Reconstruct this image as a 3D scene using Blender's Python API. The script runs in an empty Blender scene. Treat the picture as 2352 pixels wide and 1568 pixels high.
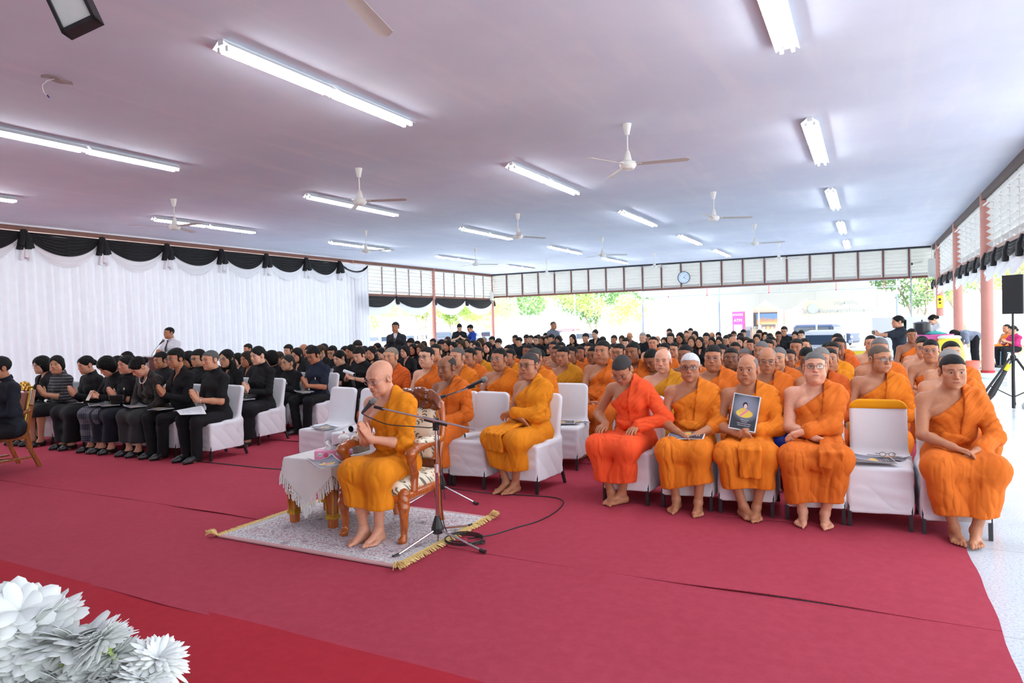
import bpy, bmesh, math, random
import numpy as np
from mathutils import Vector, Matrix, Euler

SC = bpy.context.scene
COL = SC.collection
RND = random.Random(7)
PI = math.pi

# ------------------------------------------------------------------ the camera's place, and points read off it
CX, CY, FPX, EYE = 1176.0, 784.0, 1568.0, 1.65
YAW, PITCH, ROLL = [math.radians(a) for a in (27.554, -1.538, -1.587)]


def cam_axes():
    f = np.array([-math.sin(YAW) * math.cos(PITCH), math.cos(YAW) * math.cos(PITCH), math.sin(PITCH)])
    r = np.array([math.cos(YAW), math.sin(YAW), 0.0])
    u = np.cross(r, f)
    c, s = math.cos(ROLL), math.sin(ROLL)
    return c * r + s * u, s * r - c * u, f


CAM_R, CAM_D, CAM_F = cam_axes()


def sight(x, y):
    return CAM_R * ((x - CX) / FPX) + CAM_D * ((y - CY) / FPX) + CAM_F


def at_z(x, y, z=0.0):
    d = sight(x, y)
    return np.array([0, 0, EYE]) + d * ((z - EYE) / d[2])


def at_y(x, y, Y):
    d = sight(x, y)
    return np.array([0, 0, EYE]) + d * (Y / d[1])


def at_x(x, y, X):
    d = sight(x, y)
    return np.array([0, 0, EYE]) + d * (X / d[0])


# ------------------------------------------------------------------ objects, names and labels
def tag(o, label=None, cat=None, group=None, kind=None):
    if label: o['label'] = label
    if cat: o['category'] = cat
    if group: o['group'] = group
    if kind: o['kind'] = kind
    return o


def empty(name, loc=(0, 0, 0), rz=0.0, label=None, cat=None, group=None):
    o = bpy.data.objects.new(name, None)
    o.empty_display_size = 0.1
    o.location = loc
    o.rotation_euler = (0, 0, rz)
    COL.objects.link(o)
    return tag(o, label, cat, group)


def link_mesh(name, me, mats=None, parent=None, loc=None, smooth=False):
    o = bpy.data.objects.new(name, me)
    COL.objects.link(o)
    if mats is not None:
        for m in (mats if isinstance(mats, (list, tuple)) else [mats]):
            me.materials.append(m)
    if parent is not None: o.parent = parent
    if loc is not None: o.location = loc
    if smooth and len(me.polygons):
        me.polygons.foreach_set('use_smooth', [True] * len(me.polygons))
    return o


def copy_tree(o, parent=None):
    c = o.copy()
    COL.objects.link(c)
    if parent is not None: c.parent = parent
    for ch in o.children:
        copy_tree(ch, c)
    return c


class MB:
    """collects simple shapes into one mesh"""
    def __init__(s):
        s.v, s.f, s.m = [], [], []
        s.mi = 0

    def add(s, vs, fs):
        b = len(s.v)
        s.v += [tuple(v) for v in vs]
        s.f += [tuple(b + i for i in f) for f in fs]
        s.m += [s.mi] * len(fs)
        return s

    def box(s, lo, hi, M=None):
        x0, y0, z0 = lo; x1, y1, z1 = hi
        vs = [(x0, y0, z0), (x1, y0, z0), (x1, y1, z0), (x0, y1, z0), (x0, y0, z1), (x1, y0, z1), (x1, y1, z1), (x0, y1, z1)]
        if M is not None: vs = [M @ Vector(v) for v in vs]
        return s.add(vs, [(0, 3, 2, 1), (4, 5, 6, 7), (0, 1, 5, 4), (1, 2, 6, 5), (2, 3, 7, 6), (3, 0, 4, 7)])

    def cbox(s, c, size, M=None):
        return s.box([c[i] - size[i] / 2 for i in range(3)], [c[i] + size[i] / 2 for i in range(3)], M)

    def beam(s, a, b, w, h=None, up=(0, 0, 1)):
        a, b = Vector(a), Vector(b)
        h = h or w
        d = (b - a).normalized()
        u = Vector(up)
        if abs(d.dot(u)) > .98: u = Vector((0, 1, 0))
        r = d.cross(u).normalized(); u = r.cross(d)
        vs = [p + r * (sx * w / 2) + u * (sy * h / 2) for p in (a, b) for sx, sy in ((-1, -1), (1, -1), (1, 1), (-1, 1))]
        return s.add(vs, [(3, 2, 1, 0), (4, 5, 6, 7), (0, 1, 5, 4), (1, 2, 6, 5), (2, 3, 7, 6), (3, 0, 4, 7)])

    def tube(s, pts, r, n=8, cap=True, closed=False):
        pts = [Vector(p) for p in pts]
        rs = r if isinstance(r, (list, tuple)) else [r] * len(pts)
        L = len(pts)
        t0 = (pts[1] - pts[0]).normalized()
        u = Vector((0, 0, 1)) if abs(t0.z) < .9 else Vector((1, 0, 0))
        u = (u - t0 * u.dot(t0)).normalized()
        vs = []
        for i, p in enumerate(pts):
            if closed: t = (pts[(i + 1) % L] - pts[i - 1]).normalized()
            else: t = (pts[min(i + 1, L - 1)] - pts[max(i - 1, 0)]).normalized()
            u = (u - t * u.dot(t))
            u = u.normalized() if u.length > 1e-6 else t.orthogonal().normalized()
            w = t.cross(u)
            for k in range(n):
                a = 2 * PI * k / n
                vs.append(p + (u * math.cos(a) + w * math.sin(a)) * rs[i])
        fs = []
        for i in range(L if closed else L - 1):
            j = (i + 1) % L
            for k in range(n):
                fs.append((i * n + k, i * n + (k + 1) % n, j * n + (k + 1) % n, j * n + k))
        if cap and not closed:
            fs.append(tuple(range(n - 1, -1, -1)))
            fs.append(tuple((L - 1) * n + k for k in range(n)))
        return s.add(vs, fs)

    def lathe(s, prof, c=(0, 0, 0), n=24, M=None, cap=True):
        """prof: (radius, z) from bottom to top, about z through c"""
        vs, fs = [], []
        for r, z in prof:
            for k in range(n):
                a = 2 * PI * k / n
                vs.append(Vector((c[0] + r * math.cos(a), c[1] + r * math.sin(a), c[2] + z)))
        if M is not None: vs = [M @ v for v in vs]
        for i in range(len(prof) - 1):
            for k in range(n):
                fs.append((i * n + k, i * n + (k + 1) % n, (i + 1) * n + (k + 1) % n, (i + 1) * n + k))
        if cap:
            fs.append(tuple(range(n - 1, -1, -1)))
            fs.append(tuple((len(prof) - 1) * n + k for k in range(n)))
        return s.add(vs, fs)

    def grid(s, fn, nu, nv, thick=0.0):
        """a sheet fn(u, v) -> point, given thickness along its normal"""
        P = [[Vector(fn(i / nu, j / nv)) for j in range(nv + 1)] for i in range(nu + 1)]
        vs = [P[i][j] for i in range(nu + 1) for j in range(nv + 1)]
        idx = lambda i, j: i * (nv + 1) + j
        fs = [(idx(i, j), idx(i + 1, j), idx(i + 1, j + 1), idx(i, j + 1)) for i in range(nu) for j in range(nv)]
        if not thick: return s.add(vs, fs)
        ns = []
        for i in range(nu + 1):
            for j in range(nv + 1):
                a = P[min(i + 1, nu)][j] - P[max(i - 1, 0)][j]
                b = P[i][min(j + 1, nv)] - P[i][max(j - 1, 0)]
                q = a.cross(b)
                ns.append(q.normalized() if q.length > 1e-9 else Vector((0, 0, 1)))
        N = len(vs)
        vs2 = vs + [v - q * thick for v, q in zip(vs, ns)]
        fs2 = fs + [tuple(N + k for k in reversed(f)) for f in fs]
        rim = [idx(i, 0) for i in range(nu + 1)] + [idx(nu, j) for j in range(1, nv + 1)] + \
              [idx(i, nv) for i in range(nu - 1, -1, -1)] + [idx(0, j) for j in range(nv - 1, 0, -1)]
        for a, b in zip(rim, rim[1:] + rim[:1]):
            fs2.append((b, a, N + a, N + b))
        return s.add(vs2, fs2)

    def prism(s, poly, axis, a, b):
        """outline in the plane across `axis`, from a to b along it"""
        def P(p, t):
            return (t, p[0], p[1]) if axis == 0 else ((p[0], t, p[1]) if axis == 1 else (p[0], p[1], t))
        n = len(poly)
        vs = [P(p, a) for p in poly] + [P(p, b) for p in poly]
        fs = [tuple(range(n - 1, -1, -1)), tuple(range(n, 2 * n))] + [(i, (i + 1) % n, n + (i + 1) % n, n + i) for i in range(n)]
        return s.add(vs, fs)

    def ball(s, c, r, n=12, m=8):
        r = r if isinstance(r, (tuple, list)) else (r, r, r)
        prof = []
        vs = [(c[0], c[1], c[2] - r[2])]
        for i in range(1, m):
            t = -PI / 2 + PI * i / m
            for k in range(n):
                a = 2 * PI * k / n
                vs.append((c[0] + r[0] * math.cos(t) * math.cos(a), c[1] + r[1] * math.cos(t) * math.sin(a), c[2] + r[2] * math.sin(t)))
        vs.append((c[0], c[1], c[2] + r[2]))
        fs = [(0, 1 + (k + 1) % n, 1 + k) for k in range(n)]
        for i in range(m - 2):
            for k in range(n):
                a = 1 + i * n
                fs.append((a + k, a + (k + 1) % n, a + n + (k + 1) % n, a + n + k))
        a = 1 + (m - 2) * n
        fs += [(a + k, a + (k + 1) % n, len(vs) - 1) for k in range(n)]
        return s.add(vs, fs)

    def mesh(s, name, smooth=None, bevel=0.0):
        me = bpy.data.meshes.new(name)
        me.from_pydata(s.v, [], s.f)
        me.polygons.foreach_set('material_index', s.m)
        bm = bmesh.new(); bm.from_mesh(me)
        bmesh.ops.recalc_face_normals(bm, faces=bm.faces)
        if bevel:
            es = [e for e in bm.edges if len(e.link_faces) == 2 and e.calc_face_angle(0) > .6]
            bmesh.ops.bevel(bm, geom=es, offset=bevel, segments=2, profile=.5, affect='EDGES', clamp_overlap=True)
        bm.to_mesh(me); bm.free()
        if smooth:
            me.polygons.foreach_set('use_smooth', [True] * len(me.polygons))
            me.set_sharp_from_angle(angle=math.radians(smooth))
        me.update()
        return me

    def build(s, name, mats, parent=None, loc=None, smooth=None, bevel=0.0):
        return link_mesh(name, s.mesh(name, smooth, bevel), mats, parent, loc)


# ------------------------------------------------------------------ implicit shapes -> one continuous surface
def smin(a, b, k):
    if k <= 0: return np.minimum(a, b)
    h = np.clip(.5 + .5 * (b - a) / k, 0, 1)
    return b + (a - b) * h - k * h * (1 - h)


def s_caps(a, b, ra, rb=None):
    a = np.asarray(a, float); b = np.asarray(b, float)
    rb = ra if rb is None else rb
    ab = b - a
    L2 = max(float(ab @ ab), 1e-12)

    def f(x, y, z):
        px, py, pz = x - a[0], y - a[1], z - a[2]
        t = np.clip((px * ab[0] + py * ab[1] + pz * ab[2]) / L2, 0, 1)
        return np.sqrt((px - t * ab[0]) ** 2 + (py - t * ab[1]) ** 2 + (pz - t * ab[2]) ** 2) - (ra + t * (rb - ra))
    r = max(ra, rb)
    return f, np.minimum(a, b) - r, np.maximum(a, b) + r


def s_ell(c, r, R=None):
    c = np.asarray(c, float); r = np.asarray(r, float)

    def f(x, y, z):
        px, py, pz = x - c[0], y - c[1], z - c[2]
        if R is not None:
            px, py, pz = (R[0][0] * px + R[1][0] * py + R[2][0] * pz, R[0][1] * px + R[1][1] * py + R[2][1] * pz, R[0][2] * px + R[1][2] * py + R[2][2] * pz)
        k0 = np.sqrt((px / r[0]) ** 2 + (py / r[1]) ** 2 + (pz / r[2]) ** 2)
        k1 = np.sqrt((px / r[0] ** 2) ** 2 + (py / r[1] ** 2) ** 2 + (pz / r[2] ** 2) ** 2)
        return k0 * (k0 - 1) / np.maximum(k1, 1e-9)
    m = r.max() if R is not None else r
    return f, c - m, c + m


def s_box(c, h, rad=0.0, R=None):
    c = np.asarray(c, float); h = np.asarray(h, float)

    def f(x, y, z):
        px, py, pz = x - c[0], y - c[1], z - c[2]
        if R is not None:
            px, py, pz = (R[0][0] * px + R[1][0] * py + R[2][0] * pz, R[0][1] * px + R[1][1] * py + R[2][1] * pz, R[0][2] * px + R[1][2] * py + R[2][2] * pz)
        qx, qy, qz = np.abs(px) - h[0] + rad, np.abs(py) - h[1] + rad, np.abs(pz) - h[2] + rad
        o = np.sqrt(np.maximum(qx, 0) ** 2 + np.maximum(qy, 0) ** 2 + np.maximum(qz, 0) ** 2)
        return o + np.minimum(np.maximum(qx, np.maximum(qy, qz)), 0) - rad
    m = np.linalg.norm(h) if R is not None else h
    return f, c - m, c + m


class SDF:
    def __init__(s): s.ops = []

    def u(s, prim, k=0.0, infl=0.0):
        f, lo, hi = prim
        s.ops.append(('u', f, np.asarray(lo) - infl, np.asarray(hi) + infl, k, infl)); return s

    def cut(s, prim, k=0.0):
        f, lo, hi = prim
        s.ops.append(('c', f, np.asarray(lo), np.asarray(hi), k, 0)); return s

    def fld(s, fn, lo=(-9, -9, -9), hi=(9, 9, 9)):
        """fn(d, x, y, z) -> d over a region"""
        s.ops.append(('f', fn, np.asarray(lo, float), np.asarray(hi, float), 0, 0)); return s

    def bounds(s):
        us = [o for o in s.ops if o[0] == 'u']
        return np.min([o[2] for o in us], 0), np.max([o[3] for o in us], 0)

    def grid(s, lo, hi, res):
        n = np.maximum(np.ceil((np.asarray(hi) - lo) / res).astype(int) + 1, 2)
        ax = [lo[i] + res * np.arange(n[i], dtype=np.float32) for i in range(3)]
        D = np.full(n, 1.0, np.float32)
        for mode, f, a, b, k, infl in s.ops:
            pad = k * 1.01 + 2 * res + .004
            i0 = [max(0, int(math.floor((a[i] - pad - lo[i]) / res))) for i in range(3)]
            i1 = [min(int(n[i]), int(math.ceil((b[i] + pad - lo[i]) / res)) + 1) for i in range(3)]
            if any(i0[i] >= i1[i] for i in range(3)): continue
            sl = tuple(slice(i0[i], i1[i]) for i in range(3))
            x = ax[0][sl[0]][:, None, None]; y = ax[1][sl[1]][None, :, None]; z = ax[2][sl[2]][None, None, :]
            if mode == 'f': D[sl] = f(D[sl], x, y, z)
            else:
                d = f(x, y, z) - infl
                if mode == 'u': D[sl] = smin(D[sl], d, k)
                else: D[sl] = -smin(-D[sl], d, k)
        return D, ax

    def surf(s, res, boxes=()):
        lo, hi = s.bounds()
        V, F = nets(*s.grid(lo - 2 * res, hi + 2 * res, res))
        for blo, bhi, bres in boxes:
            blo, bhi = np.asarray(blo, float), np.asarray(bhi, float)
            ins = np.all((V > blo) & (V < bhi), 1)
            F = F[~np.all(ins[F], 1)]
            v2, f2 = nets(*s.grid(blo, bhi, bres))
            F = np.concatenate([F, f2 + len(V)]) if len(f2) else F
            V = np.concatenate([V, v2]) if len(v2) else V
        used = np.zeros(len(V), bool); used[F.ravel()] = True
        mp = np.cumsum(used) - 1
        return V[used], mp[F]


def nets(D, ax):
    S = D < 0
    n = D.shape
    c = [S[i:n[0] - 1 + i, j:n[1] - 1 + j, k:n[2] - 1 + k] for i in (0, 1) for j in (0, 1) for k in (0, 1)]
    cnt = np.zeros(c[0].shape, np.uint8)
    for q in c: cnt += q
    act = (cnt > 0) & (cnt < 8)
    I = np.argwhere(act)
    if not len(I): return np.zeros((0, 3)), np.zeros((0, 4), int)
    idx = np.full(act.shape, -1, np.int32)
    idx[act] = np.arange(len(I))
    vals = {}
    for i in (0, 1):
        for j in (0, 1):
            for k in (0, 1):
                vals[i, j, k] = D[I[:, 0] + i, I[:, 1] + j, I[:, 2] + k]
    acc = np.zeros((len(I), 3)); num = np.zeros(len(I))
    for a in range(3):
        for p in (0, 1):
            for q in (0, 1):
                c0 = [0, 0, 0]; o = [t for t in range(3) if t != a]
                c0[o[0]], c0[o[1]] = p, q
                c1 = list(c0); c1[a] = 1
                v0, v1 = vals[tuple(c0)], vals[tuple(c1)]
                m = (v0 < 0) != (v1 < 0)
                t = np.where(m, v0 / np.where(m, v0 - v1, 1), 0)
                pt = np.tile(np.array(c0, float), (len(I), 1)); pt[:, a] = t
                acc[m] += pt[m]; num[m] += 1
    V = I + acc / num[:, None]
    res = ax[0][1] - ax[0][0]
    V = V * res + np.array([ax[0][0], ax[1][0], ax[2][0]])
    F = []
    for a in range(3):
        b, cc = (a + 1) % 3, (a + 2) % 3
        s0 = [slice(None)] * 3; s1 = [slice(None)] * 3
        s0[a] = slice(0, n[a] - 1); s1[a] = slice(1, n[a])
        for t in (b, cc): s0[t] = s1[t] = slice(1, n[t] - 1)
        A, B = S[tuple(s0)], S[tuple(s1)]
        E = np.argwhere(A != B)
        if not len(E): continue
        flip = A[E[:, 0], E[:, 1], E[:, 2]]
        base = E.copy()
        base[:, b] += 1; base[:, cc] += 1
        def cell(db, dc):
            q = base.copy(); q[:, b] -= db; q[:, cc] -= dc
            return idx[q[:, 0], q[:, 1], q[:, 2]]
        quad = np.stack([cell(1, 1), cell(0, 1), cell(0, 0), cell(1, 0)], 1)
        quad = np.where(flip[:, None], quad, quad[:, ::-1])
        F.append(quad)
    F = np.concatenate(F)
    return V, F[(F >= 0).all(1)]


def np_mesh(name, V, F, smooth=True, attr=None):
    me = bpy.data.meshes.new(name)
    nv, nf = len(V), len(F)
    me.vertices.add(nv); me.vertices.foreach_set('co', np.asarray(V, np.float32).ravel())
    me.loops.add(nf * 4); me.loops.foreach_set('vertex_index', np.asarray(F, np.int32).ravel())
    me.polygons.add(nf)
    me.polygons.foreach_set('loop_start', np.arange(0, nf * 4, 4, dtype=np.int32))
    if smooth: me.polygons.foreach_set('use_smooth', np.ones(nf, bool))
    me.update(calc_edges=True)
    me.validate()
    if attr is not None:
        for k, v in attr.items():
            a = me.attributes.new(k, 'FLOAT_VECTOR', 'POINT')
            a.data.foreach_set('vector', np.asarray(v, np.float32).ravel())
    return me


def sdf_obj(name, sdf, res, mat, parent=None, boxes=()):
    V, F = sdf.surf(res, boxes)
    return link_mesh(name, np_mesh(name, V, F), mat, parent)


# ------------------------------------------------------------------ node materials
class NT:
    def __init__(s, name):
        s.m = bpy.data.materials.new(name); s.m.use_nodes = True
        s.t = s.m.node_tree; s.t.nodes.clear()
        s.out = s.t.nodes.new('ShaderNodeOutputMaterial')

    def n(s, typ, **kw):
        nd = s.t.nodes.new('ShaderNode' + typ)
        for k, v in kw.items():
            if k in nd.inputs: s.set(nd.inputs[k], v)
            else: setattr(nd, k, v)
        return nd

    def set(s, inp, v):
        if isinstance(v, bpy.types.NodeSocket): s.t.links.new(v, inp)
        elif isinstance(v, bpy.types.Node): s.t.links.new(v.outputs[0], inp)
        else:
            if isinstance(v, (tuple, list)) and inp.type == 'RGBA' and len(v) == 3: v = (*v, 1)
            inp.default_value = v

    def math(s, op, a, b=None, c=None, clamp=False):
        nd = s.t.nodes.new('ShaderNodeMath'); nd.operation = op; nd.use_clamp = clamp
        for i, v in enumerate((a, b, c)):
            if v is not None: s.set(nd.inputs[i], v)
        return nd.outputs[0]

    def mix(s, fac, a, b, blend='MIX'):
        nd = s.t.nodes.new('ShaderNodeMix'); nd.data_type = 'RGBA'; nd.blend_type = blend
        s.set(nd.inputs[0], fac); s.set(nd.inputs[6], a); s.set(nd.inputs[7], b)
        return nd.outputs[2]

    def ramp(s, fac, stops, interp='LINEAR'):
        nd = s.t.nodes.new('ShaderNodeValToRGB'); nd.color_ramp.interpolation = interp
        e = nd.color_ramp.elements
        while len(e) < len(stops): e.new(.5)
        for i, (p, c) in enumerate(stops):
            e[i].position = p
            e[i].color = (*c, 1) if len(c) == 3 else c
        s.set(nd.inputs[0], fac)
        return nd.outputs[0]

    def sstep(s, x, a, b):
        nd = s.t.nodes.new('ShaderNodeMapRange'); nd.interpolation_type = 'SMOOTHSTEP'
        s.set(nd.inputs[0], x); nd.inputs[1].default_value = a; nd.inputs[2].default_value = b
        return nd.outputs[0]

    def noise(s, scale, vec=None, detail=3, rough=.5):
        nd = s.n('TexNoise'); nd.inputs['Scale'].default_value = scale; nd.inputs['Detail'].default_value = detail
        nd.inputs['Roughness'].default_value = rough
        s.set(nd.inputs['Vector'], vec if vec is not None else s.obj())
        return nd.outputs[0]

    def obj(s):
        if not hasattr(s, '_tc'): s._tc = s.n('TexCoord')
        return s._tc.outputs['Object']

    def sep(s, v):
        nd = s.n('SeparateXYZ'); s.set(nd.inputs[0], v); return nd.outputs

    def bump(s, h, strength=.3, dist=.01):
        nd = s.n('Bump'); nd.inputs['Strength'].default_value = strength; nd.inputs['Distance'].default_value = dist
        s.set(nd.inputs['Height'], h); return nd.outputs[0]

    def bsdf(s, color, rough=.5, normal=None, **kw):
        nd = s.n('BsdfPrincipled')
        s.set(nd.inputs['Base Color'], color); s.set(nd.inputs['Roughness'], rough)
        if normal is not None: s.set(nd.inputs['Normal'], normal)
        for k, v in kw.items(): s.set(nd.inputs[k.replace('_', ' ')], v)
        s.t.links.new(nd.outputs[0], s.out.inputs[0])
        return nd


def srgb(r, g, b):
    f = lambda c: c / 12.92 if c <= .04045 else ((c + .055) / 1.055) ** 2.4
    return tuple(f(v / 255) for v in (r, g, b))


MATS = {}


def plain(name, rgb, rough=.5, metal=0.0, noise=0.0, scale=30, bump=0.0, emit=None, spec=.5, trans=0.0):
    if name in MATS: return MATS[name]
    t = NT(name)
    col = (*rgb, 1)
    nz = t.noise(scale) if (noise or bump) else None
    if noise:
        col = t.mix(nz, tuple(max(0, c * (1 - noise)) for c in rgb), tuple(min(1, c * (1 + noise)) for c in rgb))
    kw = dict(Metallic=metal)
    kw['Specular_IOR_Level'] = spec
    if trans: kw['Transmission_Weight'] = trans
    if emit: kw['Emission_Color'] = (*emit[0], 1); kw['Emission_Strength'] = emit[1]
    t.bsdf(col, rough, t.bump(nz, bump, .01) if bump else None, **kw)
    MATS[name] = t.m
    return t.m


def cloth_objcolor(name, rough=.8, var=.12, weave=900, bump=.25, wrinkle=14, sheen=.15):
    """woven cloth in the object's own colour"""
    if name in MATS: return MATS[name]
    t = NT(name)
    oc = t.n('ObjectInfo').outputs['Color']
    big = t.noise(wrinkle, detail=4)
    fine = t.noise(weave, detail=1)
    dk = t.mix(1.0, oc, (1 - var, 1 - var, 1 - var), 'MULTIPLY')
    lt = t.mix(1.0, oc, (1 + var, 1 + var, 1 + var), 'MULTIPLY')
    col = t.mix(big, dk, lt)
    h = t.math('ADD', t.math('MULTIPLY', big, 1.0), t.math('MULTIPLY', fine, .12))
    t.bsdf(col, rough, t.bump(h, bump, .02), Specular_IOR_Level=.25, Sheen_Weight=sheen, Sheen_Roughness=.5)
    MATS[name] = t.m
    return t.m
# ------------------------------------------------------------------ people
def skin_material():
    t = NT('skin')
    at = t.n('Attribute'); at.attribute_name = 'hl'
    X, Y, Z = t.sep(at.outputs['Vector'])
    oi = t.n('ObjectInfo')
    base = oi.outputs['Color']; openness = oi.outputs['Alpha']
    ax = t.math('ABSOLUTE', X)
    M = t.math
    def sq(a): return M('MULTIPLY', a, a)
    def ellm(x0, z0, rx, rz, xx=None, soft=.25):
        e = M('ADD', sq(M('DIVIDE', M('SUBTRACT', ax if xx is None else xx, x0), rx)), sq(M('DIVIDE', M('SUBTRACT', Z, z0), rz)))
        return t.sstep(e, 1 + soft, 1 - soft)
    front = t.sstep(Y, -.045, -.06)
    blotch = t.noise(45, detail=3)
    col = t.mix(blotch, t.mix(1, base, (.86, .80, .78), 'MULTIPLY'), t.mix(1, base, (1.1, 1.08, 1.05), 'MULTIPLY'))
    # warmer nose, cheeks, ears
    warm = M('MULTIPLY', front, t.math('MAXIMUM', ellm(0, -.022, .02, .018, X, .9), M('MULTIPLY', ellm(.042, -.025, .022, .018, None, .9), .6)))
    col = t.mix(M('MULTIPLY', warm, .45), col, t.mix(1, base, (1.05, .72, .66), 'MULTIPLY'))
    lips = M('MULTIPLY', front, ellm(0, -.0565, .0245, .0095, X, .35))
    col = t.mix(M('MULTIPLY', lips, .65), col, t.mix(1, base, (.85, .46, .46), 'MULTIPLY'))
    mouth = M('MULTIPLY', front, ellm(0, -.0562, .0235, .0018, X, .5))
    col = t.mix(M('MULTIPLY', mouth, .8), col, (.07, .025, .02, 1))
    nost = M('MULTIPLY', front, ellm(.0075, -.0335, .0045, .0028, None, .5))
    col = t.mix(M('MULTIPLY', nost, .7), col, (.05, .02, .015, 1))
    # brows
    bz = M('ADD', .0335, M('MULTIPLY', sq(M('SUBTRACT', ax, .028)), -9.0))
    brow = M('MULTIPLY', t.sstep(M('ABSOLUTE', M('SUBTRACT', Z, bz)), .0048, .0018), M('MULTIPLY', t.sstep(ax, .011, .016), t.sstep(ax, .052, .044)))
    col = t.mix(M('MULTIPLY', M('MULTIPLY', brow, front), .75), col, (.02, .015, .012, 1))
    # lids, eye opening, iris
    eh = M('MULTIPLY', openness, .0062)
    dz = M('SUBTRACT', Z, .0105)
    lid = ellm(.0315, .0115, .019, .0115, None, .6)
    col = t.mix(M('MULTIPLY', M('MULTIPLY', lid, front), .30), col, t.mix(1, base, (.55, .42, .40), 'MULTIPLY'))
    ex = sq(M('DIVIDE', M('SUBTRACT', ax, .0315), .0148))
    e2 = M('ADD', ex, sq(M('DIVIDE', dz, eh)))
    lash = M('ADD', ex, sq(M('DIVIDE', M('SUBTRACT', dz, M('MULTIPLY', openness, .0012)), M('ADD', eh, .0020))))
    fm = M('MULTIPLY', front, t.sstep(lash, 1.25, .85))
    col = t.mix(M('MULTIPLY', fm, .85), col, (.025, .016, .014, 1))
    fe = M('MULTIPLY', front, t.sstep(e2, 1.1, .85))
    col = t.mix(fe, col, (.62, .56, .53, 1))
    ir = M('ADD', sq(M('DIVIDE', M('SUBTRACT', ax, .0305), .0064)), sq(M('DIVIDE', M('SUBTRACT', dz, .0004), .0064)))
    col = t.mix(M('MULTIPLY', fe, t.sstep(ir, 1.15, .85)), col, (.018, .010, .007, 1))
    rough = t.mix(fe, (.47,) * 3, (.2,) * 3)
    bm = t.bump(t.noise(220, detail=2), .12, .004)
    b = t.bsdf(col, .47, bm, Specular_IOR_Level=.4)
    b.inputs['Subsurface Weight'].default_value = .08
    b.inputs['Subsurface Radius'].default_value = (1, .35, .2)
    b.inputs['Subsurface Scale'].default_value = .006
    t.t.links.new(rough, b.inputs['Roughness'])
    return t.m


def hair_material():
    t = NT('hair')
    oc = t.n('ObjectInfo').outputs['Color']
    mp = t.n('Mapping'); t.set(mp.inputs[0], t.obj()); mp.inputs['Scale'].default_value = (1, 1, .18)
    st = t.noise(260, mp.outputs[0], detail=2)
    col = t.mix(st, t.mix(1, oc, (.7, .7, .7), 'MULTIPLY'), t.mix(1, oc, (1.3, 1.3, 1.3), 'MULTIPLY'))
    t.bsdf(col, .62, t.bump(st, .5, .006), Specular_IOR_Level=.15)
    return t.m


SKIN = skin_material()
HAIR = hair_material()
def robe_material():
    t = NT('robe_cotton')
    oc = t.n('ObjectInfo').outputs['Color']
    M = t.math
    dn = t.n('TexNoise'); dn.inputs['Scale'].default_value = 3.0; dn.inputs['Detail'].default_value = 2; t.set(dn.inputs[0], t.obj())
    wv = t.n('VectorMath', operation='ADD'); sc = t.n('VectorMath', operation='SCALE')
    t.set(sc.inputs[0], dn.outputs['Color']); sc.inputs['Scale'].default_value = .12
    t.set(wv.inputs[0], t.obj()); t.set(wv.inputs[1], sc.outputs[0])
    x, y, z = t.sep(wv.outputs[0])
    def folds(a, b, c):
        v = t.n('CombineXYZ'); t.set(v.inputs[0], a); t.set(v.inputs[1], b); t.set(v.inputs[2], c)
        n = t.noise(1.0, v.outputs[0], detail=1.5, rough=.4)
        return M('POWER', M('ABSOLUTE', M('SUBTRACT', M('MULTIPLY', n, 2), 1)), 1.15)
    low = folds(M('MULTIPLY', x, 13), M('MULTIPLY', y, 9), M('MULTIPLY', z, 1.6))
    u = M('SUBTRACT', M('MULTIPLY', z, .75), M('MULTIPLY', x, .66)); v_ = M('ADD', M('MULTIPLY', x, .75), M('MULTIPLY', z, .66))
    upf = folds(M('MULTIPLY', u, 19), M('MULTIPLY', y, 7), M('MULTIPLY', v_, 2.4))
    z0 = t.sep(t.obj())[2]
    k_ = t.sstep(z0, .58, .74)
    h = M('ADD', M('MULTIPLY', low, M('SUBTRACT', 1, k_)), M('MULTIPLY', upf, k_))
    fine = t.noise(900, detail=1)
    big = t.noise(5, detail=3)
    col = t.mix(big, t.mix(1, oc, (.94, .90, .88), 'MULTIPLY'), t.mix(1, oc, (1.04, 1.06, 1.06), 'MULTIPLY'))
    b1 = t.bump(h, .6, .045)
    nd = t.n('Bump'); nd.inputs['Strength'].default_value = .12; nd.inputs['Distance'].default_value = .004
    t.set(nd.inputs['Height'], fine); t.set(nd.inputs['Normal'], b1)
    t.bsdf(col, .85, nd.outputs[0], Specular_IOR_Level=.2)
    return t.m


ROBE = robe_material()
DARK = cloth_objcolor('dark_clothing', .85, .2, 900, .5, 12, .0)
LEATHER = plain('black_leather', (.012, .012, .013), .32, noise=.3, scale=60)
FRAME_DARK = plain('spectacle_black', (.015, .015, .018), .3)
FRAME_METAL = plain('spectacle_metal', (.45, .43, .42), .25, metal=1)


def lens_material():
    t = NT('lens')
    tr = t.n('BsdfTransparent'); gl = t.n('BsdfGlossy', Roughness=.02)
    tr.inputs[0].default_value = (.86, .88, .9, 1)
    mx = t.n('MixShader'); mx.inputs[0].default_value = .10
    t.t.links.new(tr.outputs[0], mx.inputs[1]); t.t.links.new(gl.outputs[0], mx.inputs[2])
    t.t.links.new(mx.outputs[0], t.out.inputs[0])
    return t.m


LENS = lens_material()
V3 = lambda *a: np.array(a, float)
nrm = lambda v: v / max(np.linalg.norm(v), 1e-9)
lerp = lambda a, b, t: a + (b - a) * t


def rot(axis, deg):
    return np.array(Matrix.Rotation(math.radians(deg), 3, axis))


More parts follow.
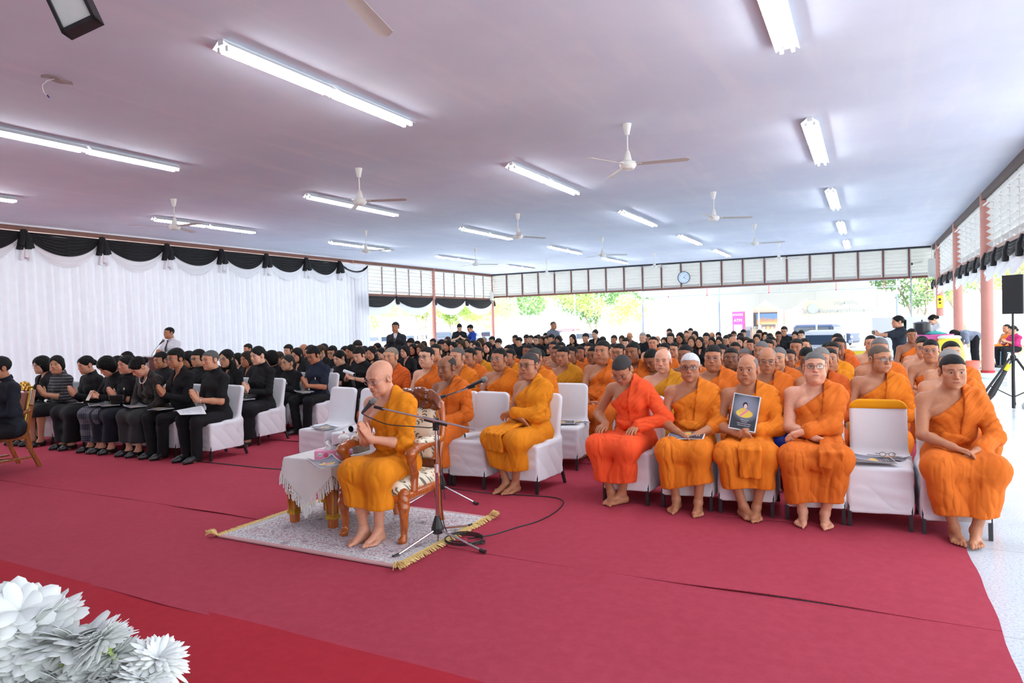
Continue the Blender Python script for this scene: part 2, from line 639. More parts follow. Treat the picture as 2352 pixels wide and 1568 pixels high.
def head_fn(Hc, R, hs, st):
    """the head as one implicit shape; R turns head axes into figure axes"""
    jw, fat, no = st.get('jaw', 1.0), st.get('cheek', 1.0), st.get('nose', 1.0)

    def f(x, y, z):
        px, py, pz = (x - Hc[0]) / hs, (y - Hc[1]) / hs, (z - Hc[2]) / hs
        X = R[0][0] * px + R[1][0] * py + R[2][0] * pz
        Y = R[0][1] * px + R[1][1] * py + R[2][1] * pz
        Z = R[0][2] * px + R[1][2] * py + R[2][2] * pz
        A = np.abs(X)
        E = lambda c, r: s_ell(c, r)[0]
        d = E((0, .012, .036), (.0745, .094, .082))(X, Y, Z)
        d = smin(d, E((0, -.045, .03), (.058, .046, .056))(X, Y, Z), .03)
        d = smin(d, E((0, -.036, -.03), (.0585 * jw, .056, .078))(X, Y, Z), .03)
        d = smin(d, E((0, -.036, -.074), (.045 * jw * (.7 + .3 * fat), .050, .036))(X, Y, Z), .03)
        d = smin(d, E((.040, -.062, -.014), (.022, .022, .018))(A, Y, Z), .025)
        d = smin(d, E((.040 * jw, -.048, -.055), (.024 * fat, .030 * fat, .030))(A, Y, Z), .03)
        d = smin(d, E((0, -.082, -.094), (.020, .016, .014))(X, Y, Z), .02)
        if fat > 1.1: d = smin(d, E((0, -.03, -.105), (.06, .05, .03))(X, Y, Z), .03)
        d = smin(d, s_caps((.012, -.088, .030), (.044, -.074, .031), .010)[0](A, Y, Z), .014)
        d = -smin(-d, E((.0315, -.108, .010), (.017, .016, .012))(A, Y, Z), .016)
        d = smin(d, E((.0315, -.078, .0105), (.0145, .0125, .0105))(A, Y, Z), .004)
        d = smin(d, s_caps((0, -.088, .022), (0, -.108, -.020), .0065, .0105 * no)[0](X, Y, Z), .012)
        d = smin(d, E((.0115, -.0985, -.026), (.0085 * no, .010, .0075))(A, Y, Z), .006)
        d = smin(d, E((0, -.083, -.056), (.030, .016, .020))(X, Y, Z), .018)
        d = smin(d, s_caps((-.015, -.0955, -.0525), (.015, -.0955, -.0525), .0048)[0](X, Y, Z), .004)
        d = smin(d, s_caps((-.012, -.0955, -.0615), (.012, -.0955, -.0615), .0056)[0](X, Y, Z), .0035)
        e = E((.0765, .014, -.004), (.0115, .022, .034))(A, Y, Z)
        e = -smin(-e, E((.088, .006, .002), (.010, .011, .017))(A, Y, Z), .005)
        d = smin(d, e, .007)
        return d * hs
    return f, Hc - .17 * hs, Hc + .17 * hs


def hair_fn(Hc, R, hs, style):
    def f(x, y, z):
        px, py, pz = (x - Hc[0]) / hs, (y - Hc[1]) / hs, (z - Hc[2]) / hs
        X = R[0][0] * px + R[1][0] * py + R[2][0] * pz
        Y = R[0][1] * px + R[1][1] * py + R[2][1] * pz
        Z = R[0][2] * px + R[1][2] * py + R[2][2] * pz
        A = np.abs(X)
        E = lambda c, r: s_ell(c, r)[0]
        wob = .0022 * np.sin(X * 160 + 2 * np.sin(Z * 50)) * np.sin(Y * 120)
        if style in ('crop', 'thin', 'fringe'):
            t = {'crop': .0035, 'thin': .0022, 'fringe': .003}[style]
            d = E((0, .012, .036), (.0745 + t, .094 + t, .082 + t))(X, Y, Z)
            d = smin(d, E((0, -.045, .03), (.058 + t, .046 + t, .056 + t))(X, Y, Z), .03)
            hl = .070 - .5 * np.maximum(0, A - .035)            # hairline height on the brow
            d = np.maximum(d, np.minimum(-(Y + .028), 1) * 0 + np.minimum(hl - Z, Y * -1 - .022 + 0 * Z) * .7)
            d = np.maximum(d, -.045 - Z + np.maximum(0, -Y) * .9)
            d = np.maximum(d, -E((.086, .006, -.012), (.022, .026, .040))(A, Y, Z))
            if style == 'fringe': d = np.maximum(np.maximum(d, -E((0, -.02, .13), (.07, .10, .08))(X, Y, Z)), -.012 - .35 * Z - Y)
            return d * hs
        top = {'short': .012, 'quiff': .017, 'bowl': .020, 'bob': .016, 'long': .013, 'bun': .007, 'puff': .024, 'tail': .008}[style]
        d = E((0, .016, .042), (.0755 + top * .75, .096 + top * .7, .082 + top))(X, Y, Z)
        d = smin(d, E((0, -.04, .045), (.06 + top * .6, .05 + top * .6, .052 + top))(X, Y, Z), .03)
        low = {'short': -.045, 'quiff': -.04, 'bowl': -.03}.get(style)
        if low is not None:
            d = np.maximum(d, low - Z + np.maximum(0, -Y + .0) * .9)
            d = np.maximum(d, -E((.088, .004, -.016), (.024, .026, .040))(A, Y, Z))
            br = {'short': .066, 'quiff': .066, 'bowl': .046}[style]
            d = np.maximum(d, np.minimum(br - .25 * np.maximum(0, A - .03) - Z, -Y - .026) * .75)
        else:
            if style in ('bob', 'puff'):
                d = smin(d, E((0, .016, -.025), (.092, .088, .088))(X, Y, Z), .03)
                d = np.maximum(d, -.098 - Z)
            if style == 'long':
                d = smin(d, E((0, .03, -.05), (.086, .078, .12))(X, Y, Z), .03)
                d = smin(d, s_caps((0, .055, -.08), (0, .075, -.27), .062, .05)[0](A * .75, Y, Z), .03)
                d = smin(d, s_caps((.07, .0, -.06), (.085, -.04, -.22), .03, .022)[0](A, Y, Z), .03)
            if style == 'bun':
                d = smin(d, E((0, .115, .0), (.044, .036, .042))(X, Y, Z), .012)
                d = np.maximum(d, -.055 - Z + np.maximum(0, -Y) * .9)
            if style == 'tail':
                d = np.maximum(d, -.055 - Z + np.maximum(0, -Y) * .9)
                d = smin(d, E((0, .112, .02), (.026, .024, .026))(X, Y, Z), .008)
                d = smin(d, s_caps((0, .125, .01), (0, .128, -.14), .03, .014)[0](X, Y, Z), .01)
            op = {'bob': (.065, .088, .114), 'puff': (.065, .088, .104), 'long': (.066, .088, .122), 'bun': (.066, .09, .112), 'tail': (.066, .09, .108)}[style]
            cz = -.036
            d = np.maximum(d, -E((0, -.09, cz), op)(X, Y, Z))
            d = np.maximum(d, np.minimum(-.06 - Z, -.03 - Y) if style in ('bun', 'tail') else d)
            if style in ('bun', 'tail'): d = np.maximum(d, -E((.084, .004, -.012), (.022, .024, .036))(A, Y, Z))
        return (d + wob) * hs
    r = .20 if style in ('bob', 'puff', 'bun', 'tail') else (.36 if style == 'long' else .17)
    return f, Hc - r * hs, Hc + r * hs


def hand(sdf, W, f, n, s, curl=(12, 18, 12), sc=1.0, thumb=(.7, .65, .25), gap=1.0, lod=0):
    """wrist W, finger direction f, the way the palm faces n, thumb side s"""
    f, n, s = nrm(f), nrm(n), nrm(s)
    K = lambda a, b, c: W + (f * a + s * b + n * c) * sc
    if lod:
        sdf.u(s_caps(K(.0, 0, 0), K(.07, 0, .004), .026 * sc, .030 * sc), .012)
        offs = ((.026, .15), (.0, .17), (-.024, .145))
        for o, L in offs: sdf.u(s_caps(K(.07, o, .003), K(L, o, .012), .013 * sc, .009 * sc), .006)
        sdf.u(s_caps(K(.03, .025, .005), K(.085, .05, .015), .013 * sc, .009 * sc), .006)
        return
    sdf.u(s_caps(K(-.015, 0, 0), K(.02, 0, .002), .024 * sc), .02)
    names = ((.0285, .070, 0), (.0095, .079, 1), (-.0095, .074, 1), (-.0275, .058, 2))
    for o, L, j in names:
        kn = K(.088 - .003 * abs(j - 1) - (.006 if o < -.02 else 0), o * gap, -.004)
        sdf.u(s_caps(K(.012, o * .55, 0), kn, .0135 * sc, .0118 * sc), .009)
    sdf.u(s_caps(K(.03, .012, .006), K(.07, .0, .006), .016 * sc), .012)
    for o, L, j in names:
        p = K(.088 - .003 * abs(j - 1) - (.006 if o < -.02 else 0), o * gap, -.002)
        a = 0
        d = f + s * (o * (gap - .75) * 4)
        for ph, (fr, r0, r1) in enumerate(((.46, .0095, .0088), (.30, .0088, .0080), (.24, .0080, .0068))):
            a += math.radians(curl[ph] * (1 + .06 * j))
            dd = nrm(nrm(d) * math.cos(a) + n * math.sin(a))
            q = p + dd * (L * fr * sc)
            sdf.u(s_caps(p, q, r0 * sc, r1 * sc), .0035)
            p = q
    p = K(.018, .024, .008)
    d1 = nrm(f * thumb[0] + s * thumb[1] + n * thumb[2]); d2 = nrm(f * (thumb[0] + .35) + s * thumb[1] * .6 + n * thumb[2])
    q = p + d1 * .040 * sc
    sdf.u(s_caps(p, q, .0150 * sc, .0115 * sc), .010)
    q2 = q + d2 * .030 * sc
    sdf.u(s_caps(q, q2, .0108 * sc, .0098 * sc), .004)
    sdf.u(s_caps(q2, q2 + d2 * .022 * sc, .0098 * sc, .0075 * sc), .003)


def foot(sdf, A, yaw, side, lod=0, sc=1.0):
    """bare foot under ankle A, toes toward -y turned by yaw; side +1 = left foot"""
    c, s = math.cos(math.radians(yaw)), math.sin(math.radians(yaw))
    fw = V3(s, -c, 0); lt = V3(c, s, 0) * -side          # toward the big toe
    P = lambda a, b, h: V3(A[0], A[1], 0) + (fw * a + lt * b) * sc + V3(0, 0, h)
    sdf.u(s_caps(V3(*A), P(-.035, 0, .034), .034, .032), .02)
    sdf.u(s_caps(V3(*A), P(.085, .012, .036), .031, .026), .025)
    sdf.u(s_caps(P(-.03, 0, .026), P(.125, .026, .024), .027, .024), .02)
    sdf.u(s_caps(P(-.03, -.004, .024), P(.105, -.030, .018), .025, .018), .02)
    for i, (o, L, r) in enumerate(((.030, .052, .0135), (.010, .050, .0098), (-.007, .045, .0090), (-.022, .039, .0086), (-.035, .030, .0082))):
        if lod and i % 2: continue
        b = P(.130 - .010 * i, o, .018); m = b + (fw * L * .6) * sc + V3(0, 0, -.001); e = b + fw * L * sc + V3(0, 0, -.006)
        sdf.u(s_caps(b, m, r * 1.05, r), .006); sdf.u(s_caps(m, e, r, r * .92), .003)


def ik(S, W, l1, l2, pole):
    v = W - S; L = np.linalg.norm(v)
    if L > (l1 + l2) * .995: W = S + v * ((l1 + l2) * .995 / L); v = W - S; L = np.linalg.norm(v)
    a = (l1 * l1 - l2 * l2 + L * L) / (2 * L)
    h = math.sqrt(max(l1 * l1 - a * a, 0))
    d = v / L
    p = nrm(pole - d * (pole @ d))
    return S + d * a + p * h, W


SKINS = dict(light=srgb(222, 174, 146), mid=srgb(204, 150, 118), tan=srgb(184, 126, 94), brown=srgb(150, 98, 70), dark=srgb(124, 80, 58), pink=srgb(218, 160, 132))
ROBES = dict(orange=srgb(224, 122, 32), deep=srgb(212, 106, 34), amber=srgb(226, 136, 26), ochre=srgb(202, 134, 32), red=srgb(246, 90, 46), rust=srgb(198, 88, 32))
BLACK = srgb(26, 26, 30)


def figure(P):
    """skeleton of one person facing -y, feet on z = 0; P holds pose and build"""
    g = P.get
    pz = g('pz', .53); top = g('top', 1.30); hs = g('hs', 1.08)
    q = (top - pz - .155 - .122 * hs) / .48
    lean, sway = g('lean', 4), g('sway', 0)
    Rt = rot('Y', sway) @ rot('X', lean) @ rot('Z', g('twist', 0))
    B = V3(0, g('py', 0), pz)
    U = lambda x, y, u: B + Rt @ V3(x, y, (u * q if u < .48 else .48 * q + u - .48))
    J = dict(P=P, pz=pz, q=q, U=U, Rt=Rt, fat=g('fat', 1.0), hs=hs)
    yaw, pit, rol = g('head', (0, 0, 0))
    Rh = Rt @ rot('Z', yaw) @ rot('X', pit) @ rot('Y', rol)
    nb = U(0, .02, .49)
    J['Hc'] = nb + Rt @ V3(0, -.035, .065) + Rh @ V3(0, -.012, .080)
    J['Rh'] = Rh; J['neck'] = nb
    w = g('sw', 1.0)
    J['S'] = {s: U(.170 * s * w, .012, .408) for s in (1, -1)}
    hands = {}
    arms = g('arms', 'lap')
    def setarm(s, W, f, n, th, pole, curl=(14, 20, 14), thumb=(.7, .65, .25), gap=1.0):
        E, W2 = ik(J['S'][s], V3(*W), .275 * (.5 + .5 * q), .245 * (.5 + .5 * q), V3(*pole))
        J.setdefault('E', {})[s] = E; J.setdefault('W', {})[s] = W2
        hands[s] = (W2, V3(*f), V3(*n), V3(*th), curl, thumb, gap)
    def rel(x, y, u): return U(x, y, u)
    for s in (1, -1):
        a = arms if isinstance(arms, str) else arms[0 if s == 1 else 1]
        if a == 'wai':
            h = g('wai', (0, -.27, .24))
            W = rel(h[0] + .026 * s, h[1], h[2])
            setarm(s, W, Rt @ V3(-.11 * s, -.42, .9), V3(-s, 0, 0), Rt @ V3(0, .9, .42), (.42 * s, .3, -.85), (1, 2, 1), (.75, .6, .05), .82)
        elif a == 'lap':
            h = g('lap', (0, -.27, .115))
            W = rel(h[0] + (.085 if s == 1 else .075) * s, h[1] + .02 * (s == 1), h[2] + (.0 if s == 1 else .025))
            setarm(s, W, V3(-.75 * s, -.55, -.22), V3(-.1 * s, .1, -1), V3(-.3 * s, -.9, .1), (.8 * s, .45, -.5), (16, 26, 18), (.8, .5, .2))
        elif a == 'clasp':
            h = g('lap', (0, -.28, .14))
            W = rel(h[0] + .07 * s, h[1], h[2] + .012 * s)
            setarm(s, W, V3(-.85 * s, -.45, -.1), V3(-.15 * s, .5, -.7), V3(-.2 * s, -.5, .8), (.8 * s, .45, -.5), (28, 42, 25), (.75, .5, .3))
        elif a == 'cross':
            h = g('lap', (0, -.26, .19))
            W = rel(h[0] - .035 * s, h[1] - .03 * (s == 1), h[2] + (.045 if s == 1 else -.0))
            setarm(s, W, V3(-.90 * s, -.10, -.42), V3(-.1 * s, .45, -.85), V3(-.3 * s, -.6, .6), (.85 * s, .35, -.5), (18, 26, 16), (.85, .4, .2))
        elif a == 'knee':
            K = J['P'].get('knees', {}).get(s, (.15 * s, -.44, .52))
            W = V3(K[0] + .0 * s, K[1] + .165, K[2] + .172)
            setarm(s, W, V3(.03 * s, -.92, -.30), V3(0, .30, -.95), V3(-1 * s, -.1, 0), (.8 * s, .5, -.2), (8, 26, 16), (.85, .55, .1), 1.25)
        elif a == 'hold':
            h = g('hold', (0, -.30, .22))
            W = rel(h[0] + .07 * s, h[1], h[2])
            setarm(s, W, V3(-.35 * s, -.75, .35), V3(-.75 * s, .1, .35), V3(-.3 * s, .3, .9), (.8 * s, .3, -.6), (38, 45, 30), (.6, .5, .5))
        elif a == 'side':
            W = rel(.23 * s, -.02, -.07)
            setarm(s, W, V3(.03 * s, -.1, -1), V3(-1 * s, .2, 0), V3(0, -1, 0), (.2 * s, .9, 0), (16, 24, 16))
        elif a == 'front':
            W = rel(.05 * s, -.17, .03 + .02 * s)
            setarm(s, W, V3(-.7 * s, -.3, -.6), V3(0, .9, -.2), V3(-.3 * s, -.5, .4), (.8 * s, .4, 0), (30, 35, 25))
        else:                                                # explicit: (W, f, n, thumb, pole)
            W, f, n, th, pole = a[:5]
            setarm(s, rel(*W), f, n, th, pole, *(a[5:]))
    J['hands'] = hands
    kn = g('knees', {}); an = g('ankles', {}); fy = g('feet', {})
    stand = pz > .8
    J['hip'] = {s: B + V3(.088 * s, 0, -.01) for s in (1, -1)}
    if stand:
        J['knee'] = {s: V3(*kn.get(s, (.10 * s, -.01, .50))) for s in (1, -1)}
        J['ank'] = {s: V3(*an.get(s, (.11 * s, .03, .085))) for s in (1, -1)}
    else:
        J['knee'] = {s: V3(*kn.get(s, (.15 * s, -.44, .515))) for s in (1, -1)}
        J['ank'] = {s: V3(*an.get(s, (.10 * s, -.42, .085))) for s in (1, -1)}
    J['foot'] = {s: fy.get(s, 8 * s) for s in (1, -1)}
    return J


def torso(sdf, J, infl=0.0, k=.05, female=False):
    U, f, Rt = J['U'], J['fat'], J['Rt']
    E = lambda c, r: s_ell(U(*c), V3(r[0] + infl, r[1] + infl, r[2] + infl), Rt)
    sdf.u(E((0, .0, .015), (.160 * f, .118 * f, .12)), 0)
    sdf.u(E((0, -.012 * f - .02 * (f - 1), .16), (.142 * f, .112 * f + .05 * (f - 1), .15)), k)
    sdf.u(E((0, .0, .335), (.158 * (.6 + .4 * f), .112 * (.5 + .5 * f), .145)), k)
    w = J['P'].get('sw', 1.0)
    sdf.u(s_caps(U(-.13 * w, .012, .412), U(.13 * w, .012, .412), .052 + infl), k)
    for s in (1, -1): sdf.u(s_caps(U(.12 * s * w, .018, .425), U(.02 * s, .028, .505), .034 + infl), .035)
    if female:
        for s in (1, -1): sdf.u(s_ell(U(.068 * s, -.098, .29), V3(.062, .052, .062) + infl, Rt), .04)
    else:
        for s in (1, -1): sdf.u(s_ell(U(.075 * s, -.078 * f, .335), V3(.078, .036, .058) + infl, Rt), .03)


def skin_sdf(J, lod=0, bare_arms=(1, -1), bare_feet=True):
    P = J['P']; f = J['fat']; d = SDF()
    torso(d, J, -.014 if P['kind'] == 'lay' else 0.0, .045)
    af = .55 + .45 * f
    for s in (1, -1):
        S, E, W = J['S'][s], J['E'][s], J['W'][s]
        d.u(s_ell(S, V3(.058, .056, .056) * (.7 + .3 * f)), .04)
        d.u(s_caps(S, E, .050 * af, .041 * af), .03)
        m = lerp(E, W, .35)
        d.u(s_caps(E, m, .040 * af, .040 * af), .02); d.u(s_caps(m, W, .040 * af, .0265), .02)
        hp = J['hands'][s]
        hand(d, hp[0], hp[1], hp[2], hp[3], hp[4], P.get('hand', 1.0), hp[5], hp[6], lod)
        hip, kn, an = J['hip'][s], J['knee'][s], J['ank'][s]
        d.u(s_caps(hip, kn, .078 * (.6 + .4 * f), .054), .03)
        m = lerp(kn, an, .3) + V3(0, .012, 0)
        d.u(s_caps(kn, m, .052, .052), .03); d.u(s_caps(m, an, .051, .034), .03)
        foot(d, an, J['foot'][s], s, lod, .9 if P['kind'] == 'lay' else 1.0)
    d.fld(lambda D, x, y, z: np.maximum(D, -z + 0.001 + 0 * x), (-2, -2, -.1), (2, 2, .1))
    Rh = J['Rh']
    d.u(s_caps(J['neck'] - Rh @ V3(0, 0, .02), J['Hc'] + Rh @ V3(0, .022, -.05), .060 * (.75 + .25 * f), .054 * (.75 + .25 * f)), .035)
    fn, lo, hi = head_fn(J['Hc'], Rh, J['hs'], P)
    d.u((fn, lo, hi), .018)
    return d


def skin_mesh(J, res, hero, lod):
    d = skin_sdf(J, lod)
    boxes = []
    if hero:
        Hc = J['Hc']; r = .135 * J['hs']
        boxes.append((Hc - V3(r, r, r + .0), Hc + V3(r, r, r), hero))
        a, b = J['W'][1], J['W'][-1]
        for s in (1, -1):
            W, f = J['hands'][s][0], nrm(J['hands'][s][1])
            c = W + f * .085
            if s == -1 and np.linalg.norm(c - c0) < .16:     # hands that touch share one fine region
                boxes[-1] = (np.minimum(boxes[-1][0], c - .125), np.maximum(boxes[-1][1], c + .125), hero)
            else: boxes.append((c - .125, c + .125, hero))
            c0 = c
        an = [J['ank'][s] for s in (1, -1)]
        if not J['P'].get('feet_fine'): an = []
        if an:
            lo = np.minimum(an[0], an[1]) - V3(.09, .22, 0); hi = np.maximum(an[0], an[1]) + V3(.09, .09, .05)
            lo[2] = -.01
            boxes.append((lo, hi, hero * 1.2))
    V, F = d.surf(res, boxes)
    Hl = (V - J['Hc']) @ J['Rh'] / J['hs']
    far = (np.abs(Hl) > .16).any(1)
    Hl[far] = 9.0
    return np_mesh('body', V, F, True, {'hl': Hl})


def waves(x, y, z, sd):
    return np.sin(13 * x + 5 * y + 1.7 * sd) + np.sin(11 * z - 7 * x + 2.3 * sd) + np.sin(9 * y + 6 * z + sd)


def leg_cover(d, J, rk, rh, hem, k, web=True):
    """cloth over thighs and shins down to the hem"""
    for s in (1, -1):
        hip, kn, an = J['hip'][s], J['knee'][s], J['ank'][s]
        d.u(s_caps(hip, kn, .105 * (.5 + .5 * J['fat']), rk), k)
        t = (kn[2] - hem + .03) / max(kn[2] - an[2], .05)
        d.u(s_caps(kn, lerp(kn, an, t), rk, rh), k)
    if web:
        for t in (.35, .62, .86): d.u(s_caps(lerp(J['hip'][1], J['knee'][1], t) + V3(0, 0, .008), lerp(J['hip'][-1], J['knee'][-1], t) + V3(0, 0, .008), rk * .97), .06)
        a, b = J['knee'][1], J['knee'][-1]
        ha, hb = J['hip'][1], J['hip'][-1]
        d.u(s_caps(a - V3(0, -.01, .01), b - V3(0, -.01, .01), rk * .93), .07)
        an, bn = J['ank'][1], J['ank'][-1]
        d.u(s_caps(lerp(a, an, .45) + V3(0, .02, 0), lerp(b, bn, .45) + V3(0, .02, 0), rk * .8), .07)
        t = (a[2] - hem) / max(a[2] - an[2], .05)
        d.u(s_caps(lerp(a, an, t * .9) + V3(0, .02, 0), lerp(b, bn, t * .9) + V3(0, .02, 0), rh * .8), .07)


def monk_cloth(J, res, seed):
    """the robe with its bare right shoulder, the folded cloth over the left one, the sash"""
    P = J['P']; U, f, Rt = J['U'], J['fat'], J['Rt']; q = J['q']
    hem = P.get('hem', .20); amp = P.get('folds', 1.0)
    inv = lambda x, y, z: (x - U(0, 0, 0)[0], y - U(0, 0, 0)[1], z - U(0, 0, 0)[2])
    B = U(0, 0, 0)

    def local(x, y, z):
        px, py, pz = x - B[0], y - B[1], z - B[2]
        return (Rt[0][0] * px + Rt[1][0] * py + Rt[2][0] * pz, Rt[0][1] * px + Rt[1][1] * py + Rt[2][1] * pz, (Rt[0][2] * px + Rt[1][2] * py + Rt[2][2] * pz) / q)
    r = SDF()
    torso(r, J, .016, .06)
    S, E, W = J['S'][1], J['E'][1], J['W'][1]
    cuff = P.get('cuff', .72)
    af = .6 + .4 * f
    r.u(s_caps(S, E, .068 * af, .064 * af), .05)
    r.u(s_caps(E, lerp(E, W, cuff), .062 * af, .060), .04)
    leg_cover(r, J, P.get('rk', .088), P.get('rh', .105), hem, .05)
    ph = seed * 1.7
    kz = J['knee'][1][2]

    def folds(D, x, y, z):
        near = np.clip(1 - np.abs(D) / .05, 0, 1)
        lx, ly, lu = local(x, y, z)
        w = waves(x, y, z, seed)
        up = np.clip((lu - .14) / .08, 0, 1); dn = np.clip((kz - .02 - z) / .12, 0, 1); arm = np.clip((lx - .17) / .04, 0, 1)
        cr = lambda p: 1 - np.abs(np.sin(p)) ** .45 * 1.25
        w2 = waves(x * 2.3, y * 2.1, z * 2.2, seed + 3)
        diag = -cr(26 * (lu * .80 + lx * .60) + .55 * w + ph) - .5 * cr(47 * (lu * .7 + lx * .71) + .9 * w2)
        slv = -cr(24 * (lu + .75 * ly) + .9 * w + ph) - .6 * cr(43 * (lu * .8 - .5 * lx + ly) + 1.1 * w2)
        ver = -cr(15 * (x + .3 * y) + .75 * w + ph) - .35 * cr(31 * (x - .2 * y + .1 * z) + .8 * w2)
        lap = -cr(11 * (x * .95 + y * .5) + 1.0 * w + ph) - .4 * cr(24 * (x * .6 - y * .6) + 1.2 * w2)
        a = up * (1 - arm) * diag * .0085 + up * arm * slv * .0135 + dn * ver * .0185 + (1 - up) * (1 - dn) * lap * .010
        return D - a * amp * near
    r.fld(folds)
    a, b = V3(.085, 0, .475), V3(-.215, 0, P.get('armpit', .27))
    n = nrm(V3(a[2] - b[2], 0, -(a[0] - b[0]))) * -1
    n = V3(-(a[2] - b[2]), 0, a[0] - b[0]); n = n / np.linalg.norm(n)

    def neckline(D, x, y, z):
        lx, ly, lu = local(x, y, z)
        c = (lx - a[0]) * n[0] + (lu - a[2]) * n[2] + .012 * np.sin(9 * lx + seed) + 0 * ly
        return np.maximum(D, np.where(lu > .1, c * .95, -1))
    r.fld(neckline)
    wv = P.get('hemtilt', 0.0)
    r.fld(lambda D, x, y, z: np.maximum(D, hem + wv * x + .012 * np.sin(11 * x + seed) + .01 * np.sin(9 * y) - z), (-2, -2, -.2), (2, 2, hem + .35))
    out = [('robe', r)]
    if P.get('shawl', True):
        c = SDF()
        torso(c, J, .032, .06)
        c.u(s_caps(S - Rt @ V3(.03, 0, 0), lerp(S, E, .25), .080 * af, .074 * af), .05)

        def strip(D, x, y, z):
            lx, ly, lu = local(x, y, z)
            xc = .150 - .12 * np.clip(.42 - lu, 0, .4)
            hw = .088
            return np.maximum(np.maximum(D + .0025 * np.sin(70 * (lx - xc) + seed), np.abs(lx - xc) - hw), np.maximum(.13 + .2 * np.clip(ly, 0, 1) - lu, -.30 - 0 * lx + 0 * ly))
        c.fld(strip)
        c.cut(s_caps(J['neck'] - Rt @ V3(0, 0, .05), J['Hc'], .066, .064), .006)
        out.append(('shoulder_cloth', c))
    if P.get('sash'):
        h = SDF()
        torso(h, J, .026, .06)
        u0 = P.get('sash_u', .17)

        def band(D, x, y, z):
            lx, ly, lu = local(x, y, z)
            return np.maximum(D + .004 * np.sin(120 * lu + 8 * lx), np.abs(lu - u0 - .04 * lx) - .036)
        h.fld(band)
        kx = P.get('knot', 0.0); fy = -.118 * f - .05 * (f - 1) - .03
        h.u(s_ell(U(kx, fy, u0), V3(.075, .034, .04), Rt), .012)
        h.u(s_ell(U(kx - .06, fy + .006, u0 + .02), V3(.04, .03, .028), Rt), .006)
        h.u(s_ell(U(kx + .055, fy + .006, u0 - .012), V3(.045, .03, .026), Rt), .006)
        tr = P.get('tail', (.06, .07))
        h.u(s_box(U(kx, fy - .004, u0 - .035 - tr[1]), V3(tr[0], .012, tr[1]), .01, Rt @ rot('X', -14)), .015)
        h.fld(lambda D, x, y, z: D - .004 * np.sin(95 * z + 30 * x + seed) * np.clip(1 - np.abs(D) / .03, 0, 1))
        out.append(('sash', h))
    if P.get('lapcloth'):
        w, x0, drop = P['lapcloth']
        h = SDF()
        fy = -.118 * f - .05 * (f - 1) - .025
        p0 = U(x0, fy, .12); p1 = V3(x0, -.30, J['knee'][1][2] + .112 + .03 * (f - 1)); p2 = V3(x0, J['knee'][1][1] - .100, J['knee'][1][2] + .062); p3 = p2 + V3(0, .02, -drop)
        for a_, b_ in ((p0, p1), (p1, p2), (p2, p3)):
            d_ = nrm(b_ - a_); R = np.stack([V3(1, 0, 0), nrm(np.cross(d_, V3(1, 0, 0))), d_], 1)
            h.u(s_box((a_ + b_) / 2, V3(w, .014, np.linalg.norm(b_ - a_) / 2 + .012), .012, R), .012)
        h.fld(lambda D, x, y, z: D - .005 * np.sin(70 * x + 2 * np.sin(20 * z) + seed) * np.clip(1 - np.abs(D) / .03, 0, 1))
        out.append(('lap_cloth', h))
    return out


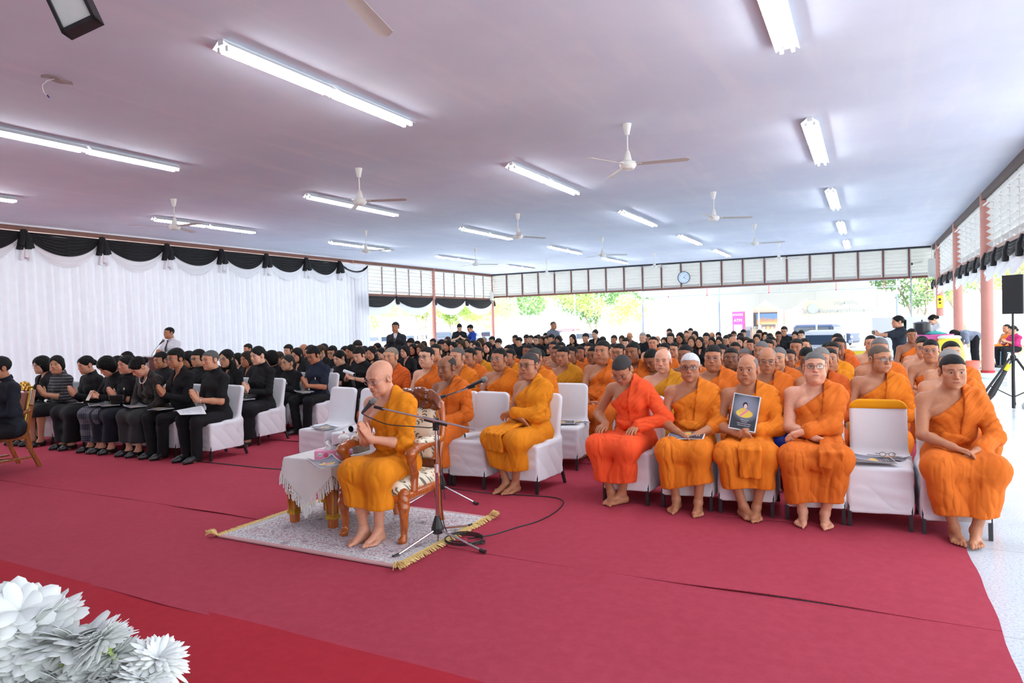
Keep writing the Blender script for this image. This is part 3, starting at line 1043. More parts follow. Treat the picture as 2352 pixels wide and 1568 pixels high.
def lay_cloth(J, seed):
    P = J['P']; U, f, Rt = J['U'], J['fat'], J['Rt']; q = J['q']
    fem = P.get('female', False)
    B = U(0, 0, 0)
    r = SDF()
    torso(r, J, .014, .05, fem)
    sl = P.get('sleeve', 'long')
    af = .6 + .4 * f
    for s in (1, -1):
        S, E, W = J['S'][s], J['E'][s], J['W'][s]
        r.u(s_ell(S, V3(.066, .064, .064) * (.75 + .25 * f)), .03)
        if sl == 'short': r.u(s_caps(S, lerp(S, E, .72), .060 * af, .060 * af), .03)
        elif sl == 'half': r.u(s_caps(S, E, .060 * af, .055 * af), .03); r.u(s_caps(E, lerp(E, W, .15), .055 * af, .052), .02)
        else:
            r.u(s_caps(S, E, .060 * af, .054 * af), .03); r.u(s_caps(E, lerp(E, W, .94), .052 * af, .040), .02)
    stand = J['pz'] > .8
    if stand: r.u(s_ell(U(0, 0, -.06), V3(.165 * f, .122 * f, .13)), .05)
    else: r.u(s_ell(U(0, -.05, -.02), V3(.172 * f, .15 * f, .09)), .05)

    def folds(D, x, y, z):
        near = np.clip(1 - np.abs(D) / .05, 0, 1)
        w = waves(x, y, z, seed)
        return D - (np.abs(np.sin(27 * (z + .5 * y) + 1.3 * w + seed)) ** .6 - .6) * .007 * near
    r.fld(folds)
    nk = J['neck']
    if P.get('collar', 'band') == 'v':
        r.cut(s_caps(nk + Rt @ V3(0, -.03, .06), U(0, -.13, .32), .062, .012), .01)
    else:
        r.cut(s_caps(nk + Rt @ V3(0, -.004, .045), J['Hc'], .061 * (.75 + .25 * f) + .002, .075), .004)
    if P.get('collar', 'band') in ('band', 'point'):
        c0 = nk + Rt @ V3(0, 0, .018)

        def ring(x, y, z):
            px, py, pz = x - c0[0], y - c0[1], z - c0[2]
            X = Rt[0][0] * px + Rt[1][0] * py + Rt[2][0] * pz; Y = Rt[0][1] * px + Rt[1][1] * py + Rt[2][1] * pz; Z = Rt[0][2] * px + Rt[1][2] * py + Rt[2][2] * pz
            rr = np.sqrt(X * X + (Y + .35 * Z) ** 2)
            return np.maximum(np.abs(rr - .068 * (.75 + .25 * f)) - .006, np.abs(Z - Y * .25) - .026)
        r.u((ring, c0 - .11, c0 + .11), .008)
    out = [(P.get('topname', 'shirt'), r)]
    b = SDF()
    b.u(s_ell(U(0, .0, .0), V3(.158 * f, .118 * f, .115), Rt), 0)
    hem = P.get('hem', .03)
    if P.get('skirt'):
        leg_cover(b, J, .088, P.get('rh', .10), hem, .05)
        def sf(D, x, y, z):
            near = np.clip(1 - np.abs(D) / .05, 0, 1)
            return D - np.sin(24 * x + .8 * waves(x, y, z, seed)) * .006 * near
        b.fld(sf)
        b.fld(lambda D, x, y, z: np.maximum(D, hem - z + 0 * x), (-2, -2, -.2), (2, 2, hem + .3))
        out.append(('skirt', b))
    else:
        for s in (1, -1):
            hip, kn, an = J['hip'][s], J['knee'][s], J['ank'][s]
            b.u(s_caps(hip, kn, .095 * (.5 + .5 * f), .075), .04)
            b.u(s_caps(kn, an - V3(0, 0, .02), .073, .066), .03)
        def tf(D, x, y, z):
            near = np.clip(1 - np.abs(D) / .05, 0, 1)
            return D - (np.abs(np.sin(22 * z + 1.5 * waves(x, y, z, seed))) ** .6 - .6) * .006 * near
        b.fld(tf)
        b.fld(lambda D, x, y, z: np.maximum(D, hem + .02 - z + 0 * x), (-2, -2, -.2), (2, 2, .3))
        out.append(('trousers', b))
    return out


def shoe_sdf(J, s, heel=False):
    d = SDF(); A = J['ank'][s]; yaw = J['foot'][s]
    c, sn = math.cos(math.radians(yaw)), math.sin(math.radians(yaw))
    fw = V3(sn, -c, 0); lt = V3(c, sn, 0) * -s
    P = lambda a, b, h: V3(A[0], A[1], 0) + fw * a + lt * b + V3(0, 0, h)
    d.u(s_caps(P(-.035, 0, .036), P(.11, .006, .032), .042, .046), .02)
    d.u(s_caps(P(.11, .006, .030), P(.175, .012, .024), .046, .030), .03)
    if not heel: d.u(s_caps(P(-.02, 0, .07), P(.05, .004, .062), .040, .036), .03)
    else: d.cut(s_ell(P(.035, 0, .115), V3(.05, .09, .068), rot('Z', yaw)), .01)
    d.fld(lambda D, x, y, z: np.maximum(D, .002 - z + 0 * x), (-2, -2, -.2), (2, 2, .2))
    return d


def spectacles(J, body, mat, kind='rect', low=0.0):
    Hc, R, hs = J['Hc'], J['Rh'], J['hs']
    T = lambda p: Hc + R @ (V3(*p) * hs)
    m = MB()
    w, h = {'rect': (.0235, .0150), 'round': (.0215, .0195), 'big': (.0260, .0200)}[kind]
    z0, y0 = .009 - low, -.110
    for s in (1, -1):
        pts = []
        for k in range(20):
            a = 2 * PI * k / 20
            e = .55 if kind != 'round' else .9
            cx, cz = math.copysign(abs(math.cos(a)) ** e, math.cos(a)), math.copysign(abs(math.sin(a)) ** e, math.sin(a))
            pts.append(T((s * .0335 + w * cx, y0 + .006 * (abs(s * .0335 + w * cx) / .06) ** 2 * 2, z0 + h * cz)))
        m.mi = 0; m.tube(pts, .0016, 6, closed=True)
        m.mi = 1; m.add(pts, [tuple(range(20))])
        m.mi = 0
        m.tube([T((s * (.0335 + w), y0 + .010, z0 + .006)), T((s * .077, -.07, z0 + .006)), T((s * .081, -.01, z0 + .004)), T((s * .080, .022, z0 - .012))], .0015, 6)
    m.tube([T((-.0335 + w, y0, z0 + .004)), T((0, y0 - .003, z0 + .007)), T((.0335 - w, y0, z0 + .004))], .0015, 6)
    return m.build('spectacles', [mat, LENS], body, smooth=60)


def build_person(P, seed=1):
    """returns the body object at the origin with its children"""
    J = figure(P)
    lod = P.get('lod', 0)
    res = P.get('res', .008)
    body = link_mesh('person', skin_mesh(J, P.get('sres', res), P.get('fine', 0), lod), SKIN)
    sk = P.get('skin', 'mid')
    sk = SKINS[sk] if isinstance(sk, str) else sk
    body.color = (*sk, P.get('eyes', .55))
    if P.get('hair'):
        fn, lo, hi = hair_fn(J['Hc'], J['Rh'], J['hs'], P['hair'])
        d = SDF().u((fn, lo, hi))
        hr = max(P.get('fine', 0) or min(res, .007), .0048)
        if P['hair'] == 'long': hr = max(hr, .005)
        h = sdf_obj('hair', d, hr, HAIR, body)
        h.color = (*P.get('haircol', (.008, .007, .007)), 1)
    if P['kind'] == 'monk':
        rc = P.get('robe', 'orange'); rc = ROBES[rc] if isinstance(rc, str) else rc
        for nm, d in monk_cloth(J, res, seed):
            o = sdf_obj(nm, d, res, ROBE, body)
            o.color = (*rc, 1)
    else:
        cols = {'trousers': P.get('bottom', (.010, .010, .012)), 'skirt': P.get('bottom', (.010, .010, .012))}
        for nm, d in lay_cloth(J, seed):
            o = sdf_obj(nm, d, res if nm not in cols else res * (1.25 if res < .01 else 1.4), P.get('topmat', DARK) if nm not in cols else P.get('botmat', DARK), body)
            o.color = (*cols.get(nm, P.get('top_col', (.011, .011, .013))), 1)
        if P.get('shoes', True):
            for s in (1, -1): sdf_obj('shoe', shoe_sdf(J, s, P.get('female', False)), max(res * .9, .008), LEATHER, body)
    if P.get('specs'):
        kind, mat = P['specs'][:2]
        spectacles(J, body, {'dark': FRAME_DARK, 'metal': FRAME_METAL}[mat], kind, P['specs'][2] if len(P['specs']) > 2 else 0)
    return body, J
# ------------------------------------------------------------------ the hall
CEIL, XL, XR, YB = 4.46, -19.1, 2.6, 34.3
Y0 = -3.5


def carpet_material():
    t = NT('red_carpet')
    n1 = t.noise(1.3, detail=4); n2 = t.noise(420, detail=2); n3 = t.noise(14, detail=5, rough=.65)
    oc = t.n('ObjectInfo').outputs['Color']
    c = t.mix(t.math('MULTIPLY', n1, .55), oc, t.mix(1, oc, (1.16, 1.45, 1.45), 'MULTIPLY'))
    c = t.mix(t.sstep(n3, .35, .7), t.mix(1, c, (.92, .88, .9), 'MULTIPLY'), c)
    c = t.mix(n2, t.mix(1, c, (.78, .74, .75), 'MULTIPLY'), t.mix(1, c, (1.15, 1.18, 1.18), 'MULTIPLY'))
    lint = t.n('TexVoronoi'); lint.inputs['Scale'].default_value = 7; t.set(lint.inputs['Vector'], t.obj())
    c = t.mix(t.sstep(lint.outputs['Distance'], .012, .006), c, (.55, .35, .36, 1))
    h = t.math('ADD', n2, t.math('MULTIPLY', n3, 1.2))
    t.bsdf(c, .95, t.bump(h, .35, .006), Specular_IOR_Level=.1)
    return t.m


def terrazzo_material():
    t = NT('pale_terrazzo')
    n = t.noise(60, detail=4, rough=.7); n2 = t.noise(2, detail=3)
    c = t.ramp(n, [(.3, srgb(168, 178, 190)), (.5, srgb(205, 213, 222)), (.7, srgb(222, 228, 235))])
    x, y, z = t.sep(t.obj())
    gx = t.math('ABSOLUTE', t.math('SUBTRACT', t.math('FRACT', t.math('DIVIDE', t.math('ADD', x, 50.35), 1.5)), .5))
    gy = t.math('ABSOLUTE', t.math('SUBTRACT', t.math('FRACT', t.math('DIVIDE', t.math('ADD', y, 50.6), 1.5)), .5))
    line = t.sstep(t.math('MINIMUM', gx, gy), .004, .001)
    c = t.mix(t.math('MULTIPLY', line, .5), c, (.22, .23, .24, 1))
    t.bsdf(c, t.ramp(n2, [(.3, (.12,) * 3), (.7, (.3,) * 3)]), None, Specular_IOR_Level=.5)
    return t.m


def ceiling_material():
    t = NT('ceiling_paint')
    n = t.noise(.55, detail=5, rough=.6); n2 = t.noise(3.0, detail=4)
    mp = t.n('Mapping'); t.set(mp.inputs[0], t.obj()); mp.inputs['Scale'].default_value = (1.4, .18, 1)
    st = t.noise(2.2, mp.outputs[0], detail=4)
    c = t.mix(t.sstep(n, .35, .7), srgb(214, 219, 235), srgb(222, 227, 240))
    c = t.mix(t.math('MULTIPLY', t.sstep(st, .5, .75), .35), c, srgb(236, 236, 242))
    t.bsdf(c, .75, t.bump(n2, .06, .02), Specular_IOR_Level=.2)
    return t.m


CARPET = carpet_material()
WHITE_CLOTH = cloth_objcolor('white_cloth', .85, .03, 700, .18, 7, 0)
BROWN = plain('brown_paint', srgb(118, 74, 62), .5, noise=.2, scale=6)
COLUMN = plain('column_paint', srgb(186, 124, 112), .45, noise=.10, scale=5, bump=.1)
WHITE_PAINT = plain('white_paint', (.76, .76, .74), .5, noise=.05, scale=5)
CREAM = plain('cream_plastic', srgb(226, 222, 212), .35)
BLACK_PLASTIC = plain('black_plastic', (.015, .015, .016), .4)
CHROME = plain('chrome', (.62, .60, .62), .16, metal=1)
STEEL = plain('steel_leg', (.05, .05, .055), .35, metal=.6)
TUBE = plain('lit_tube', (1, 1, 1), .4, emit=((.90, .96, 1.0), 30.0))
PAPER = plain('paper', (.82, .83, .86), .6)


def structure(name, mb, mat, **kw):
    return tag(mb.build(name, mat, **kw), kind='structure')


structure('floor', MB().box((XL - .6, Y0, -.35), (9.0, YB + 1.0, 0)), terrazzo_material())
structure('wall_front', MB().box((XL - .6, Y0 - .2, 0), (XR + .9, Y0, CEIL)), plain('unseen_front_wall', srgb(206, 200, 196), .8, noise=.05, scale=2))  # unseen wall behind the camera, added to cut the light from the front
structure('ceiling', MB().box((XL - .9, Y0, CEIL), (XR + .9, YB + .9, CEIL + .2)), ceiling_material())
structure('ground', MB().box((-110, -60, -.75), (110, 160, -.6)), plain('pale_concrete', (.62, .61, .58), .9, noise=.12, scale=.6))

# beams and rails
tn = [0]


def trim(mb, mat):
    tn[0] += 1
    return structure('trim_%d' % tn[0], mb, mat)


LB = 3.06
trim(MB().box((XL - .10, Y0, CEIL - .12), (XL + .10, YB + .1, CEIL)), BROWN)
trim(MB().box((XL, YB - .10, CEIL - .07), (XR, YB + .10, CEIL)), plain('dark_rail', (.02, .022, .03), .5))
trim(MB().box((XR - .14, Y0, CEIL - .17), (XR + .14, YB + .1, CEIL)), plain('dark_brown_beam', srgb(74, 54, 48), .6, noise=.25, scale=8))
trim(MB().box((XL - .05, 22.9, LB - .06), (XL + .05, YB, LB + .04)), BROWN)
trim(MB().box((XL, YB - .05, LB + .05), (XR, YB + .05, LB + .15)), BROWN)
trim(MB().box((XR - .05, Y0, LB - .08), (XR + .05, YB, LB + .02)), plain('rail_pinkish', srgb(150, 110, 102), .5))


def louvre(n, a, b, z0, z1, inward, nslat, lab):
    """one louvred bay between plan points a and b"""
    a, b = Vector((*a, 0)), Vector((*b, 0))
    d = (b - a).normalized(); w = (b - a).length; inn = Vector((*inward, 0))
    o = empty('window_%d' % n, (0, 0, 0)); o['kind'] = 'structure'; o['label'] = lab
    f = MB()
    for p in (a + d * .035, b - d * .035):
        f.beam(p + Vector((0, 0, z0)), p + Vector((0, 0, z1)), .05, .09, up=d)
    f.beam(a + Vector((0, 0, z1 - .02)), b + Vector((0, 0, z1 - .02)), .09, .04)
    f.build('window_frame', WHITE_PAINT, o)
    s = MB()
    h = (z1 - z0) / nslat
    for k in range(nslat):
        zc = z0 + h * (k + .5)
        lo, hi = inn * -.15 + Vector((0, 0, zc - h * .47)), inn * .06 + Vector((0, 0, zc + h * .45))
        q = [a + d * .06 + lo, b - d * .06 + lo, b - d * .06 + hi, a + d * .06 + hi]
        nn = d.cross((hi - lo).normalized()) * .012
        s.add(q + [v + nn for v in q], [(0, 1, 2, 3), (7, 6, 5, 4), (0, 4, 5, 1), (1, 5, 6, 2), (2, 6, 7, 3), (3, 7, 4, 0)])
    s.build('slat', WHITE_PAINT, o)
    return o


wn = 0
for k in range(11):
    ya = 23.26 + 1.0 * k
    wn += 1; louvre(wn, (XL, ya), (XL, min(ya + 1.0, YB)), LB + .04, CEIL - .12, (1, 0), 8, 'white louvred bay of the left wall')
    if k != 5: trim(MB().box((XL - .03, ya - .03, LB), (XL + .03, ya + .03, CEIL)), BROWN)
for k in range(22):
    xa = XL + (XR - XL) / 22 * k; xb = XL + (XR - XL) / 22 * (k + 1)
    wn += 1; louvre(wn, (xa, YB), (xb, YB), LB + .15, CEIL - .07, (0, -1), 8, 'white louvred bay of the back wall')
    trim(MB().box((xb - .035, YB - .06, LB + .1), (xb + .035, YB + .04, CEIL)), BROWN)
for k in range(20):
    ya = 14.0 + k * 1.0 + (.0)
    if ya + 1.0 > YB + .1: break
    wn += 1; louvre(wn, (XR, ya), (XR, ya + 1.0), LB + .02, CEIL - .17, (-1, 0), 8, 'white louvred bay of the right wall')

cn = 0
for x, y, r, base in ((XR - .03, 20.0, .135, 1), (XR - .03, 26.0, .135, 1), (XR - .03, 32.2, .135, 1), (XL, 28.3, .105, 0), (XL, 34.3, .09, 0), (XL, 22.3, .105, 0), (XR - .03, 14.0, .135, 1), (-8.25, YB + 6, .08, 0)):
    if y > YB + 1: continue
    prof = [(r, 0), (r, CEIL)]
    o = tag(MB().lathe(prof, (x, y, 0), 24).build('column', COLUMN, smooth=40), kind='structure')
    if base:
        MB().lathe([(r + .015, .13), (r + .015, .19), (r, .19)], (x, y, 0), 24).build('red_band', plain('red_band', srgb(190, 40, 50), .5), o, smooth=40)
        MB().lathe([(.30, 0), (.31, .04), (.27, .10), (.25, .13), (r, .13)], (x, y, 0), 24).build('plinth', plain('plinth_stone', srgb(206, 220, 214), .5, noise=.08, scale=8), o, smooth=40)
o = MB().box((XR - .13, 32.2 - .17, 1.78), (XR + .06, 32.2 - .140, 2.28)).build('sign', plain('sign_yellow', srgb(236, 196, 30), .5))
tag(o, 'yellow printed notice fixed high on the farthest right column', 'sign')
MB().ball((XR - .05, 32.02, 2.12), (.05, .012, .055)).cbox((XR - .04, 32.02, 1.98), (.07, .012, .06)).build('print', BLACK_PLASTIC, o)

# ------------------------------------------------------------------ floor coverings
strips = [(-.3, 1.1), (1.1, 2.65), (2.65, 4.2), (4.2, 5.78), (5.78, 7.33), (7.33, 8.88), (8.88, 10.43), (10.43, 11.98), (11.98, 13.5)]
words = ['nearest the camera', 'second from the camera', 'third from the camera, before the rug', 'carrying the flowered rug', 'under the front row of chairs', 'under the second row of chairs', 'under the third row of chairs', 'under the fourth row of chairs', 'under the fifth row of chairs']
for i, (ya, yb) in enumerate(strips):
    r = random.Random(i)
    ph = [r.uniform(0, 6) for _ in range(4)]
    top = .006 + .003 * (i % 2)

    def sh(u, v, ya=ya, yb=yb, ph=ph, top=top, i=i):
        x = XL + .3 + (0.59 - XL - .3) * u
        y = ya - .012 + (yb - ya + .024) * v
        e = .012 * math.sin(1.9 * x + ph[0]) + .006 * math.sin(5.3 * x + ph[1])
        if v < .01: y += e
        if v > .99: y += e * .6
        lift = .010 * max(0, math.sin(1.3 * x + ph[2])) ** 4 * (max(0, 1 - v * 14) if i > 0 else 0)
        wav = .0035 * math.sin(3.1 * x + 6 * y + ph[3]) * math.sin(1.2 * x) ** 2
        x += (.005 * math.sin(9 * y) + .006 * math.sin(3 * y)) * (u > .995)
        return (x, y, top + max(wav, 0) + lift)
    m = MB().grid(sh, 260, 10 if i < 5 else 4, .005)
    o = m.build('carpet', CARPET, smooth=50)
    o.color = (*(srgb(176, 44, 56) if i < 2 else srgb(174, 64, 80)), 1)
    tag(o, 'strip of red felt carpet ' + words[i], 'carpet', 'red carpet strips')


def rug_material():
    t = NT('flowered_rug')
    x, y, z = t.sep(t.obj())
    M = t.math
    W, D = .875, .62
    v1 = t.n('TexVoronoi', feature='DISTANCE_TO_EDGE'); v1.inputs['Scale'].default_value = 26; 
    dn = t.n('TexNoise'); dn.inputs['Scale'].default_value = 9; t.set(dn.inputs[0], t.obj())
    wv = t.n('VectorMath', operation='ADD'); t.set(wv.inputs[0], t.obj())
    sc = t.n('VectorMath', operation='SCALE'); t.set(sc.inputs[0], dn.outputs['Color']); sc.inputs['Scale'].default_value = .12
    t.set(wv.inputs[1], sc.outputs[0]); t.set(v1.inputs['Vector'], wv.outputs[0])
    n1 = t.noise(38, wv.outputs[0], detail=3); n2 = t.noise(75, detail=2)
    _n3 = t.noise(24, wv.outputs[0], detail=2.5)
    vine = t.sstep(M('ABSOLUTE', M('SUBTRACT', M('FRACT', M('MULTIPLY', _n3, 7)), .5)), .17, .09)
    ex = M('SUBTRACT', W, M('ABSOLUTE', x)); ey = M('SUBTRACT', D, M('ABSOLUTE', y))
    edge = M('MINIMUM', ex, ey)
    ground = t.ramp(M('MULTIPLY', edge, 2.0), [(.0, srgb(214, 186, 188)), (.035, srgb(226, 226, 226)), (.17, srgb(228, 226, 222)), (.19, srgb(208, 176, 178)), (.24, srgb(222, 214, 214)), (.33, srgb(210, 186, 188)), (.5, srgb(214, 198, 200))], 'LINEAR')
    c = t.mix(t.sstep(n1, .47, .56), ground, srgb(226, 224, 222))
    c = t.mix(M('MULTIPLY', vine, .85), c, srgb(112, 110, 132))
    c = t.mix(M('MULTIPLY', t.sstep(n2, .62, .70), .6), c, srgb(98, 92, 108))
    c = t.mix(M('MULTIPLY', t.sstep(n1, .40, .34), .6), c, srgb(178, 132, 140))
    med = t.n('TexVoronoi'); med.inputs['Scale'].default_value = 4.2; t.set(med.inputs['Vector'], t.obj())
    c = t.mix(M('MULTIPLY', t.sstep(med.outputs['Distance'], .22, .10), .55), c, srgb(120, 96, 104))
    rim = t.sstep(edge, .012, .006)
    c = t.mix(rim, c, srgb(206, 160, 160))
    t.bsdf(c, .95, t.bump(n2, .3, .004), Specular_IOR_Level=.1)
    return t.m


RC = (-3.74, 4.33)
rug = empty('rug', (RC[0], RC[1], .012), 0, 'pale flowered rug with gold fringes under the carved armchair', 'rug')
MB().grid(lambda u, v: (-.875 + 1.75 * u, -.65 + 1.30 * v, .012 + .003 * math.sin(7 * u) * math.sin(5 * v)), 40, 30, .011).build('pile', rug_material(), rug, smooth=60)
GOLD_FR = plain('gold_fringe', srgb(226, 196, 128), .8, noise=.2, scale=200)
r = random.Random(3)
for s in (-1, 1):
    m = MB()
    n = 150
    for k in range(n):
        y = -.65 + 1.30 * (k + .5) / n
        L = .050 + .02 * r.random()
        x0 = s * .873
        dy = r.uniform(-.012, .012) + .02 * math.sin(k * .13)
        m.tube([(x0 - s * .01, y, .012), (x0 + s * L * .5, y + dy * .4, .012 + .008 * r.random()), (x0 + s * L, y + dy, .003)], [.0048, .0042, .003], 5)
    for yc in (-.65, .65):
        for k in range(26):
            a = r.uniform(-.5, 1.1)
            m.tube([(s * .87, yc, .015), (s * (.87 + .05 * math.cos(a)), yc + math.copysign(.045, yc) * math.sin(a) * .9, .03 + .03 * r.random()), (s * (.87 + .10 * math.cos(a)), yc + math.copysign(.085, yc) * math.sin(a), .012 + .05 * r.random())], [.005, .0045, .002], 5)
    m.beam((s * .868, -.65, .012), (s * .868, .65, .012), .014, .014)
    m.build('fringe', GOLD_FR, rug)

# ------------------------------------------------------------------ ceiling lamps, fans
LAMPW = plain('lamp_housing', (.78, .80, .82), .35)


def make_lamp(name='ceiling_lamp'):
    o = empty(name)
    for k in (0, 1):
        y0 = .02 + k * 1.55
        h = MB()
        h.box((-.035, y0, -.055), (.035, y0 + 1.50, 0))
        for s in (-1, 1):
            h.add([(s * .035, y0, -.012), (s * .035, y0 + 1.5, -.012), (s * .115, y0 + 1.5, -.075), (s * .115, y0, -.075),
                   (s * .035, y0, -.006), (s * .035, y0 + 1.5, -.006), (s * .118, y0 + 1.5, -.072), (s * .118, y0, -.072)],
                  [(0, 1, 2, 3), (7, 6, 5, 4), (0, 3, 7, 4), (1, 5, 6, 2), (2, 6, 7, 3)])
        for y in (y0 + .03, y0 + 1.47):
            for s in (-1, 1): h.cbox((s * .055, y, -.085), (.035, .02, .05))
        h.build('housing', LAMPW, o)
        for s in (-1, 1):
            t = MB().tube([(s * .055, y0 + .05, -.092), (s * .055, y0 + 1.45, -.092)], .0165, 12)
            t.build('fluorescent_tube', TUBE, o, smooth=50)
            MB().tube([(s * .055, y0 + .028, -.092), (s * .055, y0 + .052, -.092)], .017, 12).build('cap', CHROME, o)
    return o


nth = ['first', 'second', 'third', 'fourth', 'fifth', 'sixth', 'seventh', 'eighth', 'ninth', 'tenth', 'eleventh', 'twelfth', 'thirteenth', 'fourteenth', 'fifteenth', 'sixteenth', 'seventeenth', 'eighteenth', 'nineteenth', 'twentieth', 'twenty-first', 'twenty-second', 'twenty-third', 'twenty-fourth', 'twenty-fifth', 'twenty-sixth', 'twenty-seventh', 'twenty-eighth', 'twenty-ninth', 'thirtieth']
lamp0 = None
rows_l = ((-.70, 'nearest the right wall'), (-5.5, 'second from the right wall'), (-10.27, 'third from the right wall'), (-15.2, 'nearest the curtain'))
for x, w in rows_l:
    for i, y in enumerate((4.62, 10.66, 16.75, 22.85, 28.75)):
        if x < -15 and i == 0: y = 4.62
        o = lamp0 if lamp0 is None else copy_tree(lamp0)
        if o is None: lamp0 = o = make_lamp()
        o.location = (x, y, CEIL)
        tag(o, '%s twin-tube ceiling lamp from the camera in the row %s' % (nth[i], w), 'lamp', 'twin-tube ceiling lamps')

FANW = plain('fan_enamel', srgb(232, 230, 224), .35)
BLADE = plain('fan_blade', srgb(196, 190, 184), .4)


def make_fan():
    o = empty('ceiling_fan')
    MB().lathe([(.012, -.165), (.03, -.16), (.062, -.02), (.064, 0)], n=24).build('canopy', FANW, o, smooth=50)
    MB().lathe([(.011, -.40), (.011, -.14)], n=12).build('rod', FANW, o, smooth=50)
    MB().lathe([(.062, -.535), (.055, -.50), (.036, -.42), (.022, -.385), (.012, -.38)], n=24).build('cover', FANW, o, smooth=40)
    MB().lathe([(.0, -.655), (.055, -.655), (.088, -.645), (.095, -.635), (.118, -.60), (.120, -.57), (.108, -.545), (.06, -.53)], n=32).build('motor', FANW, o, smooth=40)
    for k in range(3):
        a = math.radians(8 + 120 * k)
        m = MB()

        def bl(u, v):
            rr = .13 + .74 * u
            w = (.050 + .012 * u) * (1 if u < .93 else math.sqrt(max(0, 1 - ((u - .93) / .07) ** 2)) * .9 + .1)
            y = (v - .5) * 2 * w
            z = -.58 - y * .20 + .004 * math.sin(v * PI) - .01 * u
            return (rr * math.cos(a) - y * math.sin(a), rr * math.sin(a) + y * math.cos(a), z)
        m.grid(bl, 16, 6, .004)
        b = m.build('blade', BLADE, o, smooth=50)
        MB().beam((.10 * math.cos(a), .10 * math.sin(a), -.572), (.20 * math.cos(a), .20 * math.sin(a), -.580), .05, .010).build('bracket', FANW, b)
    return o


fan0 = make_fan()
fi = 0
for x, w in ((-3.03, 'right-hand'), (-7.95, 'middle'), (-12.93, 'curtain-side')):
    for i, y in enumerate((9.56, 15.75, 22.03, 28.4)):
        o = fan0 if fi == 0 else copy_tree(fan0)
        o.location = (x, y, CEIL); o.rotation_euler = (0, 0, (0.0, .3, -.1, .5, .2, .9, .4, 1.0, -.2, .1, .6, .3)[fi])
        tag(o, '%s white three-bladed ceiling fan from the camera in the %s row' % (nth[i + (1 if w == 'right-hand' else 0)], w), 'fan', 'three-bladed ceiling fans')
        fi += 1
o = copy_tree(fan0); _h = at_z(770, -32, CEIL - .62); _g = at_z(868, 62, CEIL - .60); o.location = (_h[0], _h[1], CEIL); o.rotation_euler = (0, 0, math.atan2(_g[1] - _h[1], _g[0] - _h[0]) - math.radians(8))
tag(o, 'ceiling fan at the top edge of the picture, only its motor and a blade showing', 'fan', 'three-bladed ceiling fans')

# black framed flood lamp hung under the ceiling at the near left
fl = empty('flood_lamp', (0, 0, 0), 0, 'black framed flood lamp under the ceiling at the upper left corner', 'lamp')
_c = np.array([0, 0, EYE]) + sight(142, -28) * 4.75
_u = nrm_ = (CAM_R * 74 - CAM_D * 35); _u = _u / np.linalg.norm(_u)
_v = -CAM_R * 45 - CAM_D * 83; _v = _v - _u * (_v @ _u); _v = _v / np.linalg.norm(_v); _w = np.cross(_u, _v)
fl.matrix_world = Matrix.Translation(_c) @ Matrix(((_u[0], _v[0], _w[0]), (_u[1], _v[1], _w[1]), (_u[2], _v[2], _w[2]))).to_4x4()
m = MB()
a_, b_ = .128, .30
for lo, hi in (((-a_, -b_, -.05), (-a_ + .022, b_, .02)), ((a_ - .022, -b_, -.05), (a_, b_, .02)), ((-a_, -b_, -.05), (a_, -b_ + .03, .02)), ((-a_, b_ - .03, -.05), (a_, b_, .02))): m.box(lo, hi)
m.box((-a_, -b_, -.09), (a_, b_, -.05))
m.build('casing', BLACK_PLASTIC, fl)
MB().box((-a_ + .02, -b_ + .028, -.02), (a_ - .02, b_ - .028, 0)).build('lens', plain('frosted_glass', srgb(216, 218, 214), .15, noise=.12, scale=4), fl)
_l = fl.matrix_world.inverted() @ Vector((_c[0] + .05, _c[1] + .25, CEIL)); MB().tube([(0, .1, -.08), (0, .1, -.13), _l], .015, 8).build('bracket', BLACK_PLASTIC, fl)

# torn ceiling spot with a hanging wire
pc = at_z(125, 180, CEIL)
o = empty('ceiling_scar', (pc[0], pc[1], CEIL), 0, 'scraped patch of ceiling with a loose white wire hanging', 'ceiling patch')
MB().grid(lambda u, v: (.15 * (u - .5) + .02 * math.sin(6 * v), .34 * (v - .4) * (1 - .6 * abs(u - .5)), -.004 + .004 * math.sin(9 * u + 7 * v)), 8, 10, .003).build('scraped_plaster', plain('scraped_plaster', srgb(170, 162, 160), .9, noise=.25, scale=40), o)
MB().tube([(0, .0, -.005), (-.05, -.05, -.03), (-.09, -.08, -.08), (-.09, -.07, -.15), (-.06, -.05, -.19)], .004, 6).build('wire', WHITE_PAINT, o)
MB().tube([(-.06, -.05, -.185), (-.045, -.04, -.21)], .008, 8).build('connector', plain('blue_plug', srgb(40, 60, 130), .4), o)

# ------------------------------------------------------------------ curtain, swags
def curtain_fn(u, v):
    y = 4.5 + (23.15 - 4.5) * u
    z = .02 + 4.22 * v
    p = y / .215
    k = p - math.floor(p)
    tri = abs(k - .5) * 2
    x = XL + .06 + .15 * (tri ** .32) + .012 * math.sin(p * 2.1 + .7 * math.sin(z * 1.1 + p * .37)) + .010 * math.sin(z * 2.3 + p * .9) * (1 - v)
    y += .02 * math.sin(z * 1.4 + p * 1.3) * (1 - v)
    return (x, y, z)


def curtain_material():
    t = NT('white_satin')
    n = t.noise(5, detail=4); n2 = t.noise(160, detail=1)
    c = t.mix(n, (.66, .66, .70, 1), (.76, .76, .79, 1))
    b = t.bsdf(c, .48, t.bump(t.math('ADD', n, t.math('MULTIPLY', n2, .1)), .15, .02), Specular_IOR_Level=.4)
    tr = t.n('BsdfTranslucent'); tr.inputs[0].default_value = (.85, .87, .95, 1)
    mx = t.n('MixShader'); mx.inputs[0].default_value = .12
    t.t.links.new(b.outputs[0], mx.inputs[1]); t.t.links.new(tr.outputs[0], mx.inputs[2]); t.t.links.new(mx.outputs[0], t.out.inputs[0])
    return t.m


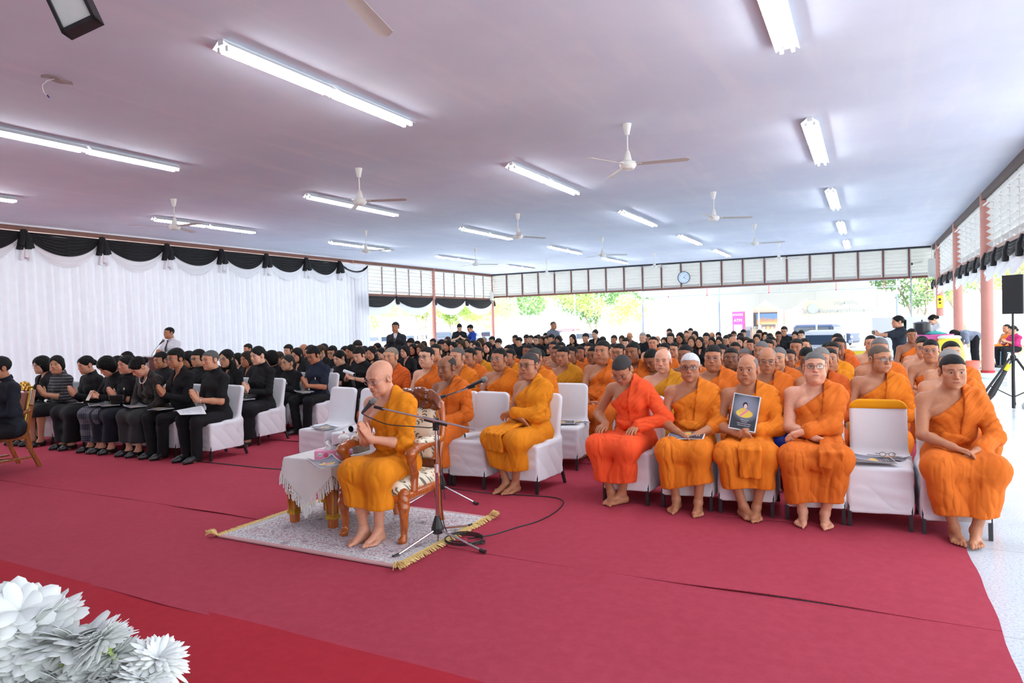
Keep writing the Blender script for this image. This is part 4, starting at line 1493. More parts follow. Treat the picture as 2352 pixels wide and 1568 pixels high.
SATIN = curtain_material()
tag(MB().grid(curtain_fn, 1240, 14).build('curtain', SATIN, smooth=70), 'tall pleated white satin curtain along the left side of the hall', 'curtain')


def drape(P0, P1, out, top, sag0, sag1, thick, nf, seed, base=0.0):
    """a swag between two points: hangs from sag0 (upper edge) to sag1 (lower edge)"""
    P0, P1 = Vector(P0), Vector(P1); o = Vector(out)
    def fn(u, v):
        p = P0.lerp(P1, u)
        c = 4 * u * (1 - u)
        dz = (sag0 + (sag1 - sag0) * v) * (base * v + (1 - base * v) * (c ** .8 if v > 0 else c))
        z0 = top * v * (1 - c) * .25
        fold = .018 * math.sin(nf * PI * 2 * v + .6 * math.sin(5 * u + seed)) * (c ** .5)
        bel = .10 * c * (.35 + .65 * v)
        return p + Vector((0, 0, -dz - z0)) + o * (bel + fold + thick)
    return fn


SW_BLACK = cloth_objcolor('swag_cloth', .6, .1, 500, .2, 20, 0)
ends = [5.68, 7.68, 9.68, 11.67, 13.65, 15.62, 17.52, 19.46, 21.30, 23.16]
for i in range(len(ends) - 1):
    a, b = ends[i], ends[i + 1]
    o = empty('swag', (XL + .16, (a + b) / 2, CEIL - .16), 0)
    loc = lambda y: (0, y - (a + b) / 2, 0)
    w = MB().grid(drape(loc(a + .05), loc(b - .05), (1, 0, 0), .4, .0 if i < 8 else 0, .86 if i < 8 else .62, .02, 5, i), 26, 22, .004).build('white_drape', WHITE_CLOTH, o, smooth=70); w.color = (.82, .82, .85, 1)
    k = MB().grid(drape(loc(a + .05), loc(b - .05), (1, 0, 0), .25, .0 if i < 8 else .30, .56 if i < 8 else .36, .045, 6, i + 5), 26, 18, .004).build('black_drape', SW_BLACK, o, smooth=70); k.color = (.016, .016, .018, 1)
    m = MB()
    for q in range(5):
        a0 = q * 1.26
        m.tube([(.07, a - (a + b) / 2 + .03 * math.cos(a0), .04), (.13 + .04 * math.sin(a0), a - (a + b) / 2 + .07 * math.cos(a0), -.15), (.12 + .05 * math.sin(a0), a - (a + b) / 2 + .14 * math.cos(a0), -.42 - .05 * math.sin(a0 * 2))], [.045, .075, .085], 10)
    t = m.build('black_tail', SW_BLACK, o, smooth=60); t.color = (.014, .014, .016, 1)
    m = MB()
    for q in range(5):
        a0 = q * 1.26 + .4
        m.tube([(.10 + .02 * math.sin(a0), a - (a + b) / 2 + .03 * math.cos(a0), -.30), (.11 + .04 * math.sin(a0), a - (a + b) / 2 + .08 * math.cos(a0), -.52), (.10 + .05 * math.sin(a0), a - (a + b) / 2 + .11 * math.cos(a0), -.70 - .04 * math.sin(a0 * 3))], [.04, .055, .06], 10)
    t = m.build('white_tail', WHITE_CLOTH, o, smooth=60); t.color = (.82, .82, .85, 1)
    tag(o, '%s black and white mourning swag along the curtain top from the camera' % nth[i], 'swag', 'swags above the curtain')


def outer_swags(pts, plane_x, z, inward, group, where, sb, sw, base=.3):
    for i in range(len(pts) - 1):
        a, b = pts[i], pts[i + 1]
        o = empty('swag', (plane_x, (a + b) / 2, z))
        loc = lambda y: (0, y - (a + b) / 2, 0)
        w = MB().grid(drape(loc(a), loc(b), (inward, 0, 0), .15, .03, sw, .0, 4, i, base), 26, 20, .004).build('white_drape', WHITE_CLOTH, o, smooth=70); w.color = (.86, .86, .88, 1)
        k = MB().grid(drape(loc(a), loc(b), (inward, 0, 0), .1, .0, sb, .03, 5, i), 26, 14, .004).build('black_drape', SW_BLACK, o, smooth=70); k.color = (.016, .016, .018, 1)
        m = MB()
        for q in range(3):
            m.tube([(.03 * inward, b - (a + b) / 2 + .02 * q, .04), (.07 * inward, b - (a + b) / 2 + .05 + .04 * q, -.12), (.06 * inward, b - (a + b) / 2 + .09 + .05 * q, -.34)], [.03, .05, .06], 8)
        t = m.build('black_tail', SW_BLACK, o, smooth=60); t.color = (.014, .014, .016, 1)
        tag(o, '%s black and white swag from the camera %s' % (nth[i], where), 'swag', group)


outer_swags([22.2, 25.2, 28.25, 31.3, 34.3], XL, 3.0, 1, 'swags under the left louvres', 'under the left louvres', .50, .85)
outer_swags([11.8, 13.8, 15.3, 16.75, 18.2, 19.7, 21.2, 22.8, 24.4, 26, 28, 30.2, 32.4, 34.2], XR - .06, 2.97, -1, 'swags under the right louvres', 'under the right louvres', .30, .66, .55)

# ------------------------------------------------------------------ clock, wall gear
ck = empty('wall_clock', (-8.09, YB - .10, 3.68), 0, 'round white wall clock with dark rim on the back wall louvres', 'clock')
R90 = Matrix.Rotation(PI / 2, 4, 'X')
MB().lathe([(.285, -.0), (.31, .0), (.31, .05), (.285, .05), (.28, .03)], n=40, M=R90, cap=False).build('rim', plain('clock_rim', srgb(44, 62, 80), .35), ck, smooth=40)
MB().lathe([(.0, .015), (.285, .015), (.285, .022), (0, .022)], n=40, M=R90).build('dial', plain('clock_dial', srgb(214, 228, 240), .5), ck)
INK = plain('dark_ink', (.03, .035, .05), .6)
m = MB()
for ang, L, w in ((122, .15, .014), (45, .23, .010)):
    a = math.radians(ang)
    m.beam((-.04 * math.sin(a), -.030, -.04 * math.cos(a)), (L * math.sin(a), -.030, L * math.cos(a)), w, .004, up=(0, 1, 0))
m.ball((0, -.03, 0), .016)
m.build('hand', INK, ck)


TEXTS = []


def text_obj(name, s, size, mat, parent, loc, rot=(PI / 2, 0, 0), ext=.0008, align='CENTER'):
    cu = bpy.data.curves.new(name, 'FONT')
    cu.body = s; cu.size = size; cu.extrude = ext; cu.align_x = align; cu.align_y = 'CENTER'
    cu.resolution_u = 2
    o = bpy.data.objects.new(name, cu); COL.objects.link(o)
    TEXTS.append(o); o.data.materials.append(mat); o.parent = parent; o.location = loc; o.rotation_euler = rot
    return o


for h in range(1, 13):
    a = math.radians(h * 30)
    text_obj('numeral', str(h), .07, INK, ck, (.225 * math.sin(a), -.024, .225 * math.cos(a)))

cm = empty('security_camera', (2.0, YB - .12, 3.78), 0, 'white bullet security camera on the back wall by the right corner', 'camera')
MB().tube([(-.28, -.10, -.06), (.10, -.02, .0)], .055, 14).build('camera_body', CREAM, cm, smooth=50)
MB().tube([(-.31, -.107, -.065), (-.27, -.098, -.058)], .058, 14).build('lens_hood', BLACK_PLASTIC, cm, smooth=50)
MB().tube([(.05, -.03, 0), (.12, .06, .05)], .022, 8).build('bracket', CREAM, cm)
bx = empty('junction_box', (2.42, YB - .55, 3.48), 0, 'grey electrical box in the back right corner under the beam', 'electrical box')
MB().box((-.13, -.30, -.38), (.13, .30, .38)).build('cabinet', plain('box_grey', srgb(196, 200, 196), .4), bx, bevel=.01)
MB().tube([(0, 0, .38), (0, 0, .95)], .02, 8).build('conduit', WHITE_PAINT, bx)
bx = empty('junction_box', (XL + .16, YB - .35, 3.22), 0, 'small white junction box with looped conduit at the far left corner', 'electrical box')
MB().box((-.06, -.12, -.25), (.06, .12, .25)).build('cabinet', WHITE_PAINT, bx, bevel=.008)
MB().tube([(0, .18, 1.1), (.02, .18, .1), (.02, .14, -.25), (.03, .02, -.36), (.02, -.1, -.3), (0, -.1, -.2)], .018, 8).build('conduit', WHITE_PAINT, bx)
MB().box((.04, .12, .75), (.14, .22, .92)).build('switch', WHITE_PAINT, bx)
m = MB().tube([(XR - .10, y, CEIL - .30) for y in np.linspace(12, 34, 23)], .022, 8)
tag(m.build('conduit_pipe', WHITE_PAINT, smooth=50), 'white electrical conduit running along the right wall beam', 'conduit')
# ------------------------------------------------------------------ chairs under white covers
def cover_sdf(seed=0.0):
    d = SDF()
    d.u(s_box((0, -.10, .285), (.228, .225, .185), .028))
    d.u(s_box((0, .155, .30), (.215, .05, .19), .03), .05)
    a = -12
    R = rot('X', a)
    d.u(s_box((0, .175, .66), (.212, .030, .262), .03, R), .06)
    for s in (-1, 1): d.u(s_caps((s * .17, .13, .46), (s * .20, -.08, .46), .02), .05)

    def rnd(D, x, y, z):                                    # rounded shoulders of the back
        cx = np.maximum(np.abs(x) - .125, 0); cz = np.maximum(z - .83, 0)
        return np.where(z > .8, np.maximum(D, np.sqrt(cx ** 2 + cz ** 2) - .090 + 0 * y), D)
    d.fld(rnd)

    def wr(D, x, y, z):
        near = np.clip(1 - np.abs(D) / .04, 0, 1)
        lo = np.clip((.44 - z) / .1, 0, 1)
        cr = lambda p: 1 - np.abs(np.sin(p)) ** .5 * 1.3
        side = np.clip((np.abs(x) - .19) / .03, 0, 1)
        a = lo * side * cr(15 * (z + .9 * y) + 1.1 * np.sin(5 * y + seed)) * .007
        b = lo * (1 - side) * (cr(13 * z + 1.4 * np.sin(4 * x + seed) + .5 * np.sin(17 * x)) * .0045 + .002 * np.sin(60 * z + 6 * x))
        c = (1 - lo) * np.sin(9 * x + 7 * z + seed) * .002
        return D + (a + b + c) * near
    d.fld(wr)
    hem = lambda D, x, y, z: np.maximum(D, .115 + .03 * np.clip(y, -.3, .3) * 0 + .008 * np.sin(8 * x + seed) - z + 0 * y)
    d.fld(hem, (-1, -1, 0), (1, 1, .3))
    return d


def covered_chair():
    o = empty('covered_chair')
    c = sdf_obj('seat_cover', cover_sdf(), .008, WHITE_CLOTH, o); c.color = (.80, .81, .85, 1)
    for x, y, dx, dy in ((-.205, -.305, 0, -.01), (.205, -.305, 0, -.01), (-.195, .17, -.01, .07), (.195, .17, .01, .07)):
        m = MB()
        m.beam((x + dx, y + dy, 0), (x, y, .20), .026, .026, up=(0, 1, 0))
        m.build('leg', STEEL, o)
    return o


CHAIR0 = None
def place_chair(x, y, rz=0.0, label='', group='white covered chairs'):
    global CHAIR0
    if CHAIR0 is None: CHAIR0 = o = covered_chair()
    else: o = copy_tree(CHAIR0)
    o.location = (x, y, 0.008 if y < 12 and x < .3 else 0.0); o.rotation_euler = (0, 0, rz)
    return tag(o, label, 'chair', group)


ROW = lambda r: 6.17 + 1.07 * (r - 1)                      # pelvis line of a seat row

# ------------------------------------------------------------------ carved armchair of the leading monk
def wood(name, a, b, rough=.25):
    if name in MATS: return MATS[name]
    t = NT(name)
    mp = t.n('Mapping'); t.set(mp.inputs[0], t.obj()); mp.inputs['Scale'].default_value = (9, 9, 1.6)
    n = t.noise(5, mp.outputs[0], detail=5, rough=.6)
    t.bsdf(t.ramp(n, [(.3, a), (.7, b)]), rough, t.bump(n, .08, .005), Specular_IOR_Level=.5, Coat_Weight=.5, Coat_Roughness=.12)
    MATS[name] = t.m
    return t.m


WOOD = wood('honey_wood', srgb(142, 66, 22), srgb(196, 104, 40))
DARKWOOD = wood('dark_carved_wood', srgb(88, 40, 16), srgb(134, 68, 30))


def brocade_material():
    t = NT('flowered_brocade')
    M = t.math
    p = t.obj()
    dn = t.n('TexNoise'); dn.inputs['Scale'].default_value = 30; t.set(dn.inputs[0], p)
    x, y, z = t.sep(p)
    u = x; v = M('ADD', y, z)
    fx = M('SUBTRACT', M('FRACT', M('ADD', M('DIVIDE', u, .30), .5)), .5); fy = M('SUBTRACT', M('FRACT', M('ADD', M('DIVIDE', v, .30), .62)), .5)
    r = M('SQRT', M('ADD', M('MULTIPLY', fx, fx), M('MULTIPLY', fy, fy)))
    ang = M('ARCTAN2', fy, fx)
    petal = M('SINE', M('MULTIPLY', ang, 7)); leaf = M('SINE', M('ADD', M('MULTIPLY', ang, 18), M('MULTIPLY', M('ABSOLUTE', M('SUBTRACT', r, .34)), 34)))
    c = t.mix(t.noise(160), srgb(226, 214, 190), srgb(238, 228, 206))
    flower = t.sstep(M('ADD', r, M('MULTIPLY', petal, .025)), .15, .125)
    c = t.mix(M('MULTIPLY', flower, t.sstep(dn.outputs[0], .42, .52)), c, srgb(196, 128, 96))
    ring = M('MULTIPLY', t.sstep(M('ABSOLUTE', M('SUBTRACT', r, .34)), .085, .065), t.sstep(leaf, -.2, .1))
    c = t.mix(M('MULTIPLY', ring, .9), c, srgb(92, 96, 72))
    core = t.sstep(r, .05, .035)
    c = t.mix(core, c, srgb(150, 70, 50))
    t.bsdf(c, .75, t.bump(dn.outputs[0], .15, .004), Specular_IOR_Level=.25)
    return t.m


BROCADE = brocade_material()
GOLD = plain('gold_leaf', srgb(206, 160, 58), .28, metal=.85, noise=.15, scale=60)


def carved(d, seedv=0.0, amp=.008, fr=60):
    def f(D, x, y, z):
        near = np.clip(1 - np.abs(D) / .03, 0, 1)
        return D + amp * np.sin(fr * (z + .35 * np.abs(x)) + 2.4 * np.sin(22 * x + seedv)) * np.sin(fr * .8 * np.abs(x) + 3 * np.sin(18 * z)) * near
    d.fld(f)


def armchair(x, y, rz):
    o = empty('armchair', (x, y, .014), rz, 'carved honey-wood armchair with flowered brocade seat on the rug', 'armchair')
    for s in (-1, 1):
        d = SDF()
        pts = [((s * .275, -.315, .37), .048), ((s * .285, -.330, .27), .042), ((s * .278, -.322, .14), .029), ((s * .275, -.325, .055), .024), ((s * .277, -.345, .030), .036)]
        for (a, ra), (b, rb) in zip(pts, pts[1:]): d.u(s_caps(a, b, ra, rb), .012)
        d.u(s_ell((s * .277, -.362, .03), (.028, .026, .022)), .008)
        carved(d, s, .003, 70)
        d.fld(lambda D, X, Y, Z: np.maximum(D, -Z + 0 * X), (-1, -1, -.1), (1, 1, .1))
        sdf_obj('leg', d, .006, WOOD, o)
        m = MB().tube([(s * .225, .24, .40), (s * .225, .235, .28), (s * .228, .25, .14), (s * .232, .30, .0)], [.030, .028, .024, .022], 10)
        m.build('leg', WOOD, o, smooth=50)
        # back post and arm
        m = MB().tube([(s * .225, .235, .36), (s * .250, .262, .60), (s * .262, .30, .80), (s * .225, .335, .98), (s * .12, .345, 1.05)], [.030, .030, .030, .032, .034], 12)
        m.build('back_post', WOOD, o, smooth=50)
        d = SDF()
        pts = [((s * .262, .27, .70), .030), ((s * .300, .02, .705), .032), ((s * .325, -.20, .70), .036), ((s * .325, -.275, .672), .042), ((s * .312, -.245, .60), .032), ((s * .288, -.175, .50), .028), ((s * .280, -.19, .37), .036)]
        for (a, ra), (b, rb) in zip(pts, pts[1:]): d.u(s_caps(a, b, ra, rb), .02)
        arm = sdf_obj('arm', d, .007, WOOD, o)
        d = SDF().u(s_box((s * .308, -.02, .735), (.038, .13, .026), .024, rot('Z', -s * 7)))
        sdf_obj('arm_pad', d, .007, BROCADE, arm)
    m = MB()
    m.tube([(-.275, -.315, .345), (0, -.375, .335), (.275, -.315, .345)], .042, 10); m.tube([(.275, -.315, .345), (.27, 0, .34), (.225, .235, .345)], .040, 10)
    m.tube([(-.275, -.315, .345), (-.27, 0, .34), (-.225, .235, .345)], .040, 10); m.tube([(-.225, .235, .345), (.225, .235, .345)], .036, 10)
    m.build('seat_rail', WOOD, o, smooth=50)
    d = SDF().u(s_box((0, -.065, .405), (.278, .300, .062), .055)); d.u(s_ell((0, -.06, .44), (.26, .28, .065)), .03)
    sdf_obj('seat', d, .009, BROCADE, o)
    R = rot('X', -9)
    d = SDF().u(s_box((0, .285, .735), (.195, .030, .215), .05, R)); d.u(s_ell((0, .265, .74), (.17, .035, .19), R), .02)
    sdf_obj('backrest', d, .008, BROCADE, o)
    d = SDF()
    for k in range(13):
        a0 = PI * k / 12; a1 = PI * (k + 1) / 12
        if k < 12: d.u(s_caps((.215 * math.cos(a0), .325, .955 + .115 * math.sin(a0)), (.215 * math.cos(a1), .325, .955 + .115 * math.sin(a1)), .036), .03)
    d.u(s_box((0, .318, .985), (.20, .022, .05), .02, R), .03); d.u(s_ell((0, .318, 1.05), (.09, .03, .05)), .02)
    carved(d, .5, .012, 55)
    sdf_obj('carved_crest', d, .006, DARKWOOD, o)
    MB().box((-.21, .225, .44), (.21, .27, .53)).build('back_rail', DARKWOOD, o, bevel=.006)
    return o


AX, AY = -3.40, 4.44
armchair(AX, AY, math.radians(2))

# gilt armchair at the left edge
gc = empty('armchair', (-9.55, 4.50, .008), 0, 'gilt-trimmed wooden armchair with rust upholstery at the left edge', 'armchair')
RUST = plain('rust_upholstery', srgb(166, 96, 66), .8, noise=.35, scale=150)
WOOD2 = wood('teak_wood', srgb(120, 66, 24), srgb(160, 94, 40))
for s in (-1, 1):
    m = MB()
    for a, b, w in (((s * .24, .34, 0), (s * .225, .24, .24), .045), ((s * .225, .24, .24), (s * .22, .21, .45), .055), ((s * .22, .21, .45), (s * .235, .27, .78), .05), ((s * .235, .27, .78), (s * .20, .325, .97), .05)): m.beam(a, b, w, w * .9, up=(1, 0, 0))
    leg = m.build('back_post', WOOD2, gc, bevel=.006)
    g = MB(); g.tube([(s * .21, .185, .46), (s * .222, .243, .78), (s * .185, .30, .96)], .012, 8); g.build('gilt_edge', GOLD, leg, smooth=60)
    MB().beam((s * .26, -.30, 0), (s * .26, -.28, .44), .05, .05, up=(1, 0, 0)).build('leg', WOOD2, gc, bevel=.006)
    m = MB().tube([(s * .235, .26, .72), (s * .27, .05, .665), (s * .285, -.22, .66), (s * .28, -.30, .63)], .026, 8)
    m.tube([(s * .28, -.26, .64), (s * .268, -.20, .55), (s * .262, -.24, .42)], .026, 8)
    a_ = m.build('arm', WOOD2, gc, smooth=50)
    sdf_obj('arm_pad', SDF().u(s_box((s * .28, -.06, .692), (.032, .13, .02), .018)), .008, RUST, a_)
m = MB().box((-.25, -.30, .37), (.25, .22, .43)); m.box((-.24, -.26, .12), (-.20, .22, .145)); m.box((.20, -.26, .12), (.24, .26, .145)); m.beam((-.22, -.2, .132), (.22, .1, .132), .02, .03)
m.build('seat_rail', WOOD2, gc, bevel=.006)
MB().tube([(-.25, -.31, .365), (.25, -.31, .365)], .008, 8).build('gilt_edge', GOLD, gc)
sdf_obj('seat', SDF().u(s_box((0, -.04, .445), (.235, .25, .035), .03)), .009, RUST, gc)
sdf_obj('backrest', SDF().u(s_box((0, .255, .74), (.16, .022, .20), .02, rot('X', -12))), .009, RUST, gc)
d = SDF().u(s_ell((0, .33, 1.02), (.13, .026, .05))); d.u(s_box((0, .318, .985), (.19, .022, .03), .01), .02); carved(d, 1, .012, 90)
sdf_obj('gilt_crest', d, .006, GOLD, gc)

# ------------------------------------------------------------------ side table with fringed cloth and what stands on it
TX, TY, TH = -4.10, 4.41, .565
tb = empty('side_table', (TX, TY, .014), 0, 'low wooden side table with gilt tapered legs beside the carved armchair', 'table')
MB().box((-.236, -.226, TH - .06), (.236, .226, TH - .004)).build('table_top', WOOD, tb, bevel=.008)
for sx in (-1, 1):
    for sy in (-1, 1):
        c = (sx * .210, sy * .200)
        m = MB()
        m.add([(c[0] + dx * w, c[1] + dy * w, z) for z, w in ((0, .028), (.085, .030)) for dx, dy in ((-1, -1), (1, -1), (1, 1), (-1, 1))], [(3, 2, 1, 0), (4, 5, 6, 7), (0, 1, 5, 4), (1, 2, 6, 5), (2, 3, 7, 6), (3, 0, 4, 7)])
        m.add([(c[0] + dx * w, c[1] + dy * w, z) for z, w in ((.11, .029), (TH - .06, .044)) for dx, dy in ((-1, -1), (1, -1), (1, 1), (-1, 1))], [(3, 2, 1, 0), (4, 5, 6, 7), (0, 1, 5, 4), (1, 2, 6, 5), (2, 3, 7, 6), (3, 0, 4, 7)])
        lg = m.build('leg', WOOD, tb)
        g = MB(); g.cbox((c[0], c[1], .098), (.085, .085, .028)); g.cbox((c[0], c[1], .115), (.070, .070, .016))
        for dx, dy in ((-1, -1), (1, -1), (1, 1), (-1, 1)): g.beam((c[0] + dx * .030, c[1] + dy * .030, .11), (c[0] + dx * .044, c[1] + dy * .044, TH - .07), .012)
        for k in range(4): g.ball((c[0], c[1] - .046 + .002 * k, TH - .16 - .03 * k), .007 - .001 * k, 8, 6); g.ball((c[0] + .046, c[1], TH - .16 - .03 * k), .007 - .001 * k, 8, 6)
        g.build('gilding', GOLD, lg)
LACE = cloth_objcolor('ivory_cloth', .85, .03, 800, .15, 9, 0)
cl = empty('tablecloth', (TX, TY, .014), 0, 'ivory tablecloth laid cornerwise with a knotted fringe on the side table', 'tablecloth')


def cloth_fn(u, v):
    """square cloth turned 45 degrees on the table: corners hang over the four sides"""
    a = (u - .5) * .89; b = (v - .5) * .89
    x, y = (a - b) * .7071, (a + b) * .7071
    hx, hy = .262, .252
    ox, oy = max(abs(x) - hx, 0), max(abs(y) - hy, 0)
    z = TH + .001 - .012 * 0
    X, Y = min(abs(x), hx), min(abs(y), hy)
    drop = ox + oy
    z -= drop
    fl = .03 * min(drop / .2, 1)
    X += (fl * (ox > 0) + .010 * math.sin(26 * y) * min(ox / .1, 1)); Y += (fl * (oy > 0) + .010 * math.sin(24 * x) * min(oy / .1, 1))
    return (math.copysign(X, x), math.copysign(Y, y), z)


c = MB().grid(cloth_fn, 90, 90, .003).build('cloth', LACE, cl, smooth=60); c.color = (.78, .77, .74, 1)
m = MB(); r = random.Random(5)
for e in range(4):
    for k in range(70):
        t = (k + .5) / 70
        uv = ((t, 0), (1, t), (1 - t, 1), (0, 1 - t))[e]
        p = Vector(cloth_fn(*uv)); q = Vector(cloth_fn(*[min(max(w, .04), .96) for w in uv]))
        if p.z > TH - .01: continue
        d = Vector((p.x - TX * 0, p.y, 0)).normalized()
        L = .085 + .03 * r.random()
        b = p + Vector((r.uniform(-.01, .01), r.uniform(-.01, .01), -L)) + d * .004
        m.tube([p, p.lerp(b, .5) + Vector((r.uniform(-.008, .008), r.uniform(-.006, .006), 0)), b], [.003, .004, .0045], 5)
        if k % 2 == 0:
            uv2 = list(uv); t2 = t + 1.5 / 70
            p2 = Vector(cloth_fn(*[((t2, 0), (1, t2), (1 - t2, 1), (0, 1 - t2))[e][j] for j in (0, 1)])) if t2 < 1 else p
            for f in (.25, .5): m.tube([p.lerp(b, f), p2 + Vector((0, 0, -L * (f + .12)))], .0022, 4)
f_ = m.build('fringe', LACE, cl); f_.color = (.85, .84, .81, 1)


def cover_material():
    """dark memorial booklet cover: grey glow, a figure in a yellow dress with a pink sash, rows of white letters"""
    t = NT('booklet_cover')
    M = t.math
    x, y, z = t.sep(t.obj())                                 # x across (-.105..105), y up (-.148..148)
    def el(cx, cy, rx, ry, soft=.3):
        e = M('ADD', M('POWER', M('DIVIDE', M('SUBTRACT', x, cx), rx), 2), M('POWER', M('DIVIDE', M('SUBTRACT', y, cy), ry), 2))
        return t.sstep(e, 1 + soft, 1 - soft)
    c = t.mix(el(.01, .045, .10, .10, .9), srgb(52, 56, 62), srgb(136, 140, 156))
    c = t.mix(el(.0, -.010, .066, .034, .2), c, srgb(232, 200, 84))
    c = t.mix(el(-.01, .012, .035, .022, .2), c, srgb(228, 190, 90))
    sash = t.sstep(M('ABSOLUTE', M('ADD', M('SUBTRACT', x, M('MULTIPLY', y, .9)), .0)), .010, .007)
    c = t.mix(M('MULTIPLY', sash, el(.0, -.005, .06, .036, .2)), c, srgb(232, 120, 168))
    c = t.mix(el(-.004, .062, .019, .024, .2), c, (.012, .010, .012, 1))
    c = t.mix(el(-.001, .052, .013, .019, .2), c, srgb(236, 196, 178))
    st = t.n('TexVoronoi'); st.inputs['Scale'].default_value = 42; t.set(st.inputs['Vector'], t.obj())
    c = t.mix(M('MULTIPLY', t.sstep(st.outputs['Distance'], .10, .05), t.sstep(y, .02, .06)), c, srgb(170, 172, 180))
    ex = M('SUBTRACT', .105, M('ABSOLUTE', x)); ey = M('SUBTRACT', .1485, M('ABSOLUTE', y))
    c = t.mix(t.sstep(M('MINIMUM', ex, ey), .006, .005), c, srgb(226, 228, 232))
    t.bsdf(c, .35, None, Specular_IOR_Level=.5)
    return t.m


COVER = cover_material()
LETTER = plain('white_letter', srgb(226, 226, 230), .5)


def booklet(label, M4, curl=.02, letters=True, flip=False, back=False):
    """thin A4 booklet lying in its own x-y plane, face up"""
    o = empty('booklet', (0, 0, 0), 0, label, 'booklet', 'memorial booklets')
    o.matrix_world = M4
    bend = lambda x, y: curl * ((abs(x) / .105) ** 2) * (.5 + .5 * (y / .15)) + .35 * curl * (y / .15) ** 2
    pg = MB()
    for k, dz in ((0, 0.0), (1, -.0022), (2, -.0045)):
        pg.grid(lambda u, v: ((u - .5) * .21 + .002 * k, (v - .5) * .297 - .002 * k, dz + bend((u - .5) * .21, (v - .5) * .297) * (1 - .2 * k)), 10, 12, .0012)
    pg.build('pages', PAPER, o, smooth=60)
    cv = MB().grid(lambda u, v: ((u - .5) * .21, (v - .5) * .297, .0022 + bend((u - .5) * .21, (v - .5) * .297)), 16, 18, .0012).build('cover', PAPER if back else COVER, o, smooth=60)
    if letters and not back:
        for s_, yy, sz in (('ด้วยความอาลัย', -.062, .011), ('น้อมรำลึก', -.078, .012), ('ในพระมหากรุณาธิคุณ', -.094, .013), ('พิธีสวดพระพุทธมนต์', -.110, .012)):
            text_obj('lettering', s_, sz, LETTER, cv, (.01, yy, .0034 + bend(.0, yy)), (0, 0, 0), .0003)
    return o


def lay(x, y, z, yaw, tiltx=0.0, tilty=0.0):
    return Matrix.Translation((x, y, z)) @ Matrix.Rotation(math.radians(yaw), 4, 'Z') @ Matrix.Rotation(math.radians(tiltx), 4, 'X') @ Matrix.Rotation(math.radians(tilty), 4, 'Y')


def roll_paper(label, a, b, r):
    o = empty('rolled_paper', ((a[0] + b[0]) / 2, (a[1] + b[1]) / 2, (a[2] + b[2]) / 2), 0, label, 'paper', 'rolled white papers')
    A, B = Vector(a) - o.location, Vector(b) - o.location
    d = (B - A).normalized(); u = d.orthogonal().normalized(); w = d.cross(u)

    def fn(s, t):
        ang = 2 * PI * 1.35 * t; rr = r * (1 - .10 * t)
        return A.lerp(B, s) + (u * math.cos(ang) + w * math.sin(ang)) * rr
    MB().grid(fn, 4, 40, .0012).build('sheet', PAPER, o, smooth=70)
    MB().grid(lambda s, t: A.lerp(B, s) + (u * math.cos(2 * PI * t) + w * math.sin(2 * PI * t)) * r * .86, 2, 24, .001).build('inner_page', plain('printed_dark', srgb(52, 54, 60), .5), o, smooth=70)
    return o


def sheet(label, M4, w=.30, h=.21, curl=.03, lines=14):
    o = empty('paper_sheet', (0, 0, 0), 0, label, 'paper')
    o.matrix_world = M4
    f = lambda u, v: ((u - .5) * w, (v - .5) * h, curl * math.sin(PI * u * 1.2) * (.4 + v) - .02 * abs(u - .5))
    MB().grid(f, 20, 14, .002).build('page', PAPER, o, smooth=60)
    m = MB(); r = random.Random(9)
    for k in range(lines):
        v = .88 - .76 * k / lines
        for u0 in (.08, .56):
            L = .36 * r.uniform(.5, 1)
            m.grid(lambda a, b, u0=u0, L=L, v=v: tuple(np.array(f(u0 + L * a, v + .012 * b)) + V3(0, 0, .0018)), 8, 1, .0004)
    m.build('print', plain('grey_print', srgb(150, 160, 178), .7), o)
    return o


# things on the side table
ZT = TH + .014 + .006
p = at_z(757, 1070, ZT)
booklet('dark memorial booklet lying on the fringed tablecloth', lay(p[0] - .05, p[1] + .02, ZT + .006, 63, 0, 0), .035)
pk = at_z(738, 1062, ZT)
ti = empty('tissue_box', (pk[0] - .05, pk[1] + .15, ZT), math.radians(38), 'pink cardboard tissue box on the side table', 'tissue box')
PINK = plain('pink_card', srgb(232, 150, 184), .45, noise=.06, scale=14)
MB().box((-.115, -.055, 0), (.115, .055, .075)).build('carton', PINK, ti, bevel=.002)
m = MB(); m.ball((-.07, -.056, .045), (.020, .0015, .016), 14, 8); m.ball((.01, -.056, .035), (.016, .0015, .016), 14, 8); m.ball((.075, -.056, .045), (.022, .0015, .016), 14, 8); m.build('badge', PAPER, ti)
text_obj('lettering', '2ply', .020, plain('green_print', srgb(40, 110, 60), .5), ti, (-.07, -.0585, .045))
m = MB(); m.ball((-.022, -.056, .040), (.020, .0012, .018), 14, 8); m.ball((.01, -.057, .02), (.012, .001, .008), 12, 6); m.build('print', plain('rose_print', srgb(216, 84, 120), .5), ti)
MB().ball((0, 0, .0752), (.06, .022, .0012), 18, 6).build('opening', plain('pale_film', (.75, .75, .75), .4), ti)
MB().grid(lambda u, v: ((u - .5) * .10 * (1 - .5 * v) + .012 * math.sin(5 * v), .018 * math.sin(9 * u + 3 * v) * (1 - .3 * v), .074 + .075 * v * (1 - .5 * abs(u - .45))), 14, 10, .0015).build('tissue', WHITE_CLOTH, ti, smooth=60).color = (.86, .86, .86, 1)
tr_ = empty('tray', (TX + .10, TY + .16, ZT), math.radians(4), 'woven dark and silver tray holding the two lidded cups', 'tray')
WEAVE = NT('woven_tray'); _x, _y, _z = WEAVE.sep(WEAVE.obj()); _ck = WEAVE.n('TexChecker'); _ck.inputs['Scale'].default_value = 110; WEAVE.set(_ck.inputs['Vector'], WEAVE.obj())
WEAVE.bsdf(WEAVE.mix(_ck.outputs[1], srgb(48, 42, 38), srgb(170, 166, 150)), .5)
m = MB()
